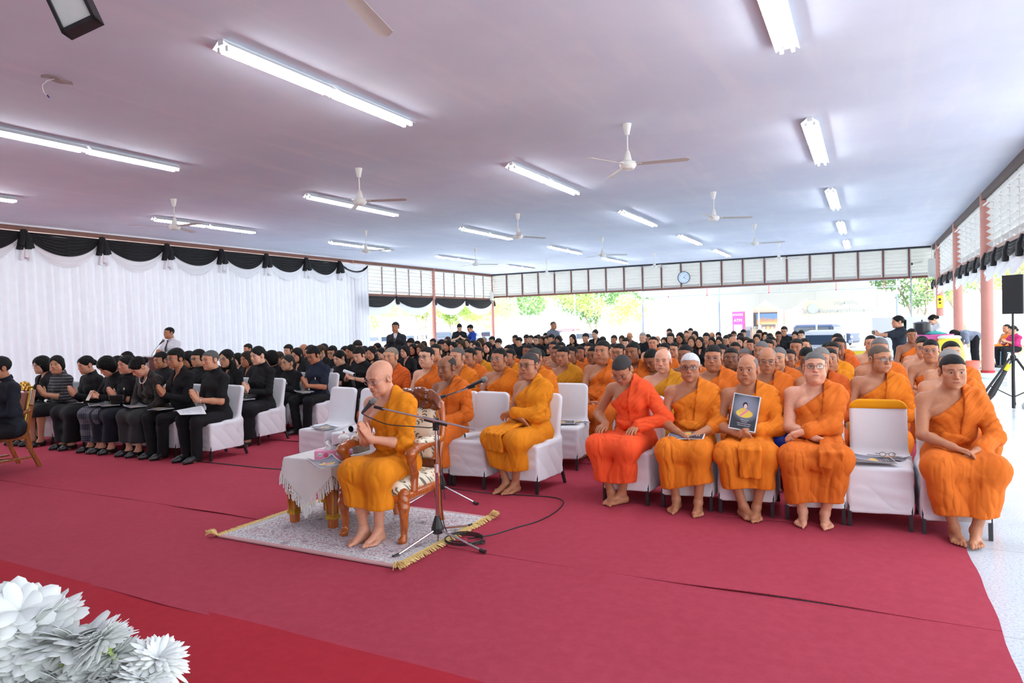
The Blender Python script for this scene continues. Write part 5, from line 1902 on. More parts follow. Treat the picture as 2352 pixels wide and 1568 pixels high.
for lo, hi in (((-.135, -.085, 0), (.135, .085, .008)), ((-.14, -.09, 0), (.14, -.082, .052)), ((-.14, .082, 0), (.14, .09, .052)), ((-.14, -.082, 0), (-.132, .082, .052)), ((.132, -.082, 0), (.14, .082, .052))): m.box(lo, hi)
m.build('rim', WEAVE.m, tr_)
MB().box((-.13, -.08, .008), (.13, .08, .012)).build('lining', plain('red_lining', srgb(150, 30, 40), .7), tr_)


def porcelain():
    t = NT('flowered_porcelain')
    n = t.noise(34, detail=3); n2 = t.noise(60, detail=2)
    x, y, z = t.sep(t.obj())
    band = t.math('MULTIPLY', t.sstep(z, .028, .034), t.sstep(z, .086, .076))
    c = t.mix(t.math('MULTIPLY', band, t.sstep(n, .54, .60)), srgb(232, 230, 228), srgb(196, 120, 150))
    c = t.mix(t.math('MULTIPLY', band, t.sstep(n2, .62, .68)), c, srgb(110, 110, 90))
    t.bsdf(c, .12, None, Specular_IOR_Level=.6, Coat_Weight=.4)
    return t.m


PORC = porcelain()
GILT = plain('gilt_trim', srgb(214, 172, 84), .2, metal=.9)
for k, (dx, dy, lab) in enumerate(((-.055, -.01, 'lidded porcelain cup with pink flowers, nearer the tissue box'), (.06, .02, 'lidded porcelain cup with pink flowers, nearer the armchair'))):
    cu = empty('lidded_cup', (TX + .10 + dx, TY + .16 + dy, ZT + .012), math.radians(-20), lab, 'cup', 'lidded porcelain cups')
    MB().lathe([(.034, 0), (.036, .004), (.040, .03), (.046, .075), (.050, .095), (.047, .095), (.04, .07), (0, .06)], n=28).build('cup', PORC, cu, smooth=50)
    MB().lathe([(.053, .093), (.054, .098), (.045, .112), (.028, .124), (.010, .130), (.008, .136)], n=28).build('lid', PORC, cu, smooth=50)
    MB().ball((0, 0, .145), (.009, .009, .011), 12, 8).build('knob', GILT, cu)
    MB().tube([(.046, 0, .085), (.072, 0, .088), (.080, 0, .06), (.066, 0, .035), (.042, 0, .035)], .0055, 8).build('handle', GILT, cu, smooth=60)
d = SDF().u(s_ell((0, 0, .03), (.045, .035, .03)))
d.fld(lambda D, x, y, z: D + .009 * np.sin(90 * x + 3 * np.sin(70 * z)) * np.sin(80 * y + 40 * z))
q = sdf_obj('crumpled_tissue', d, .005, plain('pink_tissue', srgb(226, 170, 214), .8)); q.location = (TX + .235, TY - .02, ZT)
tag(q, 'crumpled pink tissue on the tablecloth by the armchair', 'tissue')

# ------------------------------------------------------------------ microphone stands
def mic_stand(label, base, top, tip, tail, feet, cat='microphone stand'):
    o = empty('microphone_stand', base, 0, label, cat)
    B = Vector(base)
    T = Vector(top) - B; P = Vector(tip) - B; Q = Vector(tail) - B
    MB().tube([(0, 0, .16), T * .62 + Vector((0, 0, .0))], .013, 12).build('lower_pole', CHROME, o, smooth=50)
    MB().tube([T * .60, T * .98], .0085, 12).build('upper_pole', CHROME, o, smooth=50)
    MB().tube([(0, 0, .0), (0, 0, .18)], .008, 10).build('spindle', CHROME, o, smooth=50)
    MB().tube([T * .585, T * .65], .017, 12).build('collar', plain('pale_metal', (.75, .72, .74), .3, metal=.7), o, smooth=50)
    MB().lathe([(.034, .075), (.046, .085), (.046, .12), (.030, .17), (.018, .205), (.014, .21)], n=10).build('hub', BLACK_PLASTIC, o)
    for f in feet:
        F = Vector(f) - B
        F.z = .013
        d = F.normalized()
        lg = MB().tube([Vector((d.x * .03, d.y * .03, .105)), F], .009, 10).build('leg', CHROME, o, smooth=50)
        MB().tube([F - d * .03 + Vector((0, 0, .006)), F + d * .02], .014, 10).build('rubber_foot', BLACK_PLASTIC, lg, smooth=50)
    MB().cbox((T.x, T.y, T.z - .02), (.035, .035, .09)).tube([T + (P - T).normalized() * -.09, T + (P - T).normalized() * .09], .017, 10).build('clutch', BLACK_PLASTIC, o)
    MB().ball(T + Vector((0, -.02, .01)), (.016, .012, .016), 12, 8).build('knob', CHROME, o)
    bm = MB().tube([Q, P], .0078, 12).build('boom', CHROME, o, smooth=50)
    MB().tube([P - (P - T).normalized() * .05, P + (P - T).normalized() * .03], .012, 10).build('mic_clip', BLACK_PLASTIC, o)
    return o


def microphone(label, a, b, cable=None):
    """a = grille end, b = cable end"""
    A, B = Vector(a), Vector(b)
    o = empty('microphone', (A + B) / 2, 0, label, 'microphone')
    A, B = A - o.location, B - o.location
    d = (A - B).normalized()
    MB().tube([B, B + d * .02, A - d * .06, A - d * .045], [.009, .012, .019, .022], 14).build('handle', plain('mic_grey', srgb(62, 66, 70), .4, metal=.5), o, smooth=40)
    m = MB().tube([A - d * .05, A - d * .042, A - d * .025, A - d * .010, A - d * .002, A], [.022, .026, .027, .024, .016, .004], 18)
    m.build('grille', plain('mic_mesh', srgb(150, 150, 146), .45, metal=.7, noise=.5, scale=900, bump=.8), o, smooth=50)
    MB().tube([A - d * .048, A - d * .036], .0272, 18).build('collar', plain('mic_collar', srgb(110, 110, 110), .35, metal=.8), o)
    if cable:
        pts = [B] + [Vector(c) - o.location for c in cable]
        MB().tube(smooth_path(pts), .0042, 6).build('cable', BLACK_PLASTIC, o, smooth=60)
    return o


def smooth_path(pts, n=8):
    pts = [Vector(p) for p in pts]
    out = []
    for i in range(len(pts) - 1):
        p0, p1, p2, p3 = pts[max(i - 1, 0)], pts[i], pts[i + 1], pts[min(i + 2, len(pts) - 1)]
        for k in range(n):
            t = k / n
            out.append(.5 * ((2 * p1) + (p2 - p0) * t + (2 * p0 - 5 * p1 + 4 * p2 - p3) * t * t + (3 * p1 - p0 - 3 * p2 + p3) * t ** 3))
    out.append(pts[-1])
    return out


b1 = at_z(1006, 1247, .01)
j1 = at_y(1001, 968, b1[1]); tip1 = at_y(868, 936, 4.08); tail1 = at_y(1091, 986, b1[1] + .04)
f1 = [at_z(908, 1282, .01), at_z(1110, 1270, .01), (b1[0] + .02, b1[1] + .44, .01)]
mic_stand('chrome boom microphone stand on the rug in front of the leading monk', b1, j1, tip1, tail1, f1)
g1, e1 = at_y(862, 914, 4.02), at_y(831, 949, 3.96)
jj = np.array(j1)
microphone('grey handheld microphone on the boom before the leading monk', g1, e1, [at_y(848, 958, 4.02), at_y(890, 974, 4.08), at_y(945, 979, 4.18), at_y(985, 982, 4.25), jj + V3(.02, -.02, -.05), jj + V3(.04, -.02, -.25), jj + V3(.035, -.01, -.6), V3(b1[0] + .05, b1[1] + .02, .14), V3(b1[0] + .10, b1[1] + .06, .02)])
b2 = at_z(1015, 1140, .01)
j2 = at_y(1006, 914, b2[1]); tip2 = at_y(1086, 888, b2[1] - .05); tail2 = at_y(940, 937, b2[1] + .06)
f2 = [at_z(1094, 1159, .01), (b2[0] - .35, b2[1] + .22, .01), at_z(930, 1165, .01)]
mic_stand('second chrome boom microphone stand, behind the carved armchair', b2, j2, tip2, tail2, f2)
g2, e2 = at_y(1118, 869, b2[1] - .08), at_y(1072, 889, b2[1] - .06)
microphone('microphone on the boom behind the armchair, before the monk with folded arms', g2, e2, [at_y(1055, 897, b2[1] - .03), at_y(1020, 911, b2[1] - .03), at_y(1008, 925, b2[1] - .03), V3(b2[0] + .02, b2[1] - .02, .5), V3(b2[0] + .03, b2[1] - .02, .2), V3(b2[0] + .1, b2[1] - .1, .02)])

# cables on the floor
pts = [(b1[0] + .02, b1[1] + .05, .02)]
for k in range(26):
    a = k * .62
    pts.append((b1[0] + .17 + .15 * math.cos(a), b1[1] + .10 + .13 * math.sin(a), .018 + .0012 * k))
o = MB().tube(smooth_path(pts, 4), .0055, 6).build('cable', BLACK_PLASTIC, smooth=60)
tag(o, 'black microphone cable coiled at the foot of the front stand', 'cable')
pts = [at_z(x, y, .013) for x, y in ((1075, 1236), (1130, 1228), (1190, 1210), (1240, 1195), (1280, 1172), (1294, 1152), (1270, 1142), (1200, 1137), (1120, 1132), (1040, 1122), (1018, 1118))]
o = MB().tube(smooth_path(pts), .0055, 6).build('cable', BLACK_PLASTIC, smooth=60)
tag(o, 'black cable looping from the rug past the monk with folded arms', 'cable')
pts = [at_z(x, y, .013) for x, y in ((395, 1058), (455, 1060), (500, 1064), (560, 1070), (610, 1075), (650, 1078), (690, 1082))]
o = MB().tube(smooth_path(pts), .0075, 6).build('cable', BLACK_PLASTIC, smooth=60)
tag(o, 'black cable across the carpet from the left front row to the side table', 'cable')

# ------------------------------------------------------------------ lectern by the curtain
LY = 9.25
lp = at_y(345, 818, LY)
le = empty('lectern', (lp[0], LY, 0), math.radians(-8), 'dark red wooden lectern in front of the white curtain', 'lectern')
LW = wood('lectern_wood', srgb(70, 24, 20), srgb(104, 40, 32), .35)
h = lp[2]
MB().box((-.42, -.28, h - .05), (.42, .28, h)).build('top', LW, le, bevel=.008)
MB().box((-.34, -.22, .08), (.34, .22, h - .12)).build('front_panel', plain('lectern_panel', srgb(176, 160, 160), .5), le)
for s in (-1, 1): MB().box((s * .38 - .05, -.24, 0), (s * .38 + .05, .24, h - .05)).build('side_post', LW, le, bevel=.006)
MB().box((-.44, -.27, 0), (.44, .27, .08)).build('base', LW, le, bevel=.006)
a = at_y(377, 780, LY - .1); b = at_y(366, 791, LY - .1)
microphone('small gooseneck microphone on the lectern by the man in white shirt', a, b, [at_y(358, 800, LY - .08), at_y(350, 812, LY - .05), (lp[0] + .05, LY, h)])
# ------------------------------------------------------------------ who sits where
NTH = nth
roster = []                                                # (block, row, px, body, describe)


def fit(P, px, py, Yp, rz):
    """pose P so that the crown of the head lies on the sight line (px, py) with the pelvis on the line y = Yp"""
    P = dict(P)
    Rz = rot('Z', math.degrees(rz))
    P.setdefault('top', 1.32)
    for _ in range(4):
        J = figure(P)
        c = J['Hc'] + V3(0, 0, .121 * J['hs'])
        o = Rz @ c
        T = at_y(px, py, Yp + o[1])
        P['top'] = min(max(P['top'] + (T[2] - c[2]), P.get('pz', .53) + .62), P.get('pz', .53) + .98)
    J = figure(P)
    o = Rz @ (J['Hc'] + V3(0, 0, .121 * J['hs']))
    T = at_y(px, py, Yp + o[1])
    return P, (T[0] - o[0], Yp), T[2], J


def person(px, py, row, P, label, block=None, rz=0.0, chair=True, seed=1, Yp=None, floor=0.012, cat='person', group=None, chairlab=None):
    rz = math.radians(rz)
    Yp = ROW(row) if Yp is None else Yp
    P, (x, y), z, J = fit(P, px, py, Yp, rz)
    b, J = build_person(P, seed)
    b.location = (x, y, floor); b.rotation_euler = (0, 0, rz)
    tag(b, label, cat, group)
    if chair: place_chair(x, y, rz * .35, chairlab or ('white chair under ' + short(label)))
    return b, J


def short(lab):
    w = lab.split()
    return ' '.join(w[:12])


def world(b, p):
    return Matrix.Translation(b.location) @ Matrix.Rotation(b.rotation_euler[2], 4, 'Z') @ Vector(p)


HERO = dict(res=.0078, sres=.011, fine=.004, feet_fine=True)
MID = dict(res=.0115, sres=.016, fine=.0065)
LOW = dict(res=.016, sres=.022, fine=.010, lod=1)
GREYH = (.16, .15, .15); WHITEH = (.62, .61, .60); DKH = (.010, .009, .009)
CHAIRS = 'white covered chairs'
K = lambda **k: dict(dict(kind='monk', sw=1.06, fat=1.12), **k)
L_ = lambda **k: dict(dict(kind='lay'), **k)

# --- the leading monk in the carved armchair
P = K(**HERO); P.update(arms='wai', wai=(-.02, -.30, .27), lean=13, head=(-14, 8, 0), skin='pink', robe='amber', specs=('rect', 'metal', .004), cuff=.12, sash=True, tail=(.05, .05), jaw=.98, cheek=.9, nose=1.1, fat=1.02,
         knees={1: (.13, -.45, .535), -1: (-.10, -.46, .535)}, ankles={1: (.05, -.36, .085), -1: (-.07, -.38, .085)}, hem=.27, rk=.095, eyes=.4, hs=1.12, hand=1.05)
lead, JL = person(880, 833, 0, P, 'old shaven monk with glasses praying before a microphone in the carved armchair', rz=2, chair=False, seed=3, Yp=AY, floor=.02)
lead.location[0] = AX + .02

# --- front row of monks
P = K(**HERO); P.update(arms='cross', lap=(-.02, -.23, .175), lean=2, head=(8, 0, 0), skin='tan', robe='amber', specs=('rect', 'dark'), hair='crop', haircol=(.05, .045, .045), fat=1.2, jaw=1.12, cheek=1.15, lapcloth=(.10, -.05, .16),
         knees={1: (.17, -.43, .52), -1: (-.19, -.43, .52)}, ankles={1: (.03, -.33, .085), -1: (-.06, -.36, .085)}, hem=.23, sash=True, tail=(.03, .02), cuff=.86)
person(1215, 812, 1, P, 'glum monk with glasses and folded arms, amber robe, right of the second microphone', rz=-16, seed=4)
P = K(**HERO); P.update(arms='knee', lean=17, head=(6, 24, 4), skin='tan', robe='red', specs=('rect', 'metal', .012), hair='crop', haircol=(.045, .04, .04), fat=1.0, sash=True, tail=(.05, .10), cuff=.93,
         knees={1: (.15, -.44, .52), -1: (-.16, -.46, .52)}, ankles={1: (.02, -.34, .085), -1: (-.08, -.36, .085)}, feet={1: -22, -1: 18}, hem=.2, jaw=.98)
person(1429, 818, 1, P, 'monk in bright red-orange robe bowing with both hands on his knees', rz=-12, seed=5)
P = K(**HERO); P.update(arms='lap', lap=(0, -.32, .125), lean=4, head=(4, 0, 0), skin='tan', robe='orange', specs=('rect', 'dark'), hair='crop', haircol=WHITEH, fat=1.1, sash=True, tail=(.09, .055), cuff=.30,
         knees={1: (.14, -.45, .52), -1: (-.14, -.45, .52)}, ankles={1: (.10, -.40, .085), -1: (-.09, -.36, .085)}, hem=.22, hemtilt=.15, jaw=1.05)
m3, J3 = person(1585, 813, 1, P, 'white-haired monk with dark glasses holding a booklet flat on his lap', rz=3, seed=6)
P = K(**HERO); P.update(arms='clasp', lap=(-.01, -.28, .155), lean=2, head=(-8, 2, 0), skin='tan', robe='orange', fat=1.15, cuff=.86, lapcloth=(.085, .04, .22), jaw=1.08, cheek=1.1, hair='fringe', haircol=(.2, .17, .15),
         knees={1: (.16, -.44, .52), -1: (-.15, -.44, .52)}, ankles={1: (.07, -.37, .085), -1: (-.03, -.38, .085)}, feet={1: 4, -1: 30}, hem=.24, sash=True, tail=(.03, .02), knot=.04)
m4, J4 = person(1717, 817, 1, P, 'balding monk holding a dark booklet upright in his clasped hands', rz=4, seed=7)
P = K(**HERO); P.update(arms='cross', lap=(-.05, -.28, .13), lean=1, head=(3, -2, 0), skin='pink', robe='deep', specs=('rect', 'dark'), hair='crop', haircol=(.13, .125, .12), fat=1.28, sash=True, tail=(.05, .03), cuff=.84, jaw=1.12, cheek=1.25, lapcloth=(.085, .11, .11),
         knees={1: (.17, -.44, .53), -1: (-.17, -.45, .53)}, ankles={1: (.06, -.36, .085), -1: (-.10, -.36, .085)}, hem=.17, hemtilt=.1)
person(1871, 810, 1, P, 'stout grey-haired monk with dark glasses and crossed wrists beside the empty front chair', rz=3, seed=8)
P = K(**HERO); P.update(arms='lap', lap=(.02, -.355, .155), lean=9, head=(3, -2, 0), skin='tan', robe='deep', hair='crop', haircol=(.012, .011, .011), fat=1.02, sash=True, tail=(.07, .06), cuff=.80,
         knees={1: (.19, -.43, .52), -1: (-.16, -.46, .53)}, ankles={1: (.07, -.45, .085), -1: (-.05, -.41, .085)}, feet={1: -8, -1: 0}, hem=.18, hemtilt=.10, eyes=.45)
person(2188, 817, 1, P, 'young black-haired monk at the right end of the front row, hands joined on his lap', rz=5, seed=9)
P = K(**HERO); P.update(arms='lap', lean=3, head=(-6, 4, 0), skin='brown', robe='deep', hair='fringe', haircol=(.05, .04, .035), fat=.95, cuff=.9, eyes=.15, jaw=.94)
person(1026, 819, 1, P, 'lean monk with closed eyes and cropped brown hair behind the carved armchair', rz=-3, seed=10)

# --- second row of monks
def monk2(px, py, row, lab, seed, **kw):
    base = K(**(HERO if row <= 2.2 else MID))
    if row <= 2.2: base.update(res=.0095, sres=.012, fine=.0048, feet_fine=False)
    base.update(arms='lap', lean=3, head=(0, 0, 0), hair='crop', cuff=.85, haircol=(.012, .011, .011))
    base.update(kw)
    rz = base.pop('rz', 0)
    return person(px, py, row, base, lab, rz=rz, seed=seed, chair=base.pop('chair', True))


monk2(898, 799, 2, 'young shaven monk in rust robe just behind the leading monk', 11, skin='mid', robe='rust', haircol=(.22, .17, .13), hair='thin', fat=1.0)
monk2(980, 798, 2, 'fair plump monk with black-rimmed glasses and bare right shoulder', 12, skin='light', robe='deep', specs=('rect', 'dark'), fat=1.2, jaw=1.1, cheek=1.2, head=(-4, 0, 0))
monk2(1050, 799, 2, 'tall young monk with a faint moustache behind the lean closed-eyed monk', 13, skin='mid', robe='orange', haircol=(.12, .10, .09), fat=1.0, head=(-2, -2, 0))
monk2(1146, 801, 2, 'round-faced monk with thin glasses behind the second microphone', 14, skin='tan', robe='orange', specs=('round', 'metal'), fat=1.2, jaw=1.1, cheek=1.15, head=(-4, 0, 0))
monk2(1226, 800, 2, 'monk hidden behind the glum monk with folded arms', 15, skin='tan', robe='orange', haircol=(.06, .055, .05))
monk2(1384, 783, 2.8, 'very large young monk with clasped hands beside the empty chair', 16, skin='tan', robe='deep', fat=1.55, sw=1.22, hs=1.20, jaw=1.12, cheek=1.35, head=(0, -2, 0), sash=True, tail=(.05, .02), arms='clasp', lap=(-.02, -.33, .10), hem=.12, rk=.10, rz=-3, res=.0095, sres=.012, fine=.0048)
monk2(1522, 803, 2, 'fair white-stubbled old monk with lowered eyes in an ochre robe', 17, skin='pink', robe='ochre', hair='fringe', haircol=(.7, .69, .68), eyes=.12, fat=1.2, head=(2, 2, 0), cheek=1.1)
monk2(1638, 794, 2, 'stout black-haired monk with silver glasses behind the white-haired one', 18, skin='tan', robe='deep', specs=('rect', 'metal'), fat=1.35, jaw=1.12, cheek=1.25, head=(2, 4, 0))
monk2(1762, 800, 2, 'thin bald monk with glasses and lowered eyes behind the booklet holder', 19, skin='tan', robe='deep', hair='fringe', haircol=(.3, .27, .24), specs=('rect', 'metal'), eyes=.15, fat=.95, jaw=.92, head=(6, 8, 0))
monk2(1885, 799, 2, 'monk in rust robe hidden behind the stout grey-haired monk', 20, skin='tan', robe='rust', haircol=(.2, .18, .17), hair='thin')
monk2(2020, 795, 2, 'monk with narrow glasses turning his head right above the empty chair', 21, skin='tan', robe='orange', hair='thin', haircol=(.12, .085, .065), specs=('rect', 'dark'), head=(34, 2, 0), cuff=.2)
monk2(2180, 804, 2, 'grey-cropped monk hidden behind the young monk at the right end', 22, skin='mid', robe='deep', haircol=(.25, .24, .23), knees={1: (.22, -.46, .52), -1: (-.1, -.45, .52)}, ankles={1: (.20, -.42, .085), -1: (-.05, -.40, .085)}, hem=.16)

# --- empty chairs in front
e1, _, _ = at_z(2025, 1215, 0)
place_chair(.065, ROW(1), 0, 'empty white chair with ochre cloth over its back in the front row')
yc = SDF(); yc.u(s_box((0, .222, .885), (.222, .040, .05), .035, rot('X', -12)))
def _top(D, x, y, z):
    cx = np.maximum(np.abs(x) - .125, 0); cz = np.maximum(z - .83, 0)
    return np.maximum(np.maximum(D, np.sqrt(cx ** 2 + cz ** 2) - .097 + 0 * y), .855 + .03 * x - z + 0 * y)
yc.fld(_top)
o = sdf_obj('chair_back_cloth', yc, .006, WHITE_CLOTH); o.location = (.065, ROW(1), .008); o.color = (*srgb(226, 150, 14), 1)
tag(o, 'ochre cloth draped over the back of the empty front chair', 'cloth')
place_chair(-3.585, ROW(1) - .02, math.radians(-3), 'empty white chair with a rolled booklet, left of the monk with folded arms')
place_chair(-3.10, ROW(2), math.radians(6), 'empty white chair carrying two dark booklets behind the monk with folded arms')
place_chair(-5.72, ROW(1) + .06, math.radians(-4), 'empty white chair with a booklet, left of the side table')
place_chair(-5.17, ROW(1) + .0, 0, 'empty white chair with a rolled booklet, behind the leading monk')
place_chair(-4.62, ROW(1) + .0, 0, 'empty white chair hidden behind the carved armchair')

# booklets and papers
SEAT = .490
wm = Matrix.Translation
q = at_z(2003, 1062, SEAT); booklet('curled memorial booklet on the empty front chair, nearer the seat edge', lay(q[0], q[1], SEAT + .014, 100, 0, 0), .035)
q = at_z(2030, 1052, SEAT); booklet('memorial booklet under the eyeglasses on the empty front chair', lay(q[0] + .03, q[1] + .06, SEAT + .004, 75, 0, 0), .010)
q = at_z(2038, 1048, SEAT + .02)
m = MB()
for s in (-1, 1):
    m.tube([(s * .033 + .022 * math.cos(a), .0, .020 + .017 * math.sin(a)) for a in np.linspace(0, 2 * PI, 17)[:-1]], .0018, 6, closed=True)
    m.tube([(s * .056, 0, .026), (s * .066, .03, .022), (s * .062, .13, .004)], .002, 6)
m.tube([(-.011, 0, .024), (0, -.003, .028), (.011, 0, .024)], .0018, 6)
o = m.build('eyeglasses', FRAME_DARK, smooth=60); o.location = (q[0], q[1], SEAT + .016); o.rotation_euler = (0, 0, math.radians(10))
tag(o, 'black folded eyeglasses lying on a booklet on the empty front chair', 'eyeglasses')
q = at_z(1290, 972, SEAT); booklet('left of two dark booklets on the empty chair behind the monk with folded arms', lay(q[0], q[1], SEAT + .010, 110, 0, 0), .015)
q = at_z(1318, 970, SEAT); booklet('right of two dark booklets on the empty chair behind the monk with folded arms', lay(q[0], q[1] + .03, SEAT + .004, 60, 0, 0), .010)
q0, q1 = at_z(1068, 1000, SEAT + .03), at_z(1112, 996, SEAT + .03); roll_paper('rolled white booklet on the empty chair left of the monk with folded arms', q0, q1, .026)
q = at_z(745, 983, SEAT); booklet('memorial booklet lying on the empty chair left of the side table', lay(q[0], q[1], SEAT + .008, 70, 0, 0), .012)
q0, q1 = at_z(806, 985, SEAT + .04), at_z(852, 974, SEAT + .04); roll_paper('rolled booklet on the empty chair behind the leading monk', q0, q1, .038)

# booklet on the white-haired monk's lap, booklet held upright by the balding monk
p = world(m3, (0, -.335, .648)); booklet('memorial booklet lying flat under the hands of the white-haired monk', lay(p[0], p[1], p[2], 92 + 3, 0, -8), -.02)
p = world(m4, (-.015, -.285, .845))
booklet('memorial booklet held upright against the chest of the balding monk', Matrix.Translation(p) @ Matrix.Rotation(math.radians(4), 4, 'Z') @ Matrix.Rotation(math.radians(74), 4, 'X') @ Matrix.Rotation(math.radians(-9), 4, 'Z'), .012)
bagp = at_z(1803, 990, .5)
d = SDF().u(s_ell((0, 0, .09), (.09, .06, .09))); d.u(s_caps((0, 0, .15), (0, 0, .2), .03, .02), .03)
o = sdf_obj('plastic_bag', d, .008, plain('blue_plastic', srgb(30, 80, 220), .35)); o.location = (-.66, ROW(1) - .05, .50)
tag(o, 'small blue plastic bag wedged between two monks of the front row', 'bag')

# --- people in black, left front row
def lay2(px, py, row, lab, seed, **kw):
    base = L_(**(HERO if row == 1 else MID)); base.update(arms='wai', lean=6, head=(0, 0, 0), hair='short')
    if base.get('fine') and row == 1: base.update(res=.0092, sres=.012, fine=.0048, feet_fine=False)
    base.update(kw)
    rz = base.pop('rz', 0); ch = base.pop('chair', True); Yp = base.pop('Yp', None)
    return person(px, py, row, base, lab, rz=rz, seed=seed, chair=ch, Yp=Yp)


NAVY = (.018, .024, .045)
stripe = NT('striped_weave'); _x, _y, _z = stripe.sep(stripe.obj())
_s = stripe.math('FRACT', stripe.math('MULTIPLY', _z, 22)); _n = stripe.noise(140, detail=1)
stripe.bsdf(stripe.mix(stripe.math('MULTIPLY', stripe.sstep(_s, .78, .86), stripe.sstep(_n, .40, .5)), (.022, .022, .026), srgb(150, 150, 156)), .85)
ikat = NT('woven_band_skirt'); _x, _y, _z = ikat.sep(ikat.obj())
_b = ikat.math('FRACT', ikat.math('MULTIPLY', _z, 6.5)); _n = ikat.math('SINE', ikat.math('MULTIPLY', ikat.math('ADD', _x, _y), 190)); _d = ikat.math('FRACT', ikat.math('MULTIPLY', _z, 38))
ikat.bsdf(ikat.mix(ikat.math('MULTIPLY', ikat.sstep(_b, .5, .52), ikat.sstep(_n, -.6, .4)), ikat.mix(ikat.math('MULTIPLY', ikat.sstep(_d, .7, .8), ikat.sstep(_n, -.2, .5)), srgb(34, 38, 56), srgb(120, 124, 138)), srgb(120, 120, 128)), .85)
lace = NT('black_lace'); _v = lace.n('TexVoronoi', feature='DISTANCE_TO_EDGE'); _v.inputs['Scale'].default_value = 46; lace.set(_v.inputs['Vector'], lace.obj())
lace.bsdf(lace.mix(lace.sstep(_v.outputs['Distance'], .18, .28), (.014, .013, .014), srgb(86, 64, 54)), .8)

PEARL = plain('pearl', (.82, .80, .76), .2)
def earrings(b, J):
    m = MB()
    for s in (-1, 1):
        p = J['Hc'] + J['Rh'] @ (V3(s * .083, .0, -.042) * J['hs']); m.ball(p, .0075, 10, 8)
    m.build('earring', PEARL, b, smooth=60)


def watch(b, J, s, mat):
    W, E = J['W'][s], J['E'][s]
    d = nrm(E - W); c = W + d * .035
    u = nrm(np.cross(d, V3(0, 0, 1))); w = np.cross(d, u)
    m = MB(); m.tube([c + (u * math.cos(a) + w * math.sin(a)) * .031 for a in np.linspace(0, 2 * PI, 19)[:-1]], .006, 6, closed=True)
    m.ball(c + w * .033 * (1 if w[2] > 0 else -1), (.016, .016, .007), 12, 6)
    m.build('wristwatch', mat, b, smooth=50)


SILVER = plain('silver', (.7, .7, .7), .2, metal=1)
b, J = lay2(483, 806, 1, 'grey-cropped man in black short-sleeved shirt praying at the near end of the left row', 30, skin='mid', hair='crop', haircol=(.09, .088, .085), fat=1.08, sleeve='short', collar='point', wai=(0, -.30, .22), rz=-4, shoes=True); watch(b, J, 1, SILVER)
b8 = b
b, J = lay2(403, 804, 1, 'man with rimless glasses and black suit praying in the left front row', 31, skin='tan', hair='quiff', fat=1.1, collar='v', specs=('rect', 'metal'), wai=(0, -.28, .25), topname='jacket'); b7 = b
b, J = lay2(318, 822, 1, 'woman in black lace sleeves and pearl necklace reading with bowed head', 32, skin='pink', hair='bun', female=True, skirt=True, hem=.18, bottom=(.035, .036, .038), lean=20, head=(-6, 26, 4), arms='lap', lap=(-.02, -.33, .12), topmat=lace.m, collar='v', hs=1.1, eyes=.1, fat=1.08, topname='blouse'); earrings(b, J); b6 = b
m = MB()
for k in range(26):
    a = PI * (k / 25) * 1.0
    m.ball(J['U'](.072 * math.cos(a + PI) * 1.0, -.055 - .055 * math.sin(a), .47 - .06 * math.sin(a)), .0062, 8, 6)
m.build('necklace', PEARL, b, smooth=60)
b, J = lay2(289, 819, 1, 'woman with swept black hair and white brooch praying between two bowed women', 33, skin='pink', hair='bun', female=True, skirt=True, hem=.16, bottom=(.012, .014, .022), sleeve='half', head=(4, 0, 0), haircol=DKH, topname='blouse'); earrings(b, J); b5 = b
MB().ball(J['U'](.09, -.165, .33), (.014, .006, .018), 12, 8).build('brooch', PEARL, b)
b, J = lay2(246, 823, 1, 'short-haired woman in black looking down at the phone in her hands', 34, skin='pink', hair='puff', female=True, skirt=True, hem=.14, botmat=ikat.m, arms='hold', hold=(-.02, -.30, .27), lean=12, head=(-6, 24, 0), eyes=.1, topname='blouse', bottom=(.1, .1, .1)); b4 = b; J4b = J
watch(b, J, 1, BLACK_PLASTIC)
b, J = lay2(197, 820, 1, 'woman with bun and pearl earrings praying beside the phone holder', 35, skin='pink', hair='bun', female=True, skirt=True, hem=.10, head=(-2, 10, 0), eyes=.3, topname='blouse'); earrings(b, J); b3 = b
b, J = lay2(130, 820, 1, 'bob-haired woman in striped woven blouse looking toward the camera', 36, skin='mid', hair='bob', female=True, skirt=True, hem=.44, head=(36, -2, 0), topmat=stripe.m, sleeve='half', fat=1.18, jaw=1.08, cheek=1.15, collar='point', topname='blouse'); b2 = b
b, J = lay2(95, 822, 1, 'short-haired woman with glasses behind the gilt armchair', 37, skin='light', hair='puff', female=True, skirt=True, hem=.2, specs=('rect', 'metal'), collar='v', topname='blouse')
b, J = lay2(26, 823, 1, 'man in dark high-collared jacket praying in the gilt armchair', 38, skin='tan', hair='short', haircol=(.012, .011, .012), Yp=4.52, chair=False, top_col=(.016, .019, .028), wai=(0, -.27, .20), fat=1.08, topname='jacket', rz=-2, head=(-2, 0, 0)); b0 = b
b.location[0] = -9.52 + (b.location[0] + 9.52) * .5
MB().ball(J['U'](.085, -.145, .32), (.010, .006, .022), 10, 8).ball(J['U'](.115, -.140, .315), (.009, .006, .018), 10, 8).build('lapel_pin', GOLD, b)

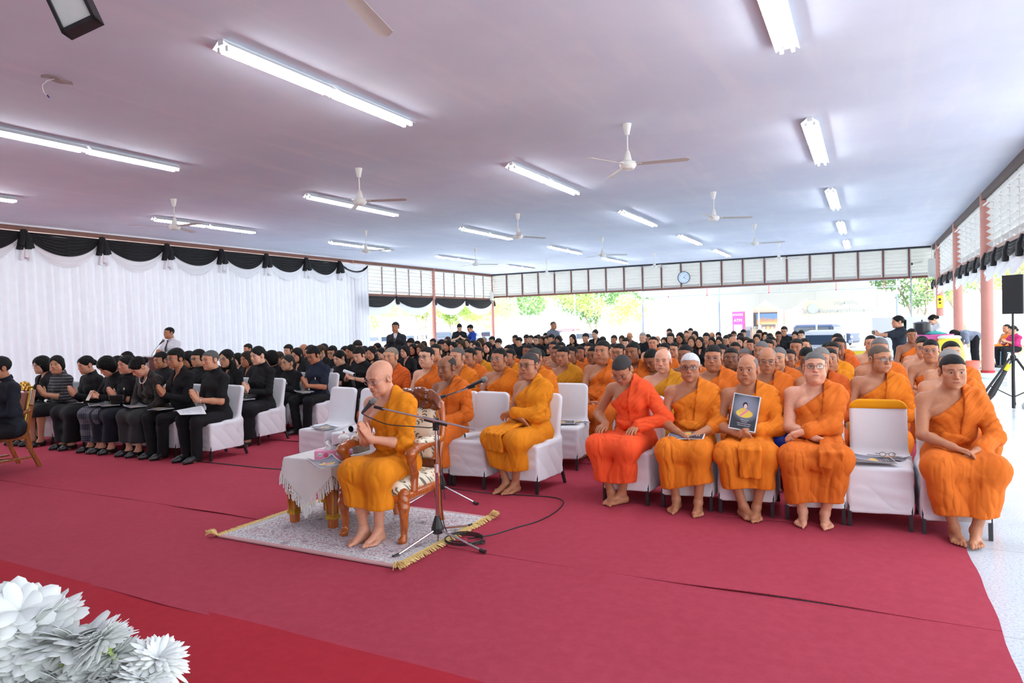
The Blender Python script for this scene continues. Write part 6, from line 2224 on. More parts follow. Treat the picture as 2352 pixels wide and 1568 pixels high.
# second and third rows of the left block
b, J = lay2(592, 798, 2, 'young woman with bun in black jacket praying at the end of the second left row', 40, skin='light', hair='bun', female=True, skirt=True, hem=.10, head=(-4, 8, 0), eyes=.3, wai=(0, -.29, .20), lean=4, topname='jacket', res=.0092, sres=.012, fine=.0048, haircol=(.008, .008, .009)); earrings(b, J); b592 = b
b, J = lay2(520, 806, 2, 'long-haired woman with large glasses behind the grey-cropped man', 41, skin='mid', hair='long', female=True, skirt=True, hem=.15, specs=('big', 'metal'), arms='lap', collar='v', topname='blouse', head=(8, 0, 0))
lay2(455, 806, 2, 'man with black glasses and raised black hair behind the praying men', 42, skin='mid', hair='quiff', specs=('rect', 'dark'), arms='lap')
lay2(432, 811, 2.35, 'woman with short puffed hair praying behind the man in glasses', 43, skin='tan', hair='puff', female=True, skirt=True, topname='blouse', chair=False)
lay2(369, 811, 2, 'older man with smooth black hair behind the suited man', 44, skin='tan', hair='short', arms='lap', head=(0, 0, 0))
lay2(291, 809, 3, 'woman with parted black hair behind the swept-haired woman', 45, skin='mid', hair='bun', female=True, skirt=True, arms='lap', topname='blouse')
lay2(268, 822, 2, 'woman with glasses half hidden behind the phone holder', 46, skin='mid', hair='puff', female=True, skirt=True, specs=('rect', 'metal'), arms='lap', topname='blouse')
b, J = lay2(720, 799, 3, 'young man in navy short-sleeved shirt and black glasses praying in the third left row', 47, skin='tan', hair='quiff', top_col=NAVY, sleeve='short', specs=('rect', 'dark'), head=(-4, 14, 0), wai=(0, -.29, .22), res=.0092, sres=.012, fine=.0048, collar='band'); bnv = b
MB().cbox(J['U'](.08, -.155, .30), (.008, .008, .035)).build('white_ribbon', PAPER, b)
b, J = lay2(660, 817, 3, 'older woman with gold-rimmed glasses, pearl earrings and white ribbon, praying', 48, skin='mid', hair='bun', haircol=(.03, .028, .026), female=True, skirt=True, specs=('big', 'metal'), head=(0, -6, 0), topname='blouse'); earrings(b, J)
MB().cbox(J['U'](.08, -.165, .30), (.010, .008, .035)).build('white_ribbon', PAPER, b)
lay2(567, 810, 3, 'woman with brown bobbed hair praying behind the young woman in jacket', 49, skin='tan', hair='bob', haircol=(.03, .02, .014), female=True, skirt=True, collar='v', topname='blouse')
lay2(622, 808, 3, 'woman with a smooth black bob turned away behind the white chair', 50, skin='mid', hair='bob', female=True, skirt=True, head=(-50, 4, 0), topname='blouse')
b, J = lay2(825, 800, 4, 'young man in black reading from a rolled booklet with silver watch', 51, skin='light', hair='quiff', haircol=(.014, .012, .011), sleeve='half', arms='hold', hold=(-.03, -.31, .27), head=(-4, 14, 0), eyes=.2, res=.0092, sres=.012, fine=.0048); bm825 = b; watch(b, J, 1, SILVER)
b, J = lay2(779, 807, 4, 'young woman with tied-back hair reading an open dark booklet', 52, skin='light', hair='tail', female=True, skirt=True, arms='hold', hold=(-.06, -.32, .18), head=(-4, 12, 0), eyes=.2, sleeve='half', topname='blouse'); bl779 = b

# what lies on their laps
def lap_pt(b, x, y, z): return world(b, (x, y, z))
p = lap_pt(b8, .0, -.43, .645); sheet('open white printed sheet on the lap of the grey-cropped man', lay(p[0], p[1], p[2], -25, 0, 0), .42, .30, .035)
p = lap_pt(b7, .0, -.36, .648); booklet('memorial booklet on the lap of the suited man', lay(p[0], p[1], p[2], 80, 0, 0), -.02)
p = lap_pt(b6, -.03, -.36, .655); booklet('memorial booklet under the hands of the woman in lace sleeves', lay(p[0], p[1], p[2], 75, 0, 0), .02)
p = lap_pt(b5, -.02, -.36, .655); booklet('memorial booklet on the lap of the woman with the brooch', lay(p[0], p[1], p[2], 70, 0, 0), .012)
p = lap_pt(b4, .0, -.37, .655); booklet('memorial booklet on the woven skirt of the phone holder', lay(p[0], p[1], p[2], 62, 0, 0), .012)
p = lap_pt(b2, .05, -.30, .66); q = lap_pt(b2, .33, -.42, .67)
roll_paper('rolled white paper on the lap of the woman in striped blouse', (p[0], p[1], p[2]), (q[0], q[1], q[2]), .022)
p = lap_pt(b592, -.02, -.36, .652); booklet('white papers on the lap of the young woman in jacket', lay(p[0], p[1], p[2], 70, 0, 0), .03, back=True)
def handbag(lab, M4, w, h, dpt):
    o = empty('handbag', (0, 0, 0), 0, lab, 'handbag'); o.matrix_world = M4
    d = SDF().u(s_box((0, 0, h / 2), (w / 2, dpt / 2, h / 2), .02)); d.u(s_box((0, -dpt * .1, h * .7), (w / 2 + .004, dpt / 2 + .004, h * .3), .015), .004)
    sdf_obj('body', d, .006, LEATHER, o)
    MB().tube([(-w * .4, 0, h * .9), (-w * .3, 0, h * 1.3), (0, 0, h * 1.45), (w * .3, 0, h * 1.3), (w * .4, 0, h * .9)], .006, 6).build('strap', LEATHER, o, smooth=60)
    MB().cbox((0, -dpt / 2 - .006, h * .5), (.03, .006, .02)).build('clasp', SILVER, o)
p = lap_pt(b592, .02, -.30, .668); handbag('black quilted handbag on the papers of the young woman in jacket', lay(p[0], p[1], p[2], 15), .20, .055, .11)
p = lap_pt(b5, .06, -.27, .66); handbag('black leather handbag on the lap of the woman with the brooch', lay(p[0], p[1], p[2], 30), .20, .13, .09)
p = lap_pt(bnv, .0, -.36, .655); booklet('memorial booklet on the knees of the young man in navy', lay(p[0], p[1], p[2], 65, 0, 0), .02)
p = lap_pt(bl779, -.05, -.36, .80); booklet('open dark booklet held up by the young woman with tied-back hair', Matrix.Translation(p) @ Matrix.Rotation(math.radians(-20), 4, 'Z') @ Matrix.Rotation(math.radians(55), 4, 'X'), .03, letters=False)
p = lap_pt(bm825, -.14, -.36, .90); q = lap_pt(bm825, .10, -.38, .84); roll_paper('rolled booklet held by the young man with silver watch', tuple(p), tuple(q), .028)
p = world(b4, J4b['W'][1] * .5 + J4b['W'][-1] * .5 + V3(0, -.10, .03))
o = MB().box((-.037, -.075, -.004), (.037, .075, .004)).build('phone', plain('phone_back', srgb(196, 176, 164), .25, metal=.4), bevel=.003)
o.matrix_world = Matrix.Translation(p) @ Matrix.Rotation(math.radians(60), 4, 'X')
tag(o, 'pale smartphone in the hands of the bowed short-haired woman', 'phone')

# --- the speaker at the lectern and others who stand
def standing(px, py, Yp, lab, seed, **kw):
    base = L_(**MID); base.update(pz=.93, top=1.70, arms='front', hair='short', lean=1)
    base.update(kw)
    rz = base.pop('rz', 0); fl_ = base.pop('floor', 0.0)
    return person(px, py, 0, base, lab, rz=rz, seed=seed, chair=False, Yp=Yp, floor=fl_)


TIE = plain('black_tie', (.012, .012, .014), .5)
def tie(b, J, mat=TIE, y=-.14):
    U = J['U']
    m = MB()
    a, c, e = U(0, -.085, .475), U(0, -.150, .33), U(0, -.150, .10)
    m.tube([a, a + V3(0, -.012, -.03)], [.018, .012], 8)
    m.add([a + V3(-.012, -.012, -.03), a + V3(.012, -.012, -.03), c + V3(.028, -.012, 0), e + V3(.036, -.018, .03), e + V3(0, -.018, -.02), e + V3(-.036, -.018, .03), c + V3(-.028, -.012, 0)], [(0, 1, 2, 6), (6, 2, 3, 5), (5, 3, 4)])
    m.build('tie', mat, b)


WSHIRT = cloth_objcolor('white_shirt_cloth', .75, .05, 700, .2, 10, 0)
b, J = standing(388, 751, 9.85, 'man in white shirt and black tie standing at the lectern', 60, hair='crop', haircol=(.012, .011, .011), topmat=WSHIRT, top_col=(.74, .75, .80), collar='point', arms='hold', hold=(-.04, -.26, .24), skin='tan', fat=1.15, jaw=1.08, rz=8, head=(-16, 4, 0)); tie(b, J)
b, J = standing(908, 740, 13.4, 'man in black suit and white shirt standing guard before the left column', 61, hair='short', haircol=(.02, .018, .017), top_col=(.022, .024, .03), arms='front', skin='tan', rz=22, collar='v', topname='jacket', fat=1.05)
d = SDF().u(s_caps(J['U'](0, -.075, .47), J['U'](0, -.122, .30), .045, .012), 0); sdf_obj('shirt_front', d, .008, WHITE_PAINT, b); tie(b, J, y=-.15)
standing(1055, 744, 20.0, 'man in black polo shirt standing and looking down at his camera', 62, sleeve='short', arms='hold', hold=(0, -.26, .27), head=(0, 26, 0), skin='light', rz=35, collar='point')
standing(1080, 746, 20.3, 'man in bright blue printed shirt seen half from behind', 63, top_col=srgb(36, 64, 150), arms='hold', hold=(0, -.26, .2), head=(0, 22, 0), rz=-40)
standing(1271, 738, 19.5, 'shaven man in grey shirt walking past the back rows', 64, hair='thin', haircol=(.06, .05, .05), top_col=srgb(104, 108, 122), arms='hold', hold=(0, -.26, .22), rz=70, skin='tan', fat=1.12)
b, J = standing(2062, 725, 16.4, 'woman in dark T-shirt with ponytail raising her phone in both hands', 65, hair='tail', female=True, top_col=(.022, .028, .040), sleeve='half', arms='hold', hold=(0, -.42, .36), rz=-72, skin='mid', head=(0, 2, 0), haircol=(.010, .009, .010), topname='t_shirt')
p = world(b, (J['W'][1] + J['W'][-1]) / 2 + V3(0, -.10, .05))
o = MB().box((-.075, -.004, -.037), (.075, .004, .037)).build('phone', BLACK_PLASTIC, bevel=.003); o.location = p; o.rotation_euler = (0, 0, math.radians(-72)); tag(o, 'black phone held up by the woman with the ponytail', 'phone')
standing(2143, 723, 21.6, 'woman in white T-shirt with bun stirring the pot', 66, hair='bun', female=True, topmat=WSHIRT, top_col=(.78, .79, .82), sleeve='half', arms='hold', hold=(0, -.36, .05), rz=-75, head=(0, 22, 0), skin='light', topname='t_shirt', lean=10)
b, J = standing(2194, 780, 23.0, 'person in grey shirt and dark apron bending over behind the column', 67, hair='bob', female=True, top_col=srgb(120, 126, 142), sleeve='half', arms='hold', hold=(0, -.30, .40), rz=-80, lean=78, head=(0, 10, 0), topname='t_shirt')
b, J = person(2326, 748, 0, dict(L_(**MID), hair='bun', female=True, top_col=srgb(176, 40, 100), sleeve='half', arms='hold', hold=(0, -.28, .30), skin='mid', topname='t_shirt', lean=6), 'person in magenta shirt sitting on the blue stool beyond the column', rz=-62, chair=False, seed=68, Yp=stl_y if 'stl_y' in globals() else at_z(2312, 842, 0)[1], floor=0.0)
person(2312, 744, 0, dict(K(**LOW), arms='lap', robe='orange', skin='tan', hair='crop'), 'monk in orange robe half hidden behind the magenta-shirted sitter', rz=-55, chair=False, seed=69, Yp=at_z(2312, 842, 0)[1] + .9, floor=0.0)

# --- the other monks, row by row
MONKS = '''1078 800 3 o3 s|1000 791 3 a2|1236 803 3 o3|1293 797 3 y3|1496 803 3 o4 d|1574 793 3 o4|1453 787 3 o4|1679 800 3 o5|1788 799 3 o2 g|1905 801 3 a3|2020 777 3 o3 g|2185 785 3 o2
1097 797 4 y3|1280 794 4 d4|1170 802 4 a3|1312 796 4 o4|1362 797 4 d4 s|1421 790 4 o3 s|1655 791 4 a3|1712 801 4 o3 g|1748 785 4 o3 g|1852 799 4 o4 d|1813 803 4.4 o3 s|1911 786 4 a4|2138 781 4 o3 s
1213 790 5 o4|1332 793 5 o4|1168 791 5 o3|1408 788 5 o2|1525 787 5 o2|1688 785 5 o4|1829 777 5 o3|1927 774 5 d4 s|1763 778 5 o3|2120 776 5 o2 s|1287 784 5 a3|1900 786 5 o4
1271 783 6 d3|1352 787 6 d2|1548 786 6 o2 s|1770 771 6 o4|1847 776 6 o2 b|1923 765 6.5 o2|2000 769 6 o2 b|2118 771 6 o2|1500 772 7 o2|2094 754 8.6 o4'''
SK = ['pink', 'light', 'mid', 'tan', 'brown', 'dark']
RB = dict(o='deep', a='amber', y='ochre', d='rust')
protos = {}


def proto(key, P, seed):
    if key not in protos:
        b, J = build_person(dict(P, top=1.32), seed)
        protos[key] = [b, J, False]
    return protos[key]


def place_proto(key, P, seed, px, py, Yp, rz, floor):
    b, J, used = proto(key, P, seed)
    if used: b = copy_tree(b)
    protos[key][2] = True
    c = J['Hc'] + V3(0, 0, .121 * J['hs'])
    s = 1.0
    for _ in range(3):
        o = rot('Z', rz) @ (c * s)
        T = at_y(px, py, Yp + o[1])
        s = min(max((T[2] - floor) / c[2], .90), 1.09)
    b.scale = (s, s, s)
    b.location = (T[0] - o[0], Yp, floor); b.rotation_euler = (0, 0, math.radians(rz))
    return b


CROWD = []
rr_ = random.Random(21)
for line in MONKS.split('\n'):
    for it in line.split('|'):
        f = it.split()
        px, py, row = float(f[0]), float(f[1]), float(f[2])
        rc, sk = RB[f[3][0]], SK[int(f[3][1])]
        fl_ = f[4] if len(f) > 4 else ''
        yaw = rr_.choice((-14, -8, -3, 2, 6))
        P = K(**(MID if row <= 4.5 else LOW))
        P.update(arms='lap', cuff=.85, fat=rr_.choice((1.0, 1.1, 1.2)), lean=3)
        if row <= 4.5:
            P.update(hair={'g': 'crop', 'b': 'thin'}.get(fl_, 'crop'), haircol=(GREYH if fl_ == 'g' else DKH), skin=sk, robe=rc, head=(yaw, 26 if fl_ == 'd' else rr_.uniform(-3, 5), rr_.uniform(-4, 4)), eyes=.15 if fl_ == 'd' else .5, jaw=rr_.uniform(.92, 1.1), cheek=rr_.uniform(.9, 1.2), nose=rr_.uniform(.9, 1.15))
            if fl_ == 's': P['specs'] = ('rect', rr_.choice(('metal', 'dark')))
            b, _ = person(px, py, row, P, '', chair=(row < 3.9), seed=int(px) % 50, chairlab='')
        else:
            v = {'s': 1, 'b': 2}.get(fl_, int(px) % 3 + 3)
            P.update(hair='thin' if v == 2 else 'crop', head=((-10, -10, 0, 4, -12, -4)[v], 2, 0), jaw=(1, 1, 1.02, .95, 1.08, 1)[v])
            if v == 1: P['specs'] = ('rect', 'dark')
            b = place_proto(('k', v), P, 70 + v, px, py, ROW(row), rr_.uniform(-6, 6), .01)
            b.color = (*SKINS[sk], .5)
            for ch in b.children:
                if ch.name.startswith(('robe', 'shoulder')): ch.color = (*ROBES[rc], 1)
        CROWD.append(('monks', int(row), px, b, 'monk in %s robe%s' % ({'deep': 'orange', 'amber': 'amber', 'ochre': 'ochre', 'rust': 'rust'}[rc], {'s': ' with glasses', 'g': ' with grey hair', 'd': ' with bowed head', 'b': ' with shaven head'}.get(fl_, ''))))

# --- everyone in black further back: code m man, g grey man, b bald man, s man with glasses, l long hair, o bob, u bun, t tied hair; w = praying
LAY = '''545 812 4 o|640 808 4 t|682 800 4 l|763 795 5 s|735 793 5 t|713 794 5 m|806 792 5 u w|853 796 5 l|569 790 7 m|662 792 6 m|697 790 6 b|743 791 6 m|792 795 6 t|836 795 6 u|874 799 6 t|821 783 7 m|866 788 8 l
889 790 8 u|906 790 9 m|920 787 9 m|930 794 6 o|948 790 7 l|966 790 7 o|943 778 9 m|958 783 10 m|973 784 10 o|994 778 11 m|1014 781 9 m|1028 782 8 l|1028 774 12 o|1041 786 8 l|1054 781 10 u|1060 783 9 o|1073 778 11 l|1086 782 9 l|1094 785 8 l|1103 777 10 o|1111 773 12 g|1130 773 12 m w|1145 778 10 m|1120 786 8 l|1183 770 13 m|1192 775 11 m w|1209 769 14 m|1219 770 13 m|1231 771 12 s|1244 772 13 u|1256 772 13 o|1266 768 12 m w|1253 765 15 m|1236 768 15 u|1282 772 12 o|1315 768 12 l w|1345 766 12 m|1367 757 14 u w|1384 774 11 m|1410 770 12 m|1428 771 13 o|1446 763 13 b|1476 763 11 g|1437 776 10 m
1488 768 13 m|1537 755 16 m|1510 771 13 b|1525 775 11 l|1540 765 11 m|1562 764 11 l|1588 773 10 l w|1607 774 10 l|1586 754 18 m|1596 761 14 o|1576 759 17 u|1578 765 13 b|1622 765 12 m|1635 763 14 b|1650 763 14 u|1635 775 11 u|1652 774 11 l|1668 770 12 m|1676 768 13 m|1683 772 9 b|1685 761 15 m|1707 757 16 m|1700 765 13 o|1700 772 10 u|1714 775 10 l|1724 782 9 m|1738 768 11 l|1744 758 14 m|1757 763 14 l|1768 766 13 m|1788 761 14 s|1801 750 15 s w|1826 761 14 u|1840 759 14 m'''
SKL = ['light', 'mid', 'tan', 'light', 'mid']
cnt = 0
for line in LAY.split('\n'):
    for it in line.split('|'):
        f = it.split()
        px, py, row, code = float(f[0]), float(f[1]), float(f[2]), f[3]
        w = len(f) > 4 or (cnt % 3 == 0)
        far = row >= 7
        P = L_(**(dict(res=.02, sres=.026, fine=.012, lod=1) if far else LOW))
        P.update(arms='wai' if w else 'lap', lean=5, head=((-6, 4)[cnt % 2], (2, 8)[(cnt // 2) % 2], 0), eyes=.5)
        fem = code in 'lout'
        P['hair'] = {'m': ('short', 'quiff', 'short', 'bowl')[cnt % 4], 'g': 'crop', 'b': None, 's': 'short', 'l': 'long', 'o': 'bob', 'u': 'bun', 't': 'tail'}[code]
        if code == 'g': P['haircol'] = (.3, .29, .29)
        if code == 's': P['specs'] = ('rect', 'dark')
        P['collar'] = 'v' if (fem or cnt % 3 == 1) else 'band'
        if fem: P.update(female=True, skirt=True, hem=.2, topname='blouse')
        if px == 682 or row <= 5: P.update(fine=.007)
        key = ('l', code, P['hair'], w, far, P['head'][0], P['head'][1] if not far else 0, P['collar'])
        b = place_proto(key, P, 90 + len(protos), px, py, ROW(row), rr_.uniform(-8, 8), .01 if row < 7 else 0.0)
        sk = SKL[(cnt * 7) % 5] if not (code == 'b') else 'tan'
        b.color = (*SKINS[sk], .5)
        for ch in b.children:
            if ch.name.startswith('hair') and code != 'g':
                k = (cnt * 5) % 7
                ch.color = (*((.012, .010, .010) if k < 5 else ((.05, .026, .014) if fem else (.016, .013, .012))), 1)
        d = {'m': 'man with short black hair', 'g': 'grey-haired man', 'b': 'bald man', 's': 'man with glasses', 'l': 'long-haired woman', 'o': 'bob-haired woman', 'u': 'woman with pinned-up hair', 't': 'woman with tied-back hair'}[code]
        CROWD.append(('people in black', int(row), px, b, d + (' praying' if w else '') + ' in black'))
        cnt += 1
        if row <= 4: place_chair(b.location[0], b.location[1], 0, 'white covered chair in the fourth left row, under the %s' % d)
rows = {}
for c in CROWD: rows.setdefault((c[0], c[1]), []).append(c)
for (blk, row), L in rows.items():
    L.sort(key=lambda c: c[2])
    for i, c in enumerate(L):
        tag(c[3], '%s, %s of row %s %s' % (c[4], ('leftmost' if i == 0 else ('rightmost' if i == len(L) - 1 else NTH[i] + ' from left')), ['zero', 'one', 'two', 'three', 'four', 'five', 'six', 'seven', 'eight', 'nine', 'ten', 'eleven', 'twelve', 'thirteen', 'fourteen', 'fifteen', 'sixteen', 'seventeen', 'eighteen'][row], 'of monks' if blk == 'monks' else 'in black'), 'person', '%s in row %d' % (blk, row))
# chairs made for people labelled only now
i = 0
for o in list(COL.objects):
    if o.name.startswith('covered_chair') and o.parent is None and len(str(o.get('label', '')).split()) < 4:
        near = min((c for c in CROWD), key=lambda c: (c[3].location[0] - o.location[0]) ** 2 + (c[3].location[1] - o.location[1]) ** 2)
        o['label'] = 'white chair under ' + ' '.join(near[3]['label'].replace(',', '').split()[:13])
# ------------------------------------------------------------------ things at the hall's right side and behind the crowd
sp = at_z(2328, 940, 0)
zs = lambda x, y: at_y(x, y, sp[1])
st_ = empty('speaker_stand', (sp[0], sp[1], 0), 0, 'black tripod speaker stand on the pale floor at the right edge', 'speaker stand')
ztop = zs(2328, 720)[2]
MB().tube([(0, 0, .02), (0, 0, .95)], .024, 12).build('lower_pole', BLACK_PLASTIC, st_, smooth=50)
MB().tube([(0, 0, .9), (0, 0, ztop)], .017, 12).build('upper_pole', BLACK_PLASTIC, st_, smooth=50)
MB().lathe([(.03, .80), (.045, .81), (.045, .88), (.03, .9)], n=12).build('collar', BLACK_PLASTIC, st_)
for k in range(3):
    a = math.radians(200 + 120 * k)
    c, s = math.cos(a), math.sin(a)
    lg = MB().tube([(c * .05, s * .05, .84), (c * .62, s * .62, .02)], .019, 10).build('leg', BLACK_PLASTIC, st_, smooth=50)
    MB().tube([(c * .60, s * .60, .045), (c * .65, s * .65, .0)], .024, 8).build('rubber_foot', BLACK_PLASTIC, lg)
    MB().tube([(c * .03, s * .03, .22), (c * .36, s * .36, .40)], .009, 8).build('brace', BLACK_PLASTIC, st_)
sk = empty('loudspeaker', (sp[0] + .02, sp[1], ztop), math.radians(-42), 'tall black and white loudspeaker on the tripod stand at the right edge', 'loudspeaker')
hh = zs(2320, 632)[2] - ztop
MB().box((-.16, -.02, 0), (.16, .30, hh)).build('cabinet', plain('pale_cabinet', srgb(214, 208, 200), .5), sk, bevel=.01)
MB().box((-.165, -.05, -.005), (.165, -.02, hh + .005)).build('grille', plain('speaker_grille', (.012, .013, .015), .7, noise=.5, scale=300), sk, bevel=.006)
MB().box((.161, .10, hh - .10), (.166, .22, hh - .06)).build('handle', BLACK_PLASTIC, sk)
um = empty('umbrella', (sp[0] - .10, sp[1] - .12, .0), 0, 'closed black umbrella with a yellow band hooked on the speaker stand', 'umbrella')
U0, U1 = Vector((.10, .10, .86)), Vector((-.32, -.05, .06))
pt = lambda t: U0.lerp(U1, t)
m = MB(); m.tube([pt(.18), pt(.35), pt(.5), pt(.75), pt(.93), pt(.97)], [.028, .034, .045, .052, .018, .006], 12)
m.build('canopy', BLACK_PLASTIC, um, smooth=60)
MB().tube([pt(.14), pt(.27)], [.035, .036], 12).build('band', plain('yellow_band', srgb(232, 214, 40), .5), um)
m = MB(); m.tube([pt(0) + Vector((-.09, 0, .0)), pt(0) + Vector((-.08, 0, .06)), pt(0) + Vector((-.03, 0, .085)), pt(0), pt(.2)], .012, 8); m.tube([pt(.96), pt(1.05)], .005, 6)
m.build('handle', BLACK_PLASTIC, um, smooth=60)

bk = at_z(2245, 838, 0); bk = (bk[0] - .25, bk[1] - 1.2)
def bucket(name, loc, r0, r1, h, mat, label, cat, group=None):
    o = empty(name, loc, 0, label, cat, group)
    MB().lathe([(0, 0), (r0, 0), (r1, h), (r1 + .012, h), (r1 + .012, h - .02), (r1 - .004, h - .006), (r0 - .006, .01), (0, .01)], n=28).build('body', mat, o, smooth=50)
    MB().tube([(r1 * math.cos(a), -.02 - .10 * math.sin(a * 1), h - .03 - .14 * math.sin(a)) for a in np.linspace(0, PI, 12)], .006, 6).build('handle', WHITE_PAINT, o)
    return o


bp = at_z(2233, 858, 0)
bucket('bucket', (bp[0], bp[1], 0), .15, .20, .34, plain('coral_plastic', srgb(244, 130, 120), .4), 'coral pink plastic bucket beside the yellow barrel', 'bucket')
bp = at_z(2195, 866, 0)
o = empty('barrel', (bp[0] - .1, bp[1] + .3, 0), 0, 'bright yellow tall plastic bin beside the right row of columns', 'bin')
MB().lathe([(0, 0), (.30, 0), (.33, .05), (.34, .55), (.30, .78), (.24, .92), (.24, .96), (0, .96)], n=28).build('body', plain('yellow_plastic', srgb(244, 226, 60), .4), o, smooth=50)
MB().lathe([(0, .96), (.26, .96), (.26, 1.0), (.20, 1.03), (0, 1.04)], n=28).build('lid', plain('white_lid', (.82, .82, .8), .4), o, smooth=40)

# serving tables behind the right-hand monks
YT = 21.0
def serving_table(label, x0, x1, y, zt, mat, skirt):
    o = empty('serving_table', ((x0 + x1) / 2, y, 0), 0, label, 'table')
    w = (x1 - x0) / 2
    MB().box((-w, -.38, zt - .04), (w, .38, zt)).build('table_top', mat, o)
    MB().grid(lambda u, v: (-w + 2 * w * u, -.40 - .015 * math.sin(40 * u) * (1 - v), zt - .02 - .68 * (1 - v)), 60, 6, .004).build('skirt', skirt, o, smooth=60)
    for sx in (-1, 1):
        for sy in (-1, 1): MB().beam((sx * (w - .06), sy * .33, 0), (sx * (w - .06), sy * .33, zt - .04), .03).build('leg', STEEL, o)
    return o


YEL = plain('yellow_satin', srgb(236, 214, 70), .5, noise=.06, scale=5)
WHT = plain('white_table_cloth', (.86, .86, .88), .6, noise=.03, scale=4)
a, b = at_y(1938, 800, 18.6), at_y(2012, 800, 18.6)
serving_table('long table with white top and yellow skirt behind the masked monk', a[0] - .3, b[0] + .3, 18.6, .78, WHT, YEL)
a, b = at_y(2095, 800, YT), at_y(2175, 800, YT)
serving_table('folding table carrying the black pot and pink basin', a[0] - .2, b[0] + .1, YT, .78, WHT, WHT)
c = at_y(2118, 764, YT)
po = empty('stock_pot', (c[0], YT, .78), 0, 'tall black lidded stock pot on the serving table', 'pot')
zt = at_y(2118, 743, YT)[2] - .78
MB().lathe([(0, 0), (.19, 0), (.20, .02), (.20, zt), (0, zt)], n=28).build('body', plain('black_enamel', (.02, .022, .025), .3), po, smooth=50)
MB().lathe([(.21, zt - .005), (.21, zt + .02), (.10, zt + .05), (0, zt + .055)], n=28).build('lid', plain('black_enamel2', (.03, .033, .036), .3), po, smooth=50)
MB().ball((0, 0, zt + .08), (.02, .02, .025)).build('knob', BLACK_PLASTIC, po)
c = at_y(2148, 785, YT - .3)
ba = empty('basin', (c[0], YT - .15, .78), 0, 'large translucent pink plastic basin on the serving table', 'basin')
MB().lathe([(0, 0), (.30, 0), (.40, .24), (.43, .26), (.43, .275), (.39, .262), (.29, .012), (0, .012)], n=32).build('body', plain('pink_plastic', srgb(250, 110, 190), .35, trans=.15), ba, smooth=50)
for k in range(5): MB().lathe([(0, 0), (.05, 0), (.06, .12), (.056, .12), (.046, .006), (0, .006)], (.13 * math.cos(k * 1.26), .13 * math.sin(k * 1.26), .02), 14).build('bowl', plain('pink_bowl', srgb(255, 150, 205), .4), ba, smooth=50)
ld = MB().lathe([(.25, .0), (.26, .02), (.14, .06), (.05, .075), (0, .078)], n=28); ld.ball((0, 0, .09), (.02, .02, .02))
o = ld.build('food_cover', plain('teal_plastic', srgb(50, 176, 170), .35), smooth=50); o.location = (c[0] + .02, YT - .1, 1.06)
tag(o, 'teal plastic dome resting on the pink basin', 'food cover')
# white partition board and thin pole
a, b = at_y(2003, 750, 24.5), at_y(2142, 750, 24.5)
z1 = at_y(2060, 728, 24.5)[2]
o = MB().box((a[0], 24.48, .05), (b[0] + .4, 24.54, z1)).build('partition_board', plain('white_board', (.80, .82, .84), .6))
tag(o, 'large plain white board behind the woman taking a picture', 'board')
a = at_y(2093, 700, 30)
o = MB().tube([(a[0], 30, 0), (a[0], 30, 3.2)], .022, 8).build('pole', plain('grey_steel', srgb(150, 160, 166), .4, metal=.5)); tag(o, 'thin grey steel pole below the back right louvres', 'pole')

# stool and its sitter's place beside the column
stl = at_z(2312, 842, 0)
so = empty('stool', (stl[0], stl[1], 0), 0, 'pale blue plastic stool under the sitter in the magenta shirt', 'stool')
SB = plain('pale_blue_plastic', srgb(176, 214, 240), .4)
MB().box((-.17, -.17, .42), (.17, .17, .45)).build('seat', SB, so, bevel=.01)
for sx in (-1, 1):
    for sy in (-1, 1): MB().beam((sx * .17, sy * .17, 0), (sx * .14, sy * .14, .43), .045).build('leg', SB, so)

# ------------------------------------------------------------------ outside
GZ = -.6
LEAFM = {}


def leaf_material(name, c0, c1):
    t = NT(name)
    n = t.noise(.9, detail=2)
    col = t.mix(n, c0, c1)
    d = t.n('BsdfDiffuse'); t.set(d.inputs[0], col)
    tr = t.n('BsdfTranslucent'); t.set(tr.inputs[0], t.mix(1, col, (1.2, 1.25, .8), 'MULTIPLY'))
    mx = t.n('MixShader'); mx.inputs[0].default_value = .45
    t.t.links.new(d.outputs[0], mx.inputs[1]); t.t.links.new(tr.outputs[0], mx.inputs[2]); t.t.links.new(mx.outputs[0], t.out.inputs[0])
    return t.m


LEAF_L = leaf_material('light_leaves', srgb(150, 176, 116), srgb(206, 220, 166))
LEAF_D = leaf_material('deep_leaves', srgb(104, 142, 108), srgb(150, 180, 140))
LEAF_Y = leaf_material('yellow_leaves', srgb(220, 222, 150), srgb(238, 236, 190))
BARK = plain('pale_bark', srgb(176, 166, 154), .9, noise=.3, scale=9)


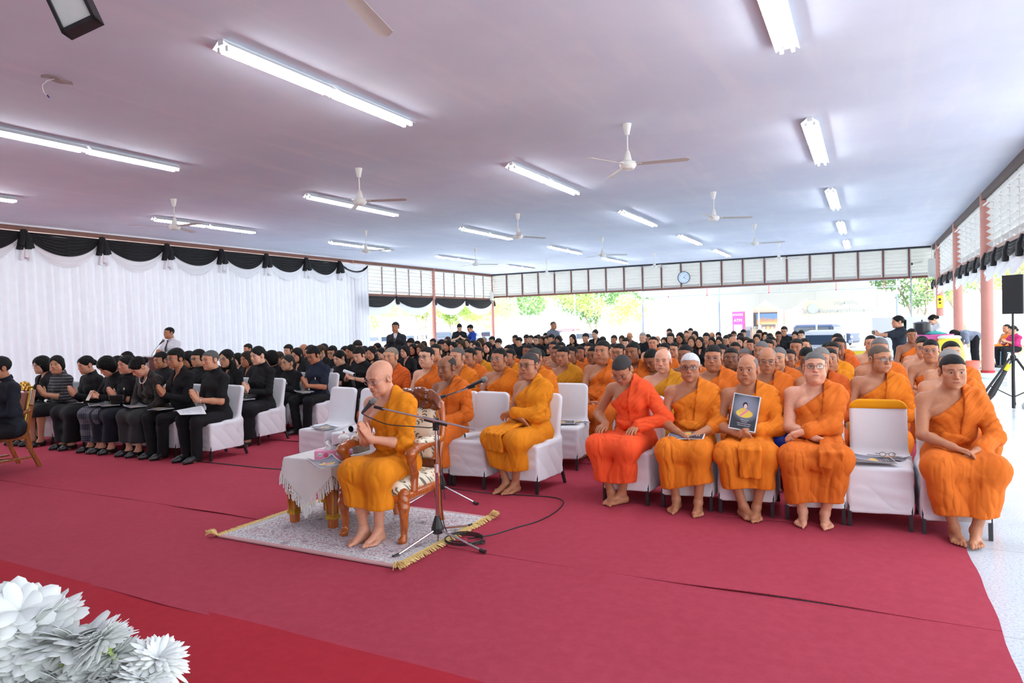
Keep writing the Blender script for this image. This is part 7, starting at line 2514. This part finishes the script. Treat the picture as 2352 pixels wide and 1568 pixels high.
def tree(label, x, y, h, blobs, leaf, nleaf, size, trunks=1, seed=0, cat='tree'):
    r = random.Random(seed)
    o = empty('tree', (x, y, GZ), 0, label, cat, 'trees outside the hall')
    m = MB()
    for k in range(trunks):
        a = 2 * PI * k / max(trunks, 1) + seed
        pts = [(0, 0, 0)]
        tgt = blobs[k % len(blobs)]
        for q in range(1, 6):
            f = q / 5
            pts.append((tgt[0] * f ** 1.4 + r.uniform(-.12, .12), tgt[1] * f ** 1.4 + r.uniform(-.1, .1), tgt[2] * f))
        m.tube(pts, [.16 * h / 6 * (1 - .13 * q) / (1 if trunks == 1 else 1.6) for q in range(6)], 8)
        for q in range(3):
            b = blobs[r.randrange(len(blobs))]
            s0 = Vector(pts[2 + q % 3])
            m.tube([s0, s0.lerp(Vector(b[:3]), .5) + Vector((r.uniform(-.2, .2), 0, .15)), b[:3]], [.05, .035, .015], 6)
    m.build('trunk', BARK, o, smooth=60)
    V = []; F = []
    tot = sum(b[3] ** 2 for b in blobs)
    for b in blobs:
        for _ in range(int(nleaf * b[3] ** 2 / tot)):
            while True:
                p = Vector((r.uniform(-1, 1), r.uniform(-1, 1), r.uniform(-1, 1)))
                if .35 < p.length < 1: break
            c = Vector(b[:3]) + Vector((p.x * b[3], p.y * b[3], p.z * b[3] * .75))
            q = Euler((r.uniform(-1, 1), r.uniform(-1, 1), r.uniform(0, 6.3))).to_matrix()
            s = size * r.uniform(.6, 1.3)
            i = len(V)
            V += [c + q @ Vector((-s, 0, 0)), c + q @ Vector((0, -s * .5, .1 * s)), c + q @ Vector((s, 0, 0)), c + q @ Vector((0, s * .5, .1 * s))]
            F.append((i, i + 1, i + 2, i + 3))
    mb = MB().add(V, F)
    me = bpy.data.meshes.new('leaves'); me.from_pydata([tuple(v) for v in V], [], F)
    link_mesh('leaves', me, leaf, o)
    return o


def at_tree(px, Y): return at_y(px, 720, Y)[0]


tree('leafy tree beyond the left louvres nearest the curtain', at_tree(850, 38), 38, 6, [(-1, 0, 3.6, 1.1), (.6, .2, 4.0, 1.0), (1.6, 0, 3.3, .8), (-.5, .3, 2.6, .9), (2.2, .3, 4.4, .8)], LEAF_L, 2600, .10, 1, 1)
tree('pale-trunked frangipani with forked stems left of the left column', at_tree(975, 40), 40, 5, [(-1.1, 0, 3.6, .9), (.2, .1, 4.1, .9), (1.1, 0, 3.5, .8), (1.9, .2, 3.9, .9), (-.3, .2, 3.0, .5)], LEAF_L, 2200, .11, 4, 2)
tree('leafy frangipani right of the left column', at_tree(1050, 42), 42, 5, [(-1.2, 0, 3.4, .9), (.2, .1, 3.8, 1.2), (1.2, 0, 3.1, .9), (-.6, .2, 2.6, .6)], LEAF_L, 2600, .12, 2, 3)
tree('pale yellow-green tree behind the far left corner', at_tree(1110, 52), 52, 6, [(-1.2, 0, 3.4, 1.3), (.6, .1, 4.2, 1.4), (2.2, 0, 3.4, 1.3), (.4, 0, 2.4, 1)], LEAF_Y, 1800, .16, 1, 4)
tree('tall pale tree left of the thin steel pole', at_tree(1180, 66), 66, 9, [(-2, 0, 4.5, 2), (.5, 1, 6.5, 2.2), (2, 0, 4.2, 1.8)], LEAF_D, 1800, .22, 2, 5)
tree('wide hazy tree behind the walking man', at_tree(1270, 74), 74, 9, [(-3, 0, 5, 2.2), (0, 1, 6.8, 2.6), (3, 0, 5.2, 2.2), (5, 0, 4.0, 1.8)], LEAF_L, 2200, .24, 2, 6)
tree('round green tree behind the white pickup', at_tree(1365, 78), 78, 9, [(-2.4, 0, 4.6, 2.3), (1, 1, 6, 2.6), (3.4, 0, 4.4, 2), (-.5, 0, 2.8, 1.4)], LEAF_D, 2600, .22, 2, 7)
tree('low yellow-green shrub tree right of the pickup', at_tree(1436, 66), 66, 6, [(-1, 0, 2.8, 1.5), (1.2, .2, 3.2, 1.5), (.2, 0, 4.0, 1.2)], LEAF_Y, 1700, .18, 1, 8)
tree('green tree at the back behind the power lines', at_tree(1480, 84), 84, 9, [(-2, 0, 5.2, 2.4), (2, 1, 6, 2.4)], LEAF_D, 1300, .25, 1, 9)
tree('dark-trunked tree beyond the back right corner', at_tree(2120, 46), 46, 8, [(-1.6, 0, 4.4, 1.2), (.4, .3, 5.0, 1.5), (1.6, 0, 4.0, 1.2), (-.4, .2, 3.2, 1.0)], LEAF_D, 2600, .12, 3, 10)
tree('pale leafy tree between the two far right columns', at_tree(2230, 50), 50, 8, [(-1.6, 0, 4.0, 1.6), (1.4, .3, 4.6, 1.8), (0, 0, 5.8, 1.5)], LEAF_L, 2400, .15, 1, 11)
tree('broad leafy tree behind the loudspeaker', at_tree(2318, 40), 40, 8, [(-1.6, 0, 4.4, 1.5), (1.0, .3, 4.6, 1.6), (2.6, 0, 3.6, 1.3), (0, 0, 5.8, 1.5)], LEAF_L, 2600, .13, 2, 12)
o = tree('low yellow shrub in a planter at the right edge', at_tree(2347, 30), 30, 1, [(0, 0, .9, .35), (.3, .1, 1.0, .35)], LEAF_Y, 500, .06, 1, 13, 'shrub')

# tent behind the hall: eave truss, white roof, scalloped valance, posts
tent = empty('tent', (-3.0, 37, GZ), 0, 'large white event tent with a pipe truss behind the hall', 'tent')
TW = plain('white_tarpaulin', (.86, .87, .88), .7)
PIPE = plain('pale_pipe', srgb(150, 172, 206), .4, metal=.3)
za = at_y(1650, 660, 37)[2]; xa, xb = at_y(1476, 680, 37)[0], at_y(2065, 640, 37)[0]
m = MB()
for dz in (0, -.36): m.tube([(xa + 3, 0, za - GZ + dz), (xb + 3, 0, za - GZ + dz)], .022, 6)
n = 12
for k in range(n + 1):
    x = xa + 3 + (xb - xa) * k / n
    m.tube([(x, 0, za - GZ), (x, 0, za - GZ - .36)], .016, 6)
m.build('truss', PIPE, tent)
m = MB()
for k in (1, 3, 6, 9, 11):
    x = xa + 3 + (xb - xa) * (k + .4) / n
    m.tube([(x, -.03, za - GZ + .02), (x, -.03, za - GZ - .40)], .012, 6); m.ball((x, -.04, za - GZ - .38), .04, 8, 6)
m.build('red_tie', plain('red_tie', srgb(206, 60, 90), .5), tent)
MB().grid(lambda u, v: (xa + 3 - 4 + (xb - xa + 4.2) * u, 13 * v, za - GZ + .10 + 1.4 * math.sin(PI * v) - .08 * math.sin(PI * 8 * u) ** 2), 32, 12, .02).build('roof', TW, tent, smooth=60)


def val(u, v):
    x = xa + 3 - 3 + (xb - xa + 3.2) * u
    s = abs(math.sin(PI * 6 * u))
    return (x, 12.9 + .05 * math.sin(40 * u), za - GZ + .1 - (.55 + .75 * s) * (1 - v))


MB().grid(val, 90, 4, .01).build('valance', TW, tent, smooth=60)
for px in (1652, 1476, 2060):
    x = at_y(px, 700, 37)[0] + 3
    MB().tube([(x, 0, 0), (x, 0, za - GZ)], .035, 8).build('post', PIPE, tent)
for k in range(4):
    x = xa + 3 + (xb - xa) * (k + .2) / 3.4
    MB().tube([(x, 12.9, 0), (x, 12.9, za - GZ)], .05, 8).build('post', TW, tent)

# temple shop building beyond the tent
YB2 = 56
W_ = lambda px, py, Y=YB2: at_y(px, py, Y)
bl = empty('building', (0, YB2, GZ), 0, 'long pale temple building with red columns and a shop front behind the tent', 'building')
def bbox(name, p0, p1, d0, d1, mat, par=bl):
    a, b = W_(*p0), W_(*p1)
    return MB().box((min(a[0], b[0]), d0, min(a[2], b[2]) - GZ), (max(a[0], b[0]), d1, max(a[2], b[2]) - GZ)).build(name, mat, par)


WALLP = plain('pale_wall', (.84, .82, .80), .8)
PINKC = plain('faded_red_column', srgb(226, 140, 136), .7)
bbox('wall', (1555, 800), (1720, 680), .3, 6, WALLP)
bbox('wall', (1720, 800), (2010, 690), 2.5, 6, plain('shop_wall', srgb(244, 230, 214), .8))
a, b = W_(1530, 690), W_(2040, 660)
MB().prism([(-.8, 5.4), (3.2, 7.8), (7.0, 5.4)], 0, a[0], b[0]).build('roof', plain('roof_red', srgb(244, 226, 218), .8), bl)
for px in (1793, 1912, 1850):
    p = W_(px, 700)
    MB().box((p[0] - .22, -.2, 0), (p[0] + .22, .2, 5.2)).build('column', PINKC, bl)
GLASSB = plain('hazy_glass', srgb(206, 190, 150), .2)
for px in (1593, 1610, 1627, 1644):
    w = bbox('window', (px, 752), (px + 15, 720), .22, .32, plain('window_frame_white', (.85, .85, .84), .5))
    bbox('pane', (px + 1, 742), (px + 14, 723), .20, .24, GLASSB, w)
    bbox('pane', (px + 1, 751), (px + 14, 745), .20, .24, plain('green_pane', srgb(170, 196, 176), .3), w)
bbox('board', (1664, 750), (1676, 717), .1, .25, plain('orange_board', srgb(246, 206, 176), .6))
bbox('plinth', (1590, 757), (1660, 753), .05, .3, plain('pink_plinth', srgb(236, 150, 160), .7))
km = empty('kiosk', (W_(1702, 740)[0], YB2 - 1, GZ), 0, 'bright pink cash machine kiosk in front of the temple building', 'kiosk')
KP = plain('kiosk_pink', srgb(236, 60, 130), .5)
kz = W_(1702, 715, YB2 - 1)[2] - GZ
MB().box((-.42, -.4, 0), (.42, .4, kz)).build('cabinet', KP, km)
MB().box((-.30, -.42, kz * .25), (.30, -.39, kz * .62)).build('screen', plain('kiosk_white', (.85, .85, .88), .4), km)
text_obj('lettering', 'ATM', .30, plain('kiosk_letter', (.9, .9, .9), .5), km, (0, -.42, kz * .74))
m = MB()
for k in range(7): m.tube([(-.33 + .11 * k, -.41, kz * .88), (-.33 + .11 * k, -.41, kz * .94)], [.035, .012], 6)
m.build('print', plain('kiosk_letter', (.9, .9, .9), .5), km)
p = W_(1759, 733, YB2 + 1.5)
sc = empty('screen_board', (p[0], YB2 + 2.2, p[2]), 0, 'dark picture board with a blue sky temple view on the shop front', 'board')
MB().box((-1.1, 0, -.55), (1.1, .08, .55)).build('frame', plain('board_dark', srgb(92, 96, 110), .4), sc)
bt = NT('temple_picture'); x_, y_, z_ = bt.sep(bt.obj())
bt.bsdf(bt.mix(bt.sstep(bt.math('ADD', z_, bt.math('MULTIPLY', bt.noise(3), .6)), .15, .5), srgb(206, 170, 130), srgb(110, 160, 210)), .4)
MB().box((-.8, -.02, -.42), (.95, 0, .45)).build('picture', bt.m, sc)
ca = empty('counter', (p[0], YB2 + .6, GZ), 0, 'brown shop counter with small goods under the picture board', 'counter')
MB().box((-1.6, -.3, 0), (1.6, .3, 1.2)).build('cabinet', plain('counter_brown', srgb(206, 170, 130), .6), ca)
r = random.Random(4)
for k in range(9):
    MB().box((-1.4 + k * .32, -.15, 1.2), (-1.4 + k * .32 + r.uniform(.1, .22), .1, 1.2 + r.uniform(.15, .4))).build('goods', plain('goods_%d' % (k % 3), [srgb(230, 226, 220), srgb(150, 150, 170), srgb(214, 170, 90)][k % 3], .5), ca)
for i, px in enumerate((1718, 1738)):
    q = W_(px, 770, 50)
    s_ = empty('stacked_chairs', (q[0], 50, GZ), 0, ('tall leaning stack of blue-grey plastic chairs left of the white post', 'tall leaning stack of blue-grey plastic chairs right of the white post')[i], 'chairs', 'stacks of plastic chairs')
    m = MB()
    for k in range(14): m.box((-.24, -.2 + .01 * k, .4 + .085 * k), (.24, .2 + .01 * k, .45 + .085 * k))
    m.beam((-.2, -.2, 0), (-.2, -.18, .5), .04); m.beam((.2, -.2, 0), (.2, -.18, .5), .04); m.beam((-.2, .2, 0), (-.2, .2, .5), .04); m.beam((.2, .2, 0), (.2, .2, .5), .04)
    m.build('seat', plain('blue_grey_plastic', srgb(140, 158, 186), .5), s_)
# banner with Thai writing
YBN = 46
bn = empty('banner', (W_(1925, 705, YBN)[0], YBN, W_(1925, 705, YBN)[2]), 0, 'long cream banner with blue Thai writing hung under the tent edge', 'banner')
a, b = W_(1842, 705, YBN), W_(2006, 705, YBN)
w = (b[0] - a[0]) / 2
h_ = (W_(1925, 688, YBN)[2] - W_(1925, 722, YBN)[2]) / 2
MB().grid(lambda u, v: (-w + 2 * w * u, .03 * math.sin(7 * u), -h_ + 2 * h_ * v + .05 * math.sin(PI * u)), 20, 3, .01).build('cloth', plain('banner_cream', srgb(253, 246, 226), .7), bn)
BLUEL = plain('banner_blue', srgb(190, 204, 232), .6)
text_obj('lettering', 'บุญสำคัญ', .34, BLUEL, bn, (.4, -.06, .25))
text_obj('lettering', 'เพื่อเป็นสิริมงคลแก่ท่านและครอบครัว', .36, BLUEL, bn, (.35, -.06, -.22))
MB().ball((-w + .55, -.05, -.05), (.30, .02, .30), 20, 10).build('emblem', plain('banner_emblem', srgb(226, 238, 246), .6), bn)


# cars
def car(label, x, y, rz, rgb, L=4.6, W=1.8, H=1.6, cargo=False):
    o = empty('car', (x, y, GZ), rz, label, 'car', None)
    paint = plain('paint_%d_%d_%d' % tuple(int(c * 99) for c in rgb), rgb, .3, metal=.1, spec=.5)
    d = SDF()
    d.u(s_box((0, 0, .62), (W / 2, L / 2, .34), .14))
    if cargo: d.u(s_box((0, -.35, 1.15), (W / 2 - .10, 1.0, .42), .16), .06)
    else: d.u(s_box((0, .25, 1.12), (W / 2 - .12, L / 2 - .95, .46), .22), .10)
    for sy in (-1, 1):
        for s in (-1, 1): d.cut(s_ell((s * W / 2, sy * L * .31, .32), (.22, .37, .37)), .02)
    sdf_obj('body', d, .05, paint, o)
    G = plain('car_glass', srgb(60, 76, 96), .08, spec=.8)
    y0, y1 = (-1.30, .58) if cargo else (-L / 2 + 1.22, L / 2 - .72)
    for s in (-1, 1): MB().cbox((s * (W / 2 - .125), (y0 + y1) / 2, 1.22), (.06, (y1 - y0) * .86, .36)).build('side_window', G, o, bevel=.02)
    MB().cbox((0, y1 + .02, 1.22), (W - .52, .06, .40), Matrix.Translation((0, 0, 0))).build('rear_window', G, o, bevel=.02)
    MB().cbox((0, y0 - .02, 1.22), (W - .5, .06, .38)).build('windscreen', G, o, bevel=.02)
    R_ = plain('tail_red', srgb(176, 24, 34), .25)
    for s in (-1, 1):
        MB().cbox((s * (W / 2 - .24), L / 2 - .01, .80), (.42, .05, .12)).build('tail_lamp', R_, o, bevel=.01)
        MB().cbox((s * (W / 2 - .25), -L / 2 + .01, .72), (.36, .05, .14)).build('headlamp', plain('headlamp', (.8, .82, .85), .1), o, bevel=.01)
        MB().cbox((s * (W / 2 + .07), y0 + .2, 1.05), (.16, .12, .12)).build('mirror', paint, o, bevel=.02)
        for sy in (-1, 1): MB().lathe([(0, -.10), (.30, -.10), (.33, -.06), (.33, .06), (.30, .10), (0, .10)], n=20, M=Matrix.Translation((s * (W / 2 - .12), sy * L * .31, .33)) @ Matrix.Rotation(PI / 2, 4, 'Y')).build('wheel', BLACK_PLASTIC, o, smooth=40)
    MB().cbox((0, L / 2 + .0, .66), (.44, .03, .16)).build('number_plate', PAPER, o)
    MB().cbox((0, L / 2 + .0, .89), (W * .5, .02, .02)).build('trim_strip', BLACK_PLASTIC, o)
    return o


cx = at_y(1888, 780, 30)
car('silver car parked with its tail toward the hall behind the monks', cx[0], 32, PI, srgb(206, 210, 216))
cx = at_y(875, 770, 46)
car('white car parked beyond the left louvres beside the man in suit', cx[0], 46, math.radians(70), (.85, .86, .88))
cx = at_y(945, 775, 50)
car('white pickup behind the pale-trunked frangipani', cx[0], 50, math.radians(80), (.84, .84, .86), cargo=True)
cx = at_y(1040, 765, 58)
car('dark car under the frangipani behind the two standing men', cx[0], 58, math.radians(95), srgb(60, 66, 90))
cx = at_y(1100, 762, 60)
car('grey car parked at the far left corner of the lot', cx[0], 60, math.radians(60), srgb(110, 120, 132))
cx = at_y(1165, 762, 66)
car('pale car far beyond the left corner column', cx[0], 66, math.radians(85), (.82, .84, .86))
cx = at_y(1318, 770, 44)
car('white pickup with slatted sides right of the walking man', cx[0], 44, math.radians(150), (.84, .85, .87), 5.2, 1.9, 1.8, True)
cx = at_y(1306, 745, 60)
car('red and white van behind the slatted pickup', cx[0], 60, math.radians(10), srgb(226, 70, 84), 4.8, 1.9, 2.2)
cx = at_y(1885, 735, 52)
car('dark blue car under the Thai banner', cx[0], 52, math.radians(70), srgb(70, 90, 130))
# low white wall at the far side of the lot
o = MB().box((-60, 92, GZ), (40, 92.4, 2.2)).build('boundary_wall', plain('white_wash', (.85, .85, .84), .8)); tag(o, 'low white boundary wall at the far end of the car park', 'wall', kind='structure')
o = MB().box((-1.2, 40, GZ), (0.9, 40.1, 1.1)).build('cloth_screen', TW); o.location = (at_y(1178, 760, 40)[0] - .15, 0, 0)
tag(o, 'low white cloth screen outside behind the back rows', 'screen')
a = at_y(1185, 700, 40); o = MB().tube([(a[0], 40, GZ), (a[0], 40, 4)], .04, 8).build('pole', plain('white_pole', (.8, .82, .84), .5)); tag(o, 'thin white pole outside left of the walking man', 'pole')
a = at_y(1320, 700, 42); o = MB().tube([(a[0], 42, GZ), (a[0], 42, 4)], .05, 8).build('pole', plain('white_pole', (.8, .82, .84), .5)); tag(o, 'white pole outside in front of the round green tree', 'pole')

# ------------------------------------------------------------------ chrysanthemums close to the camera
def petal_material():
    t = NT('white_petal')
    n = t.noise(14, detail=3)
    c = t.mix(n, srgb(240, 243, 246), srgb(255, 255, 250))
    d = t.n('BsdfPrincipled'); t.set(d.inputs['Base Color'], c); d.inputs['Roughness'].default_value = .6; d.inputs['Specular IOR Level'].default_value = .2
    tr = t.n('BsdfTranslucent'); tr.inputs[0].default_value = (.92, .95, .9, 1)
    mx = t.n('MixShader'); mx.inputs[0].default_value = .35
    t.t.links.new(d.outputs[0], mx.inputs[1]); t.t.links.new(tr.outputs[0], mx.inputs[2]); t.t.links.new(mx.outputs[0], t.out.inputs[0])
    return t.m


PETAL = petal_material()
GREENM = plain('calyx_green', srgb(150, 170, 90), .6)


def bloom_mesh(kind, seed):
    r = random.Random(seed)
    m = MB()
    def petal(az, el, L, w, curl, tipw):
        d = Vector((math.cos(az) * math.cos(el), math.sin(az) * math.cos(el), math.sin(el)))
        side = Vector((-math.sin(az), math.cos(az), 0)); up = d.cross(side) * -1
        def fn(u, v):
            ww = w * ((.35 + .65 * min(u / .55, 1)) * (math.sqrt(max(0.0, 1 - ((u - tipw) / (1.0 - tipw)) ** 2)) if u > tipw else 1.0) + .02)
            s = (v - .5) * 2
            return d * (L * u) + side * (s * ww) + up * (curl * u * u * L + .35 * ww * s * s)
        m.grid(fn, 9, 4, .0006)
    if kind == 0:                                           # spider mum: thin pointed petals
        for lay in range(6):
            n = 24 - lay * 2
            for k in range(n):
                petal(2 * PI * (k + .5 * lay) / n + r.uniform(-.08, .08), -.25 + lay * .30 + r.uniform(-.08, .08), .062 - .006 * lay + r.uniform(-.006, .006), .0056, .18 + .08 * lay, .55)
    else:                                                   # broad ragged petals
        for lay in range(5):
            n = 17 - 2 * lay
            for k in range(n):
                petal(2 * PI * (k + .5 * lay) / n + r.uniform(-.15, .15), -.1 + lay * .32 + r.uniform(-.12, .12), .064 - .007 * lay + r.uniform(-.01, .008), .0115 + .003 * r.random(), .34 + .12 * lay, .62)
    return m.mesh('petals', smooth=60)


BM = [(bloom_mesh(0, 1), 'spider'), (bloom_mesh(0, 2), 'spider'), (bloom_mesh(1, 3), 'ragged'), (bloom_mesh(1, 4), 'ragged')]
for me, _ in BM: me.materials.append(PETAL)
CAL = MB().ball((0, 0, -.012), (.016, .016, .014), 10, 6).tube([(0, 0, -.02), (0, 0, -.10)], .004, 6).mesh('calyx', 60); CAL.materials.append(GREENM)
spots = [(360, 1515, .98, 0, 1.15), (265, 1505, .99, 1, 1.1), (205, 1465, 1.0, 2, 1.1), (235, 1470, .97, 0, 1.0), (100, 1425, 1.02, 2, 1.25), (45, 1405, 1.0, 3, 1.25), (160, 1480, .99, 3, 1.15), (100, 1475, 1.0, 2, 1.2), (30, 1455, 1.0, 3, 1.2), (40, 1520, .99, 2, 1.2), (110, 1530, 1.0, 3, 1.2), (180, 1530, 1.0, 2, 1.1), (205, 1560, .98, 0, 1.1), (280, 1560, .97, 1, 1.1), (330, 1566, .95, 0, 1.1), (-20, 1490, 1.0, 3, 1.2), (-10, 1420, 1.01, 2, 1.2), (60, 1580, .98, 3, 1.2), (140, 1590, .97, 2, 1.2), (240, 1600, .95, 0, 1.1), (320, 1610, .93, 1, 1.1), (-10, 1560, .98, 2, 1.2)]
r = random.Random(11)
for i, (x, y, f, k, s) in enumerate(spots):
    p = np.array([0, 0, EYE]) + sight(x, y) * (1.34 * f)
    o = empty('chrysanthemum', p, 0)
    o.rotation_euler = (r.uniform(-.9, -.2) * -1 + -.9, r.uniform(-.2, .7), r.uniform(0, 6))
    o.scale = (s,) * 3
    a = bpy.data.objects.new('petals', BM[k][0]); COL.objects.link(a); a.parent = o
    b = bpy.data.objects.new('calyx', CAL); COL.objects.link(b); b.parent = o
    tag(o, '%s white chrysanthemum, %s bloom of the bouquet at the lower left corner' % ('thin-petalled' if k < 2 else 'broad-petalled', nth[i]), 'flower', 'white chrysanthemums')
# the stand that carries them
p = np.array([0, 0, EYE]) + sight(110, 1560) * 1.34
fs = empty('flower_stand', (p[0], p[1], 0), 0, 'green-leaved flower stand under the white chrysanthemums', 'flower stand')
m = MB(); rr = random.Random(2)
for k in range(60):
    a = rr.uniform(0, 6.3); q = rr.uniform(.05, .19)
    c = Vector((q * math.cos(a), q * math.sin(a), p[2] - .10 - .10 * rr.random()))
    d = Vector((math.cos(a), math.sin(a), rr.uniform(-.2, .6))).normalized(); s = d.orthogonal().normalized()
    m.add([c, c + d * .05 + s * .02, c + d * .11, c + d * .05 - s * .02], [(0, 1, 2, 3)])
m.build('foliage', plain('dark_leaf', srgb(70, 92, 50), .6), fs)
MB().lathe([(.16, 0), (.16, .02), (.03, .05), (.03, p[2] - .25), (.2, p[2] - .14), (0, p[2] - .13)], n=20).build('pedestal', WHITE_PAINT, fs, smooth=50)

# ------------------------------------------------------------------ camera, light, exposure
cam = bpy.data.cameras.new('camera'); co = bpy.data.objects.new('camera', cam); COL.objects.link(co)
cam.sensor_width = 36; cam.lens = 36 * FPX / 2352; cam.clip_end = 400
Rm = Matrix(((CAM_R[0], -CAM_D[0], -CAM_F[0]), (CAM_R[1], -CAM_D[1], -CAM_F[1]), (CAM_R[2], -CAM_D[2], -CAM_F[2])))
co.matrix_world = Matrix.Translation((0, 0, EYE)) @ Rm.to_4x4()
SC.camera = co
wd = bpy.data.worlds.new('sky'); SC.world = wd; wd.use_nodes = True
bg = wd.node_tree.nodes['Background']; bg.inputs[0].default_value = (.86, .93, 1.0, 1); bg.inputs[1].default_value = 1.9
sl = bpy.data.lights.new('sun', 'SUN'); sl.energy = 5.5; sl.angle = .05; sl.color = (1, .97, .9)
so_ = bpy.data.objects.new('sun', sl); COL.objects.link(so_); so_.rotation_euler = (math.radians(38), math.radians(-14), 0)
SC.view_settings.view_transform = 'Standard'; SC.view_settings.look = 'None'; SC.view_settings.gamma = 1; SC.view_settings.use_curve_mapping = False
SC.view_settings.exposure = .98
SC.cycles.use_denoising = True; SC.cycles.adaptive_threshold = .025
SC.cycles.max_bounces = 6; SC.cycles.diffuse_bounces = 4; SC.cycles.glossy_bounces = 2; SC.cycles.transparent_max_bounces = 8
SC.cycles.caustics_reflective = False; SC.cycles.caustics_refractive = False

# writing becomes mesh
bpy.context.view_layer.update()
_dg = bpy.context.evaluated_depsgraph_get()
for t_ in TEXTS:
    me = bpy.data.meshes.new_from_object(t_.evaluated_get(_dg))
    n_ = t_.name
    o = bpy.data.objects.new('lettering', me); COL.objects.link(o)
    if t_.name.startswith('numeral'): o.name = 'numeral'
    o.parent = t_.parent; o.matrix_local = t_.matrix_local
    bpy.data.objects.remove(t_)
